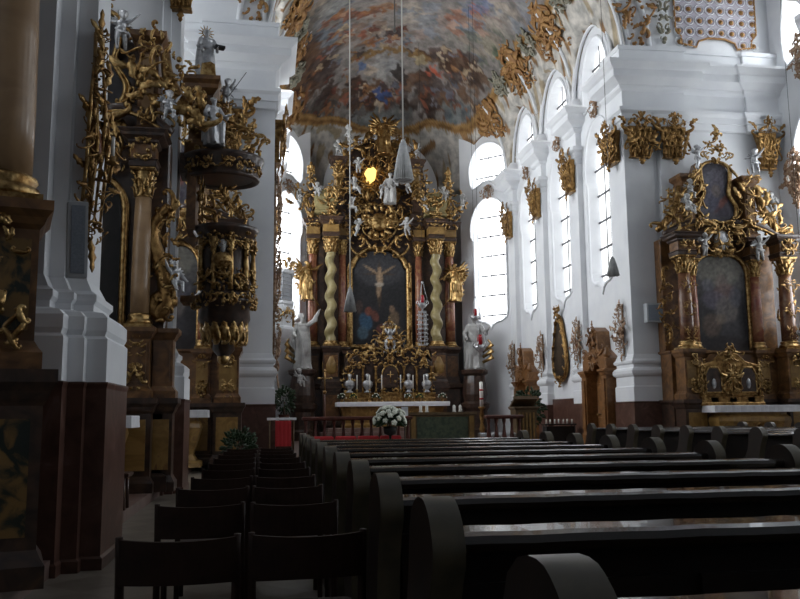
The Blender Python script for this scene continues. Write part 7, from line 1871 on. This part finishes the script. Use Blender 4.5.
# ------------------------------------------------------------------ chairs
def chair(label, loc):
    t = thing('church_chair', label, 'chair', loc, 0, 'wooden chairs beside the pews')
    W = .255
    mb = MB(); n = 10; vs = []; fs = []
    for i in range(n + 1):
        u = -1 + 2 * i / n; x = u * W; y = -.045 * (1 - u * u) - .0
        top = .825 + .012 * u * u
        vs += [(x, y - .010, .645), (x, y - .022, top), (x, y + .0, top), (x, y + .012, .645)]
    for i in range(n):
        for k in range(4): fs.append((i * 4 + k, i * 4 + (k + 1) % 4, i * 4 + 4 + (k + 1) % 4, i * 4 + 4 + k))
    fs += [(3, 2, 1, 0), tuple(n * 4 + k for k in range(4))]
    mb.add(vs, fs, 'chair_wood'); mb.build('backrest', t)
    for sg in (1, -1):
        mb = MB(); mb.tube([(sg * (W - .012), .02, 0), (sg * (W - .012), .03, .44), (sg * (W - .012), .01, .65), (sg * (W - .008), -.012, .845)], [.020, .022, .021, .017], 'chair_wood', 6); mb.build('leg', t)
        mb = MB(); mb.tube([(sg * (W - .015), .44, 0), (sg * (W - .015), .42, .45)], [.019, .022], 'chair_wood', 6); mb.build('leg', t)
        for z0, z1 in ((.38, .43), (.16, .19)): mb = MB(); mb.box(sg * (W - .02) - .012, sg * (W - .02) + .012, .03, .43, z0, z1, 'chair_wood'); mb.build('side_rail', t)
    mb = MB(); mb.ring(rect(-W + .01, W - .01, .02, .45), [(-.02, .425), (0, .435), (0, .455), (-.02, .465)], 'chair_seat'); mb.build('seat', t)
    for y0 in (.03, .41): mb = MB(); mb.box(-W + .02, W - .02, y0, y0 + .02, .38, .43, 'chair_wood'); mb.build('cross_rail', t)
    return t
CY = [3.80, 5.18, 6.32, 7.42, 8.5, 9.6, 10.7, 11.8, 12.9, 14.0]
ch = None
for j, (cx, side) in enumerate(((-.36, 'left-hand'), (.185, 'right-hand'))):
    for k, y in enumerate(CY):
        lab = 'dark low-backed wooden chair, %s from the camera in the %s column of chairs' % (ordinal(k), side)
        if ch is None: ch = chair(lab, (cx, y, 0))
        else: copy_thing(ch, (cx + .012 * sin(k * 5.1 + j), y + .03 * sin(k * 3.3 + j * 2), 0), .02 * sin(k * 7 + j), lab)
# a wooden stool in the left chapel
t = thing('wooden_stool', 'red-brown wooden stool standing in the left chapel behind the nearest pillar', 'stool', (-2.0, 11.75, .15))
mb = MB(); mb.ring(rect(-.22, .22, -.2, .2), [(0, .42), (.02, .44), (.02, .47), (0, .48)], 'stool_wood'); mb.build('seat', t)
for sx in (1, -1):
    for sy in (1, -1):
        mb = MB(); mb.tube([(sx * .18, sy * .16, 0), (sx * .17, sy * .15, .43)], .024, 'stool_wood', 6); mb.build('leg', t)

# ------------------------------------------------------------------ chancel furniture
def rail(name, label, x0, x1, y):
    t = thing(name, label, 'rail', (x0, y, .35)); L = x1 - x0
    mb = MB(); mb.ring(rect(0, L, -.11, .11), [(-.02, .88), (.02, .91), (.02, .96), (-.02, .98)], 'rail_wood'); mb.build('handrail', t)
    mb = MB(); mb.ring(rect(0, L, -.10, .10), [(.02, 0), (.02, .1), (0, .12)], 'rail_wood'); mb.build('plinth', t)
    n = int(L / .24)
    for k in range(n + 1):
        mb = MB(); x = .08 + (L - .16) * k / n
        mb.lathe([(.05, .11), (.03, .2), (.065, .42), (.04, .6), (.03, .74), (.055, .84), (.05, .89)], 'rail_wood', (x, 0, 0), 8); mb.build('baluster', t)
rail('communion_rail', 'dark red-brown communion rail left of the green-fronted altar', .95, 3.75, 21.5)
rail('communion_rail', 'dark red-brown communion rail right of the green-fronted altar', 5.75, 6.75, 21.5)
t = thing('kneeling_bench', 'low bench with a row of red cushions before the left communion rail', 'bench', (1.15, 21.12, .35))
mb = MB(); mb.box(0, 2.3, -.08, .14, .0, .36, 'rail_wood'); mb.build('bench_body', t)
for k in range(4):
    mb = MB(); mb.ring(rect(.04 + k * .57, .55 + k * .57, -.09, .15), [(-.02, .36), (0, .38), (.01, .43), (0, .47), (-.03, .49)], 'cloth_red'); tag(mb.build('cushion', loc=(1.15, 21.12, .35)), 'red cushion on the bench before the left communion rail, %s from the left' % ordinal(k), 'cushion', 'red kneeling cushions')
t = thing('celebration_altar', 'box-shaped altar with mottled green front panel in a wooden frame', 'altar', (4.72, 22.5, .35))
mb = MB(); mb.ring(rect(-.90, .90, -.38, .38), [(.03, 0), (.03, .10), (0, .12), (0, .98), (.05, 1.0), (.05, 1.07)], 'frame_wood'); mb.build('altar_body', t)
mb = MB(); mb.ring(rect(-.70, .70, -.395, -.36), [(0, .18), (0, .94)], 'green_stone'); mb.build('front_panel', t)
mb = MB()
for sg in (1, -1): mb.ring(rect(sg * .80 - .06, sg * .80 + .06, -.40, -.37), [(0, .13), (0, .97)], 'mustard_marble')
mb.build('corner_strip', t)
for k, px in enumerate((-.55, -.38, .38, .55)):
    mb = MB(); mb.lathe([(.05, 0), (.055, .02), (.04, .04), (.04, .17), (.02, .18), (.006, .2)], 'wax', (0, 0, 0), 10); tag(mb.build('pillar_candle', loc=(4.72 + px, 22.35, 1.42)), 'short white candle on the green-fronted altar, %s from the left' % ordinal(k), 'candle', 'candles on the green-fronted altar')
t = thing('paper_notice', 'white paper notice on a slim stand at the left corner of the green-fronted altar', 'notice', (3.68, 22.05, .35))
mb = MB(); mb.box(-.09, .09, -.01, .0, .85, 1.22, 'paper'); mb.build('sheet', t); mb = MB(); mb.tube([(0, .02, .02), (0, .02, 1.2)], .014, 'black_iron', 6); mb.lathe([(.12, 0), (.12, .02), (.03, .03)], 'black_iron', (0, .02, 0), 12); mb.build('stand', t)
# bouquet on a stand
o = posy((3.12, 20.95, .98), .46, 42, 'big bouquet of white flowers before the communion rail', 'flower_bouquet', 9, pot=False)
t = thing('flower_stand', 'slim dark stand carrying the big white bouquet', 'stand', (3.12, 20.95, .235)); mb = MB(); mb.lathe([(.2, 0), (.2, .03), (.03, .08), (.03, .6), (.16, .66), (.18, .84)], 'black_iron', (0, 0, 0), 14); mb.build('column', t)
# reading desk
t = thing('reading_desk', 'carved wooden reading desk with fluted front right of the green-fronted altar', 'lectern', (7.02, 22.2, .35))
mb = MB(); mb.ring(rect(-.30, .30, -.25, .25), [(.04, 0), (.04, .1), (0, .13), (-.03, .6), (0, 1.1), (.05, 1.16), (.05, 1.2)], 'frame_wood'); mb.build('desk_body', t)
mb = MB()
for x in (-.2, -.1, 0, .1, .2): mb.ring(rect(x - .03, x + .03, -.275, -.2), [(-.005, .18), (-.005, 1.04)], 'mustard_marble')
mb.build('fluted_panel', t)
mb = MB(); mb.M = T(0, 0, 1.30) @ RX(-.45); mb.box(-.33, .33, -.26, .26, -.02, .03, 'frame_wood'); mb.box(-.33, .33, -.28, -.25, -.02, .07, 'frame_wood'); mb.build('sloping_top', t)
def bush(loc, label, r, h, n, pot, seed, name='potted_plant', mt='leaf_green'):
    t = thing(name, label, 'plant', loc); g = random.Random(seed)
    mb = MB(); mb.lathe([(r * .35, 0), (r * .5, pot), (r * .55, pot + .02), (r * .45, pot + .02)], 'terracotta', (0, 0, 0), 14); mb.build('pot', t)
    mb = MB(); mb.tube([(0, 0, pot * .5), (.01, 0, pot + h * .5)], .02, 'terracotta', 6); mb.build('stem', t)
    mb = MB()
    for k in range(n):
        d = V((g.gauss(0, 1), g.gauss(0, 1), g.gauss(0, 1))).normalized(); q = g.uniform(.25, 1.) ** .6
        c = V((0, 0, pot + h * .55)) + V((d.x * r * q, d.y * r * q, d.z * h * .5 * q)); e = c + (d + V((g.uniform(-.5, .5), g.uniform(-.5, .5), g.uniform(-.4, .4)))) * r * .30
        mb.tube([c, (c + e) / 2 + V((0, 0, r * .05)), e], [.006, r * .10, .004], mt, 5, flat=.25)
    tag(mb.build('foliage', t), kind=None)
bush((.52, 23.6, 1.03), 'small round potted tree on a plinth at the left chancel wall', .30, .75, 260, .35, 1, 'potted_tree')
mb = MB(); mb.ring(rect(-.22, .22, -.22, .22), [(.03, 0), (.03, .06), (0, .08), (0, .6), (.03, .64), (.03, .68)], 'red_marble'); tag(mb.build('plant_plinth', loc=(.52, 23.6, .35)), 'reddish plinth under the potted tree at the left chancel wall', 'plinth')
bush((7.50, 23.3, .35), 'tall dark green plant behind the reading desk', .42, 1.1, 330, .55, 2)
bush((-.50, 16.9, 0), 'dark green bush in a pot at the end of the chair rows below the pulpit', .32, .62, 320, .42, 3)
# credence table with red cloth
t = thing('credence_table', 'small table with white top and red cloth at the left chancel pier', 'table', (.42, 21.7, .35))
mb = MB(); mb.ring(rect(-.36, .36, -.25, .25), [(0, .90), (.01, .91), (.01, .96), (0, .965)], 'cloth_white'); mb.build('table_top', t)
for sx in (1, -1):
    for sy in (1, -1): mb = MB(); mb.tube([(sx * .3, sy * .2, 0), (sx * .3, sy * .2, .9)], .025, 'frame_wood', 6); mb.build('leg', t)
mb = MB(); mb.ring([(-.16 + .02 * sin(k * 1.7) if k == 0 else -.16 + k * .05, -.265 - .012 * (k % 2)) for k in range(9)] + [(.24, -.2), (-.16, -.2)], [(0, .25), (0, .89)], 'cloth_red'); mb.build('red_cloth', t)
# processional cross, paschal candle, hanging lamps
t = thing('processional_cross', 'slim golden processional cross on a dark pole left of the altar', 'cross', (1.86, 26.5, .35))
mb = MB(); mb.tube([(0, 0, 0.02), (0, 0, 1.75)], .020, 'rail_wood', 8); mb.lathe([(.18, 0), (.18, .03), (.04, .06)], 'black_iron', (0, 0, 0), 12); mb.build('pole', t)
mb = MB(); mb.tube([(0, 0, 1.72), (0, 0, 2.42)], .026, 'gold', 6); mb.tube([(-.20, 0, 2.18), (.20, 0, 2.18)], .026, 'gold', 6)
for p in ((-.2, 0, 2.18), (.2, 0, 2.18), (0, 0, 2.42)): mb.ball(p, .045, 'gold', 7, 5)
mb.ball((0, 0, 1.74), .06, 'gold', 8, 6); mb.build('crucifix', t)
t = thing('paschal_candle', 'tall white paschal candle on an ornate dark gilded stand right of the altar', 'candle', (7.36, 28.0, .35))
mb = MB(); mb.lathe([(.26, 0), (.26, .05), (.1, .12), (.06, .3), (.11, .5), (.05, .7), (.09, .95), (.05, 1.15), (.13, 1.22), (.12, 1.26)], 'gold_dull', (0, 0, 0), 14); mb.build('stand', t)
mb = MB(); mb.lathe([(.065, 1.26), (.065, 2.1), (.02, 2.12)], 'wax', (0, 0, 0), 12)
for z in (1.5, 1.8): mb.lathe([(.068, 0), (.068, .06)], 'cloth_red', (0, 0, z), 12)
mb.build('candle', t)
def lamp(loc, label, top, s=1., bowl=True, arms=0):
    t = thing('sanctuary_lamp', label, 'hanging lamp', loc)
    mb = MB(); mb.lathe([(.05 * s, .0), (.075 * s, .05 * s), (.08 * s, .18 * s), (.06 * s, .30 * s)], 'glass_red', (0, 0, .22 * s), 12); mb.build('red_glass', t)
    mb = MB(); mb.lathe([(.01, -.12 * s), (.04 * s, -.06 * s), (.03 * s, 0), (.12 * s, .06 * s), (.18 * s, .15 * s), (.15 * s, .20 * s), (.10 * s, .22 * s)], 'silver', (0, 0, 0), 14)
    for k in range(6):
        a = k * PI / 3; mb.scroll('C', 0, 0, .01, 0, .002, 0, 'silver') if False else mb.tube([(.16 * s * cos(a), .16 * s * sin(a), .14 * s), (.24 * s * cos(a), .24 * s * sin(a), .22 * s), (.20 * s * cos(a), .20 * s * sin(a), .30 * s)], .016 * s, 'silver', 5)
    mb.build('silver_bowl', t)
    mb = MB()
    for k in range(3):
        a = k * 2 * PI / 3; mb.tube([(.20 * s * cos(a), .20 * s * sin(a), .30 * s), (.03 * cos(a), .03 * sin(a), 1.0 * s)], .008, 'silver', 4)
    mb.ball((0, 0, 1.0 * s), .05 * s, 'silver', 8, 6); mb.tube([(0, 0, 1.0 * s), (0, 0, top - loc[2])], .007, 'black_iron', 5); mb.build('chain', t)
vz = lambda x, y: vault_z(x, y) - .03
lamp((7.62, 29.0, 3.55), 'red glass lamp in a silver bowl hanging beside the right white saint, lower of two', vz(7.62, 29.0), 1.25)
lamp((7.62, 29.6, 4.75), 'small red glass lamp hanging against the far right window, upper of two', vz(7.62, 29.6), .9)
lamp((6.38, 33.5, 5.7), 'red glass lamp hanging before the right inner column of the high altar', vz(6.38, 33.5), 1.1)
lamp((14.62, 20.6, 3.25), 'red glass lamp in a silver bowl hanging before the right side altar', 18.45, 1.1)
mb = MB((6.38, 33.5, 4.2)); 
for k in range(9):
    z = 4.2 + k * .17; mb.tube([(6.38 + (.20 - .005 * k) * cos(q * PI / 6), 33.5 + (.20 - .005 * k) * sin(q * PI / 6), z) for q in range(12)], .014, 'silver', 5, closed=True)
for q in range(6): mb.tube([(6.38 + .2 * cos(q * PI / 3), 33.5 + .2 * sin(q * PI / 3), 4.2), (6.38 + .15 * cos(q * PI / 3), 33.5 + .15 * sin(q * PI / 3), 5.62)], .012, 'silver', 5)
for k in range(7):
    for q in range(6): mb.ball((6.38 + .21 * cos(q * PI / 3 + k), 33.5 + .21 * sin(q * PI / 3 + k), 4.25 + k * .2), .03, 'silver', 6, 4)
tag(mb.build('basket', bpy.data.objects['sanctuary_lamp.002']), 'silver beaded basket')
bpy.data.objects['basket.001' if 'basket.001' in bpy.data.objects else 'basket'].location = (0, 0, 4.2 - 5.7)
# candle rack by the right wall
t = thing('votive_candle_rack', 'low dark metal rack of small white candles before the right chancel wall', 'candle rack', (9.75, 27.0, .35))
mb = MB(); mb.box(-.55, .55, -.2, .2, .62, .66, 'black_iron')
for x in (-.5, .5):
    for y in (-.16, .16): mb.tube([(x, y, 0), (x, y, .64)], .02, 'black_iron', 6)
mb.ring(rect(-.5, .5, -.17, .17), [(0, .06), (0, .58)], 'black_iron'); mb.build('frame', t)
for k in range(7):
    mb = MB(); mb.lathe([(.03, 0), (.03, .14), (.006, .16)], 'wax', (0, 0, 0), 8); tag(mb.build('votive_candle', loc=(9.30 + .15 * k, 26.95 + .05 * (k % 2), 1.01)), 'small white candle on the dark rack by the right wall, %s from the left' % ordinal(k), 'candle', 'candles on the dark rack')
# sedilia stools right of the green altar
for k, x in enumerate((5.9, 6.25, 6.6)):
    t = thing('low_stool', 'low dark stool with a pale cushion behind the right communion rail, %s from the left' % ordinal(k), 'stool', (x, 22.2, .35), 0, 'stools behind the rail')
    mb = MB(); mb.ring(rect(-.14, .14, -.14, .14), [(0, .40), (.01, .42), (.01, .48), (-.02, .5)], 'paper'); mb.build('cushion', t)
    for sx in (1, -1):
        for sy in (1, -1): mb = MB(); mb.tube([(sx * .12, sy * .12, 0), (sx * .12, sy * .12, .4)], .018, 'rail_wood', 6); mb.build('leg', t)

# ------------------------------------------------------------------ camera, world, light
F_PX = 830.; yaw, pitch, roll = math.radians(9.2289), math.radians(7.9320), -.010
f = V((sin(yaw) * cos(pitch), cos(yaw) * cos(pitch), sin(pitch))); r = V((cos(yaw), -sin(yaw), 0)); u = r.cross(f)
r2 = r * cos(roll) + u * sin(roll); u2 = u * cos(roll) - r * sin(roll)
cam = bpy.data.cameras.new('camera'); co = bpy.data.objects.new('camera', cam); COL.objects.link(co)
co.matrix_world = Matrix(((r2.x, u2.x, -f.x, 0), (r2.y, u2.y, -f.y, 0), (r2.z, u2.z, -f.z, 1.35), (0, 0, 0, 1)))
cam.sensor_width = 36.; cam.lens = F_PX / 800 * 36.; cam.clip_start = .05; cam.clip_end = 200
sc.camera = co
w = bpy.data.worlds.new('sky'); sc.world = w; w.use_nodes = True
bg = w.node_tree.nodes['Background']; bg.inputs['Color'].default_value = (.75, .86, 1, 1); bg.inputs['Strength'].default_value = 1.
vs_ = sc.view_settings; vs_.view_transform = 'Standard'; vs_.look = 'None'; vs_.gamma = 1; vs_.use_curve_mapping = False
vs_.exposure = 0.48
sc.cycles.use_denoising = True
sc.cycles.max_bounces = 8; sc.cycles.diffuse_bounces = 5; sc.cycles.glossy_bounces = 3; sc.cycles.caustics_reflective = False; sc.cycles.sample_clamp_indirect = 6
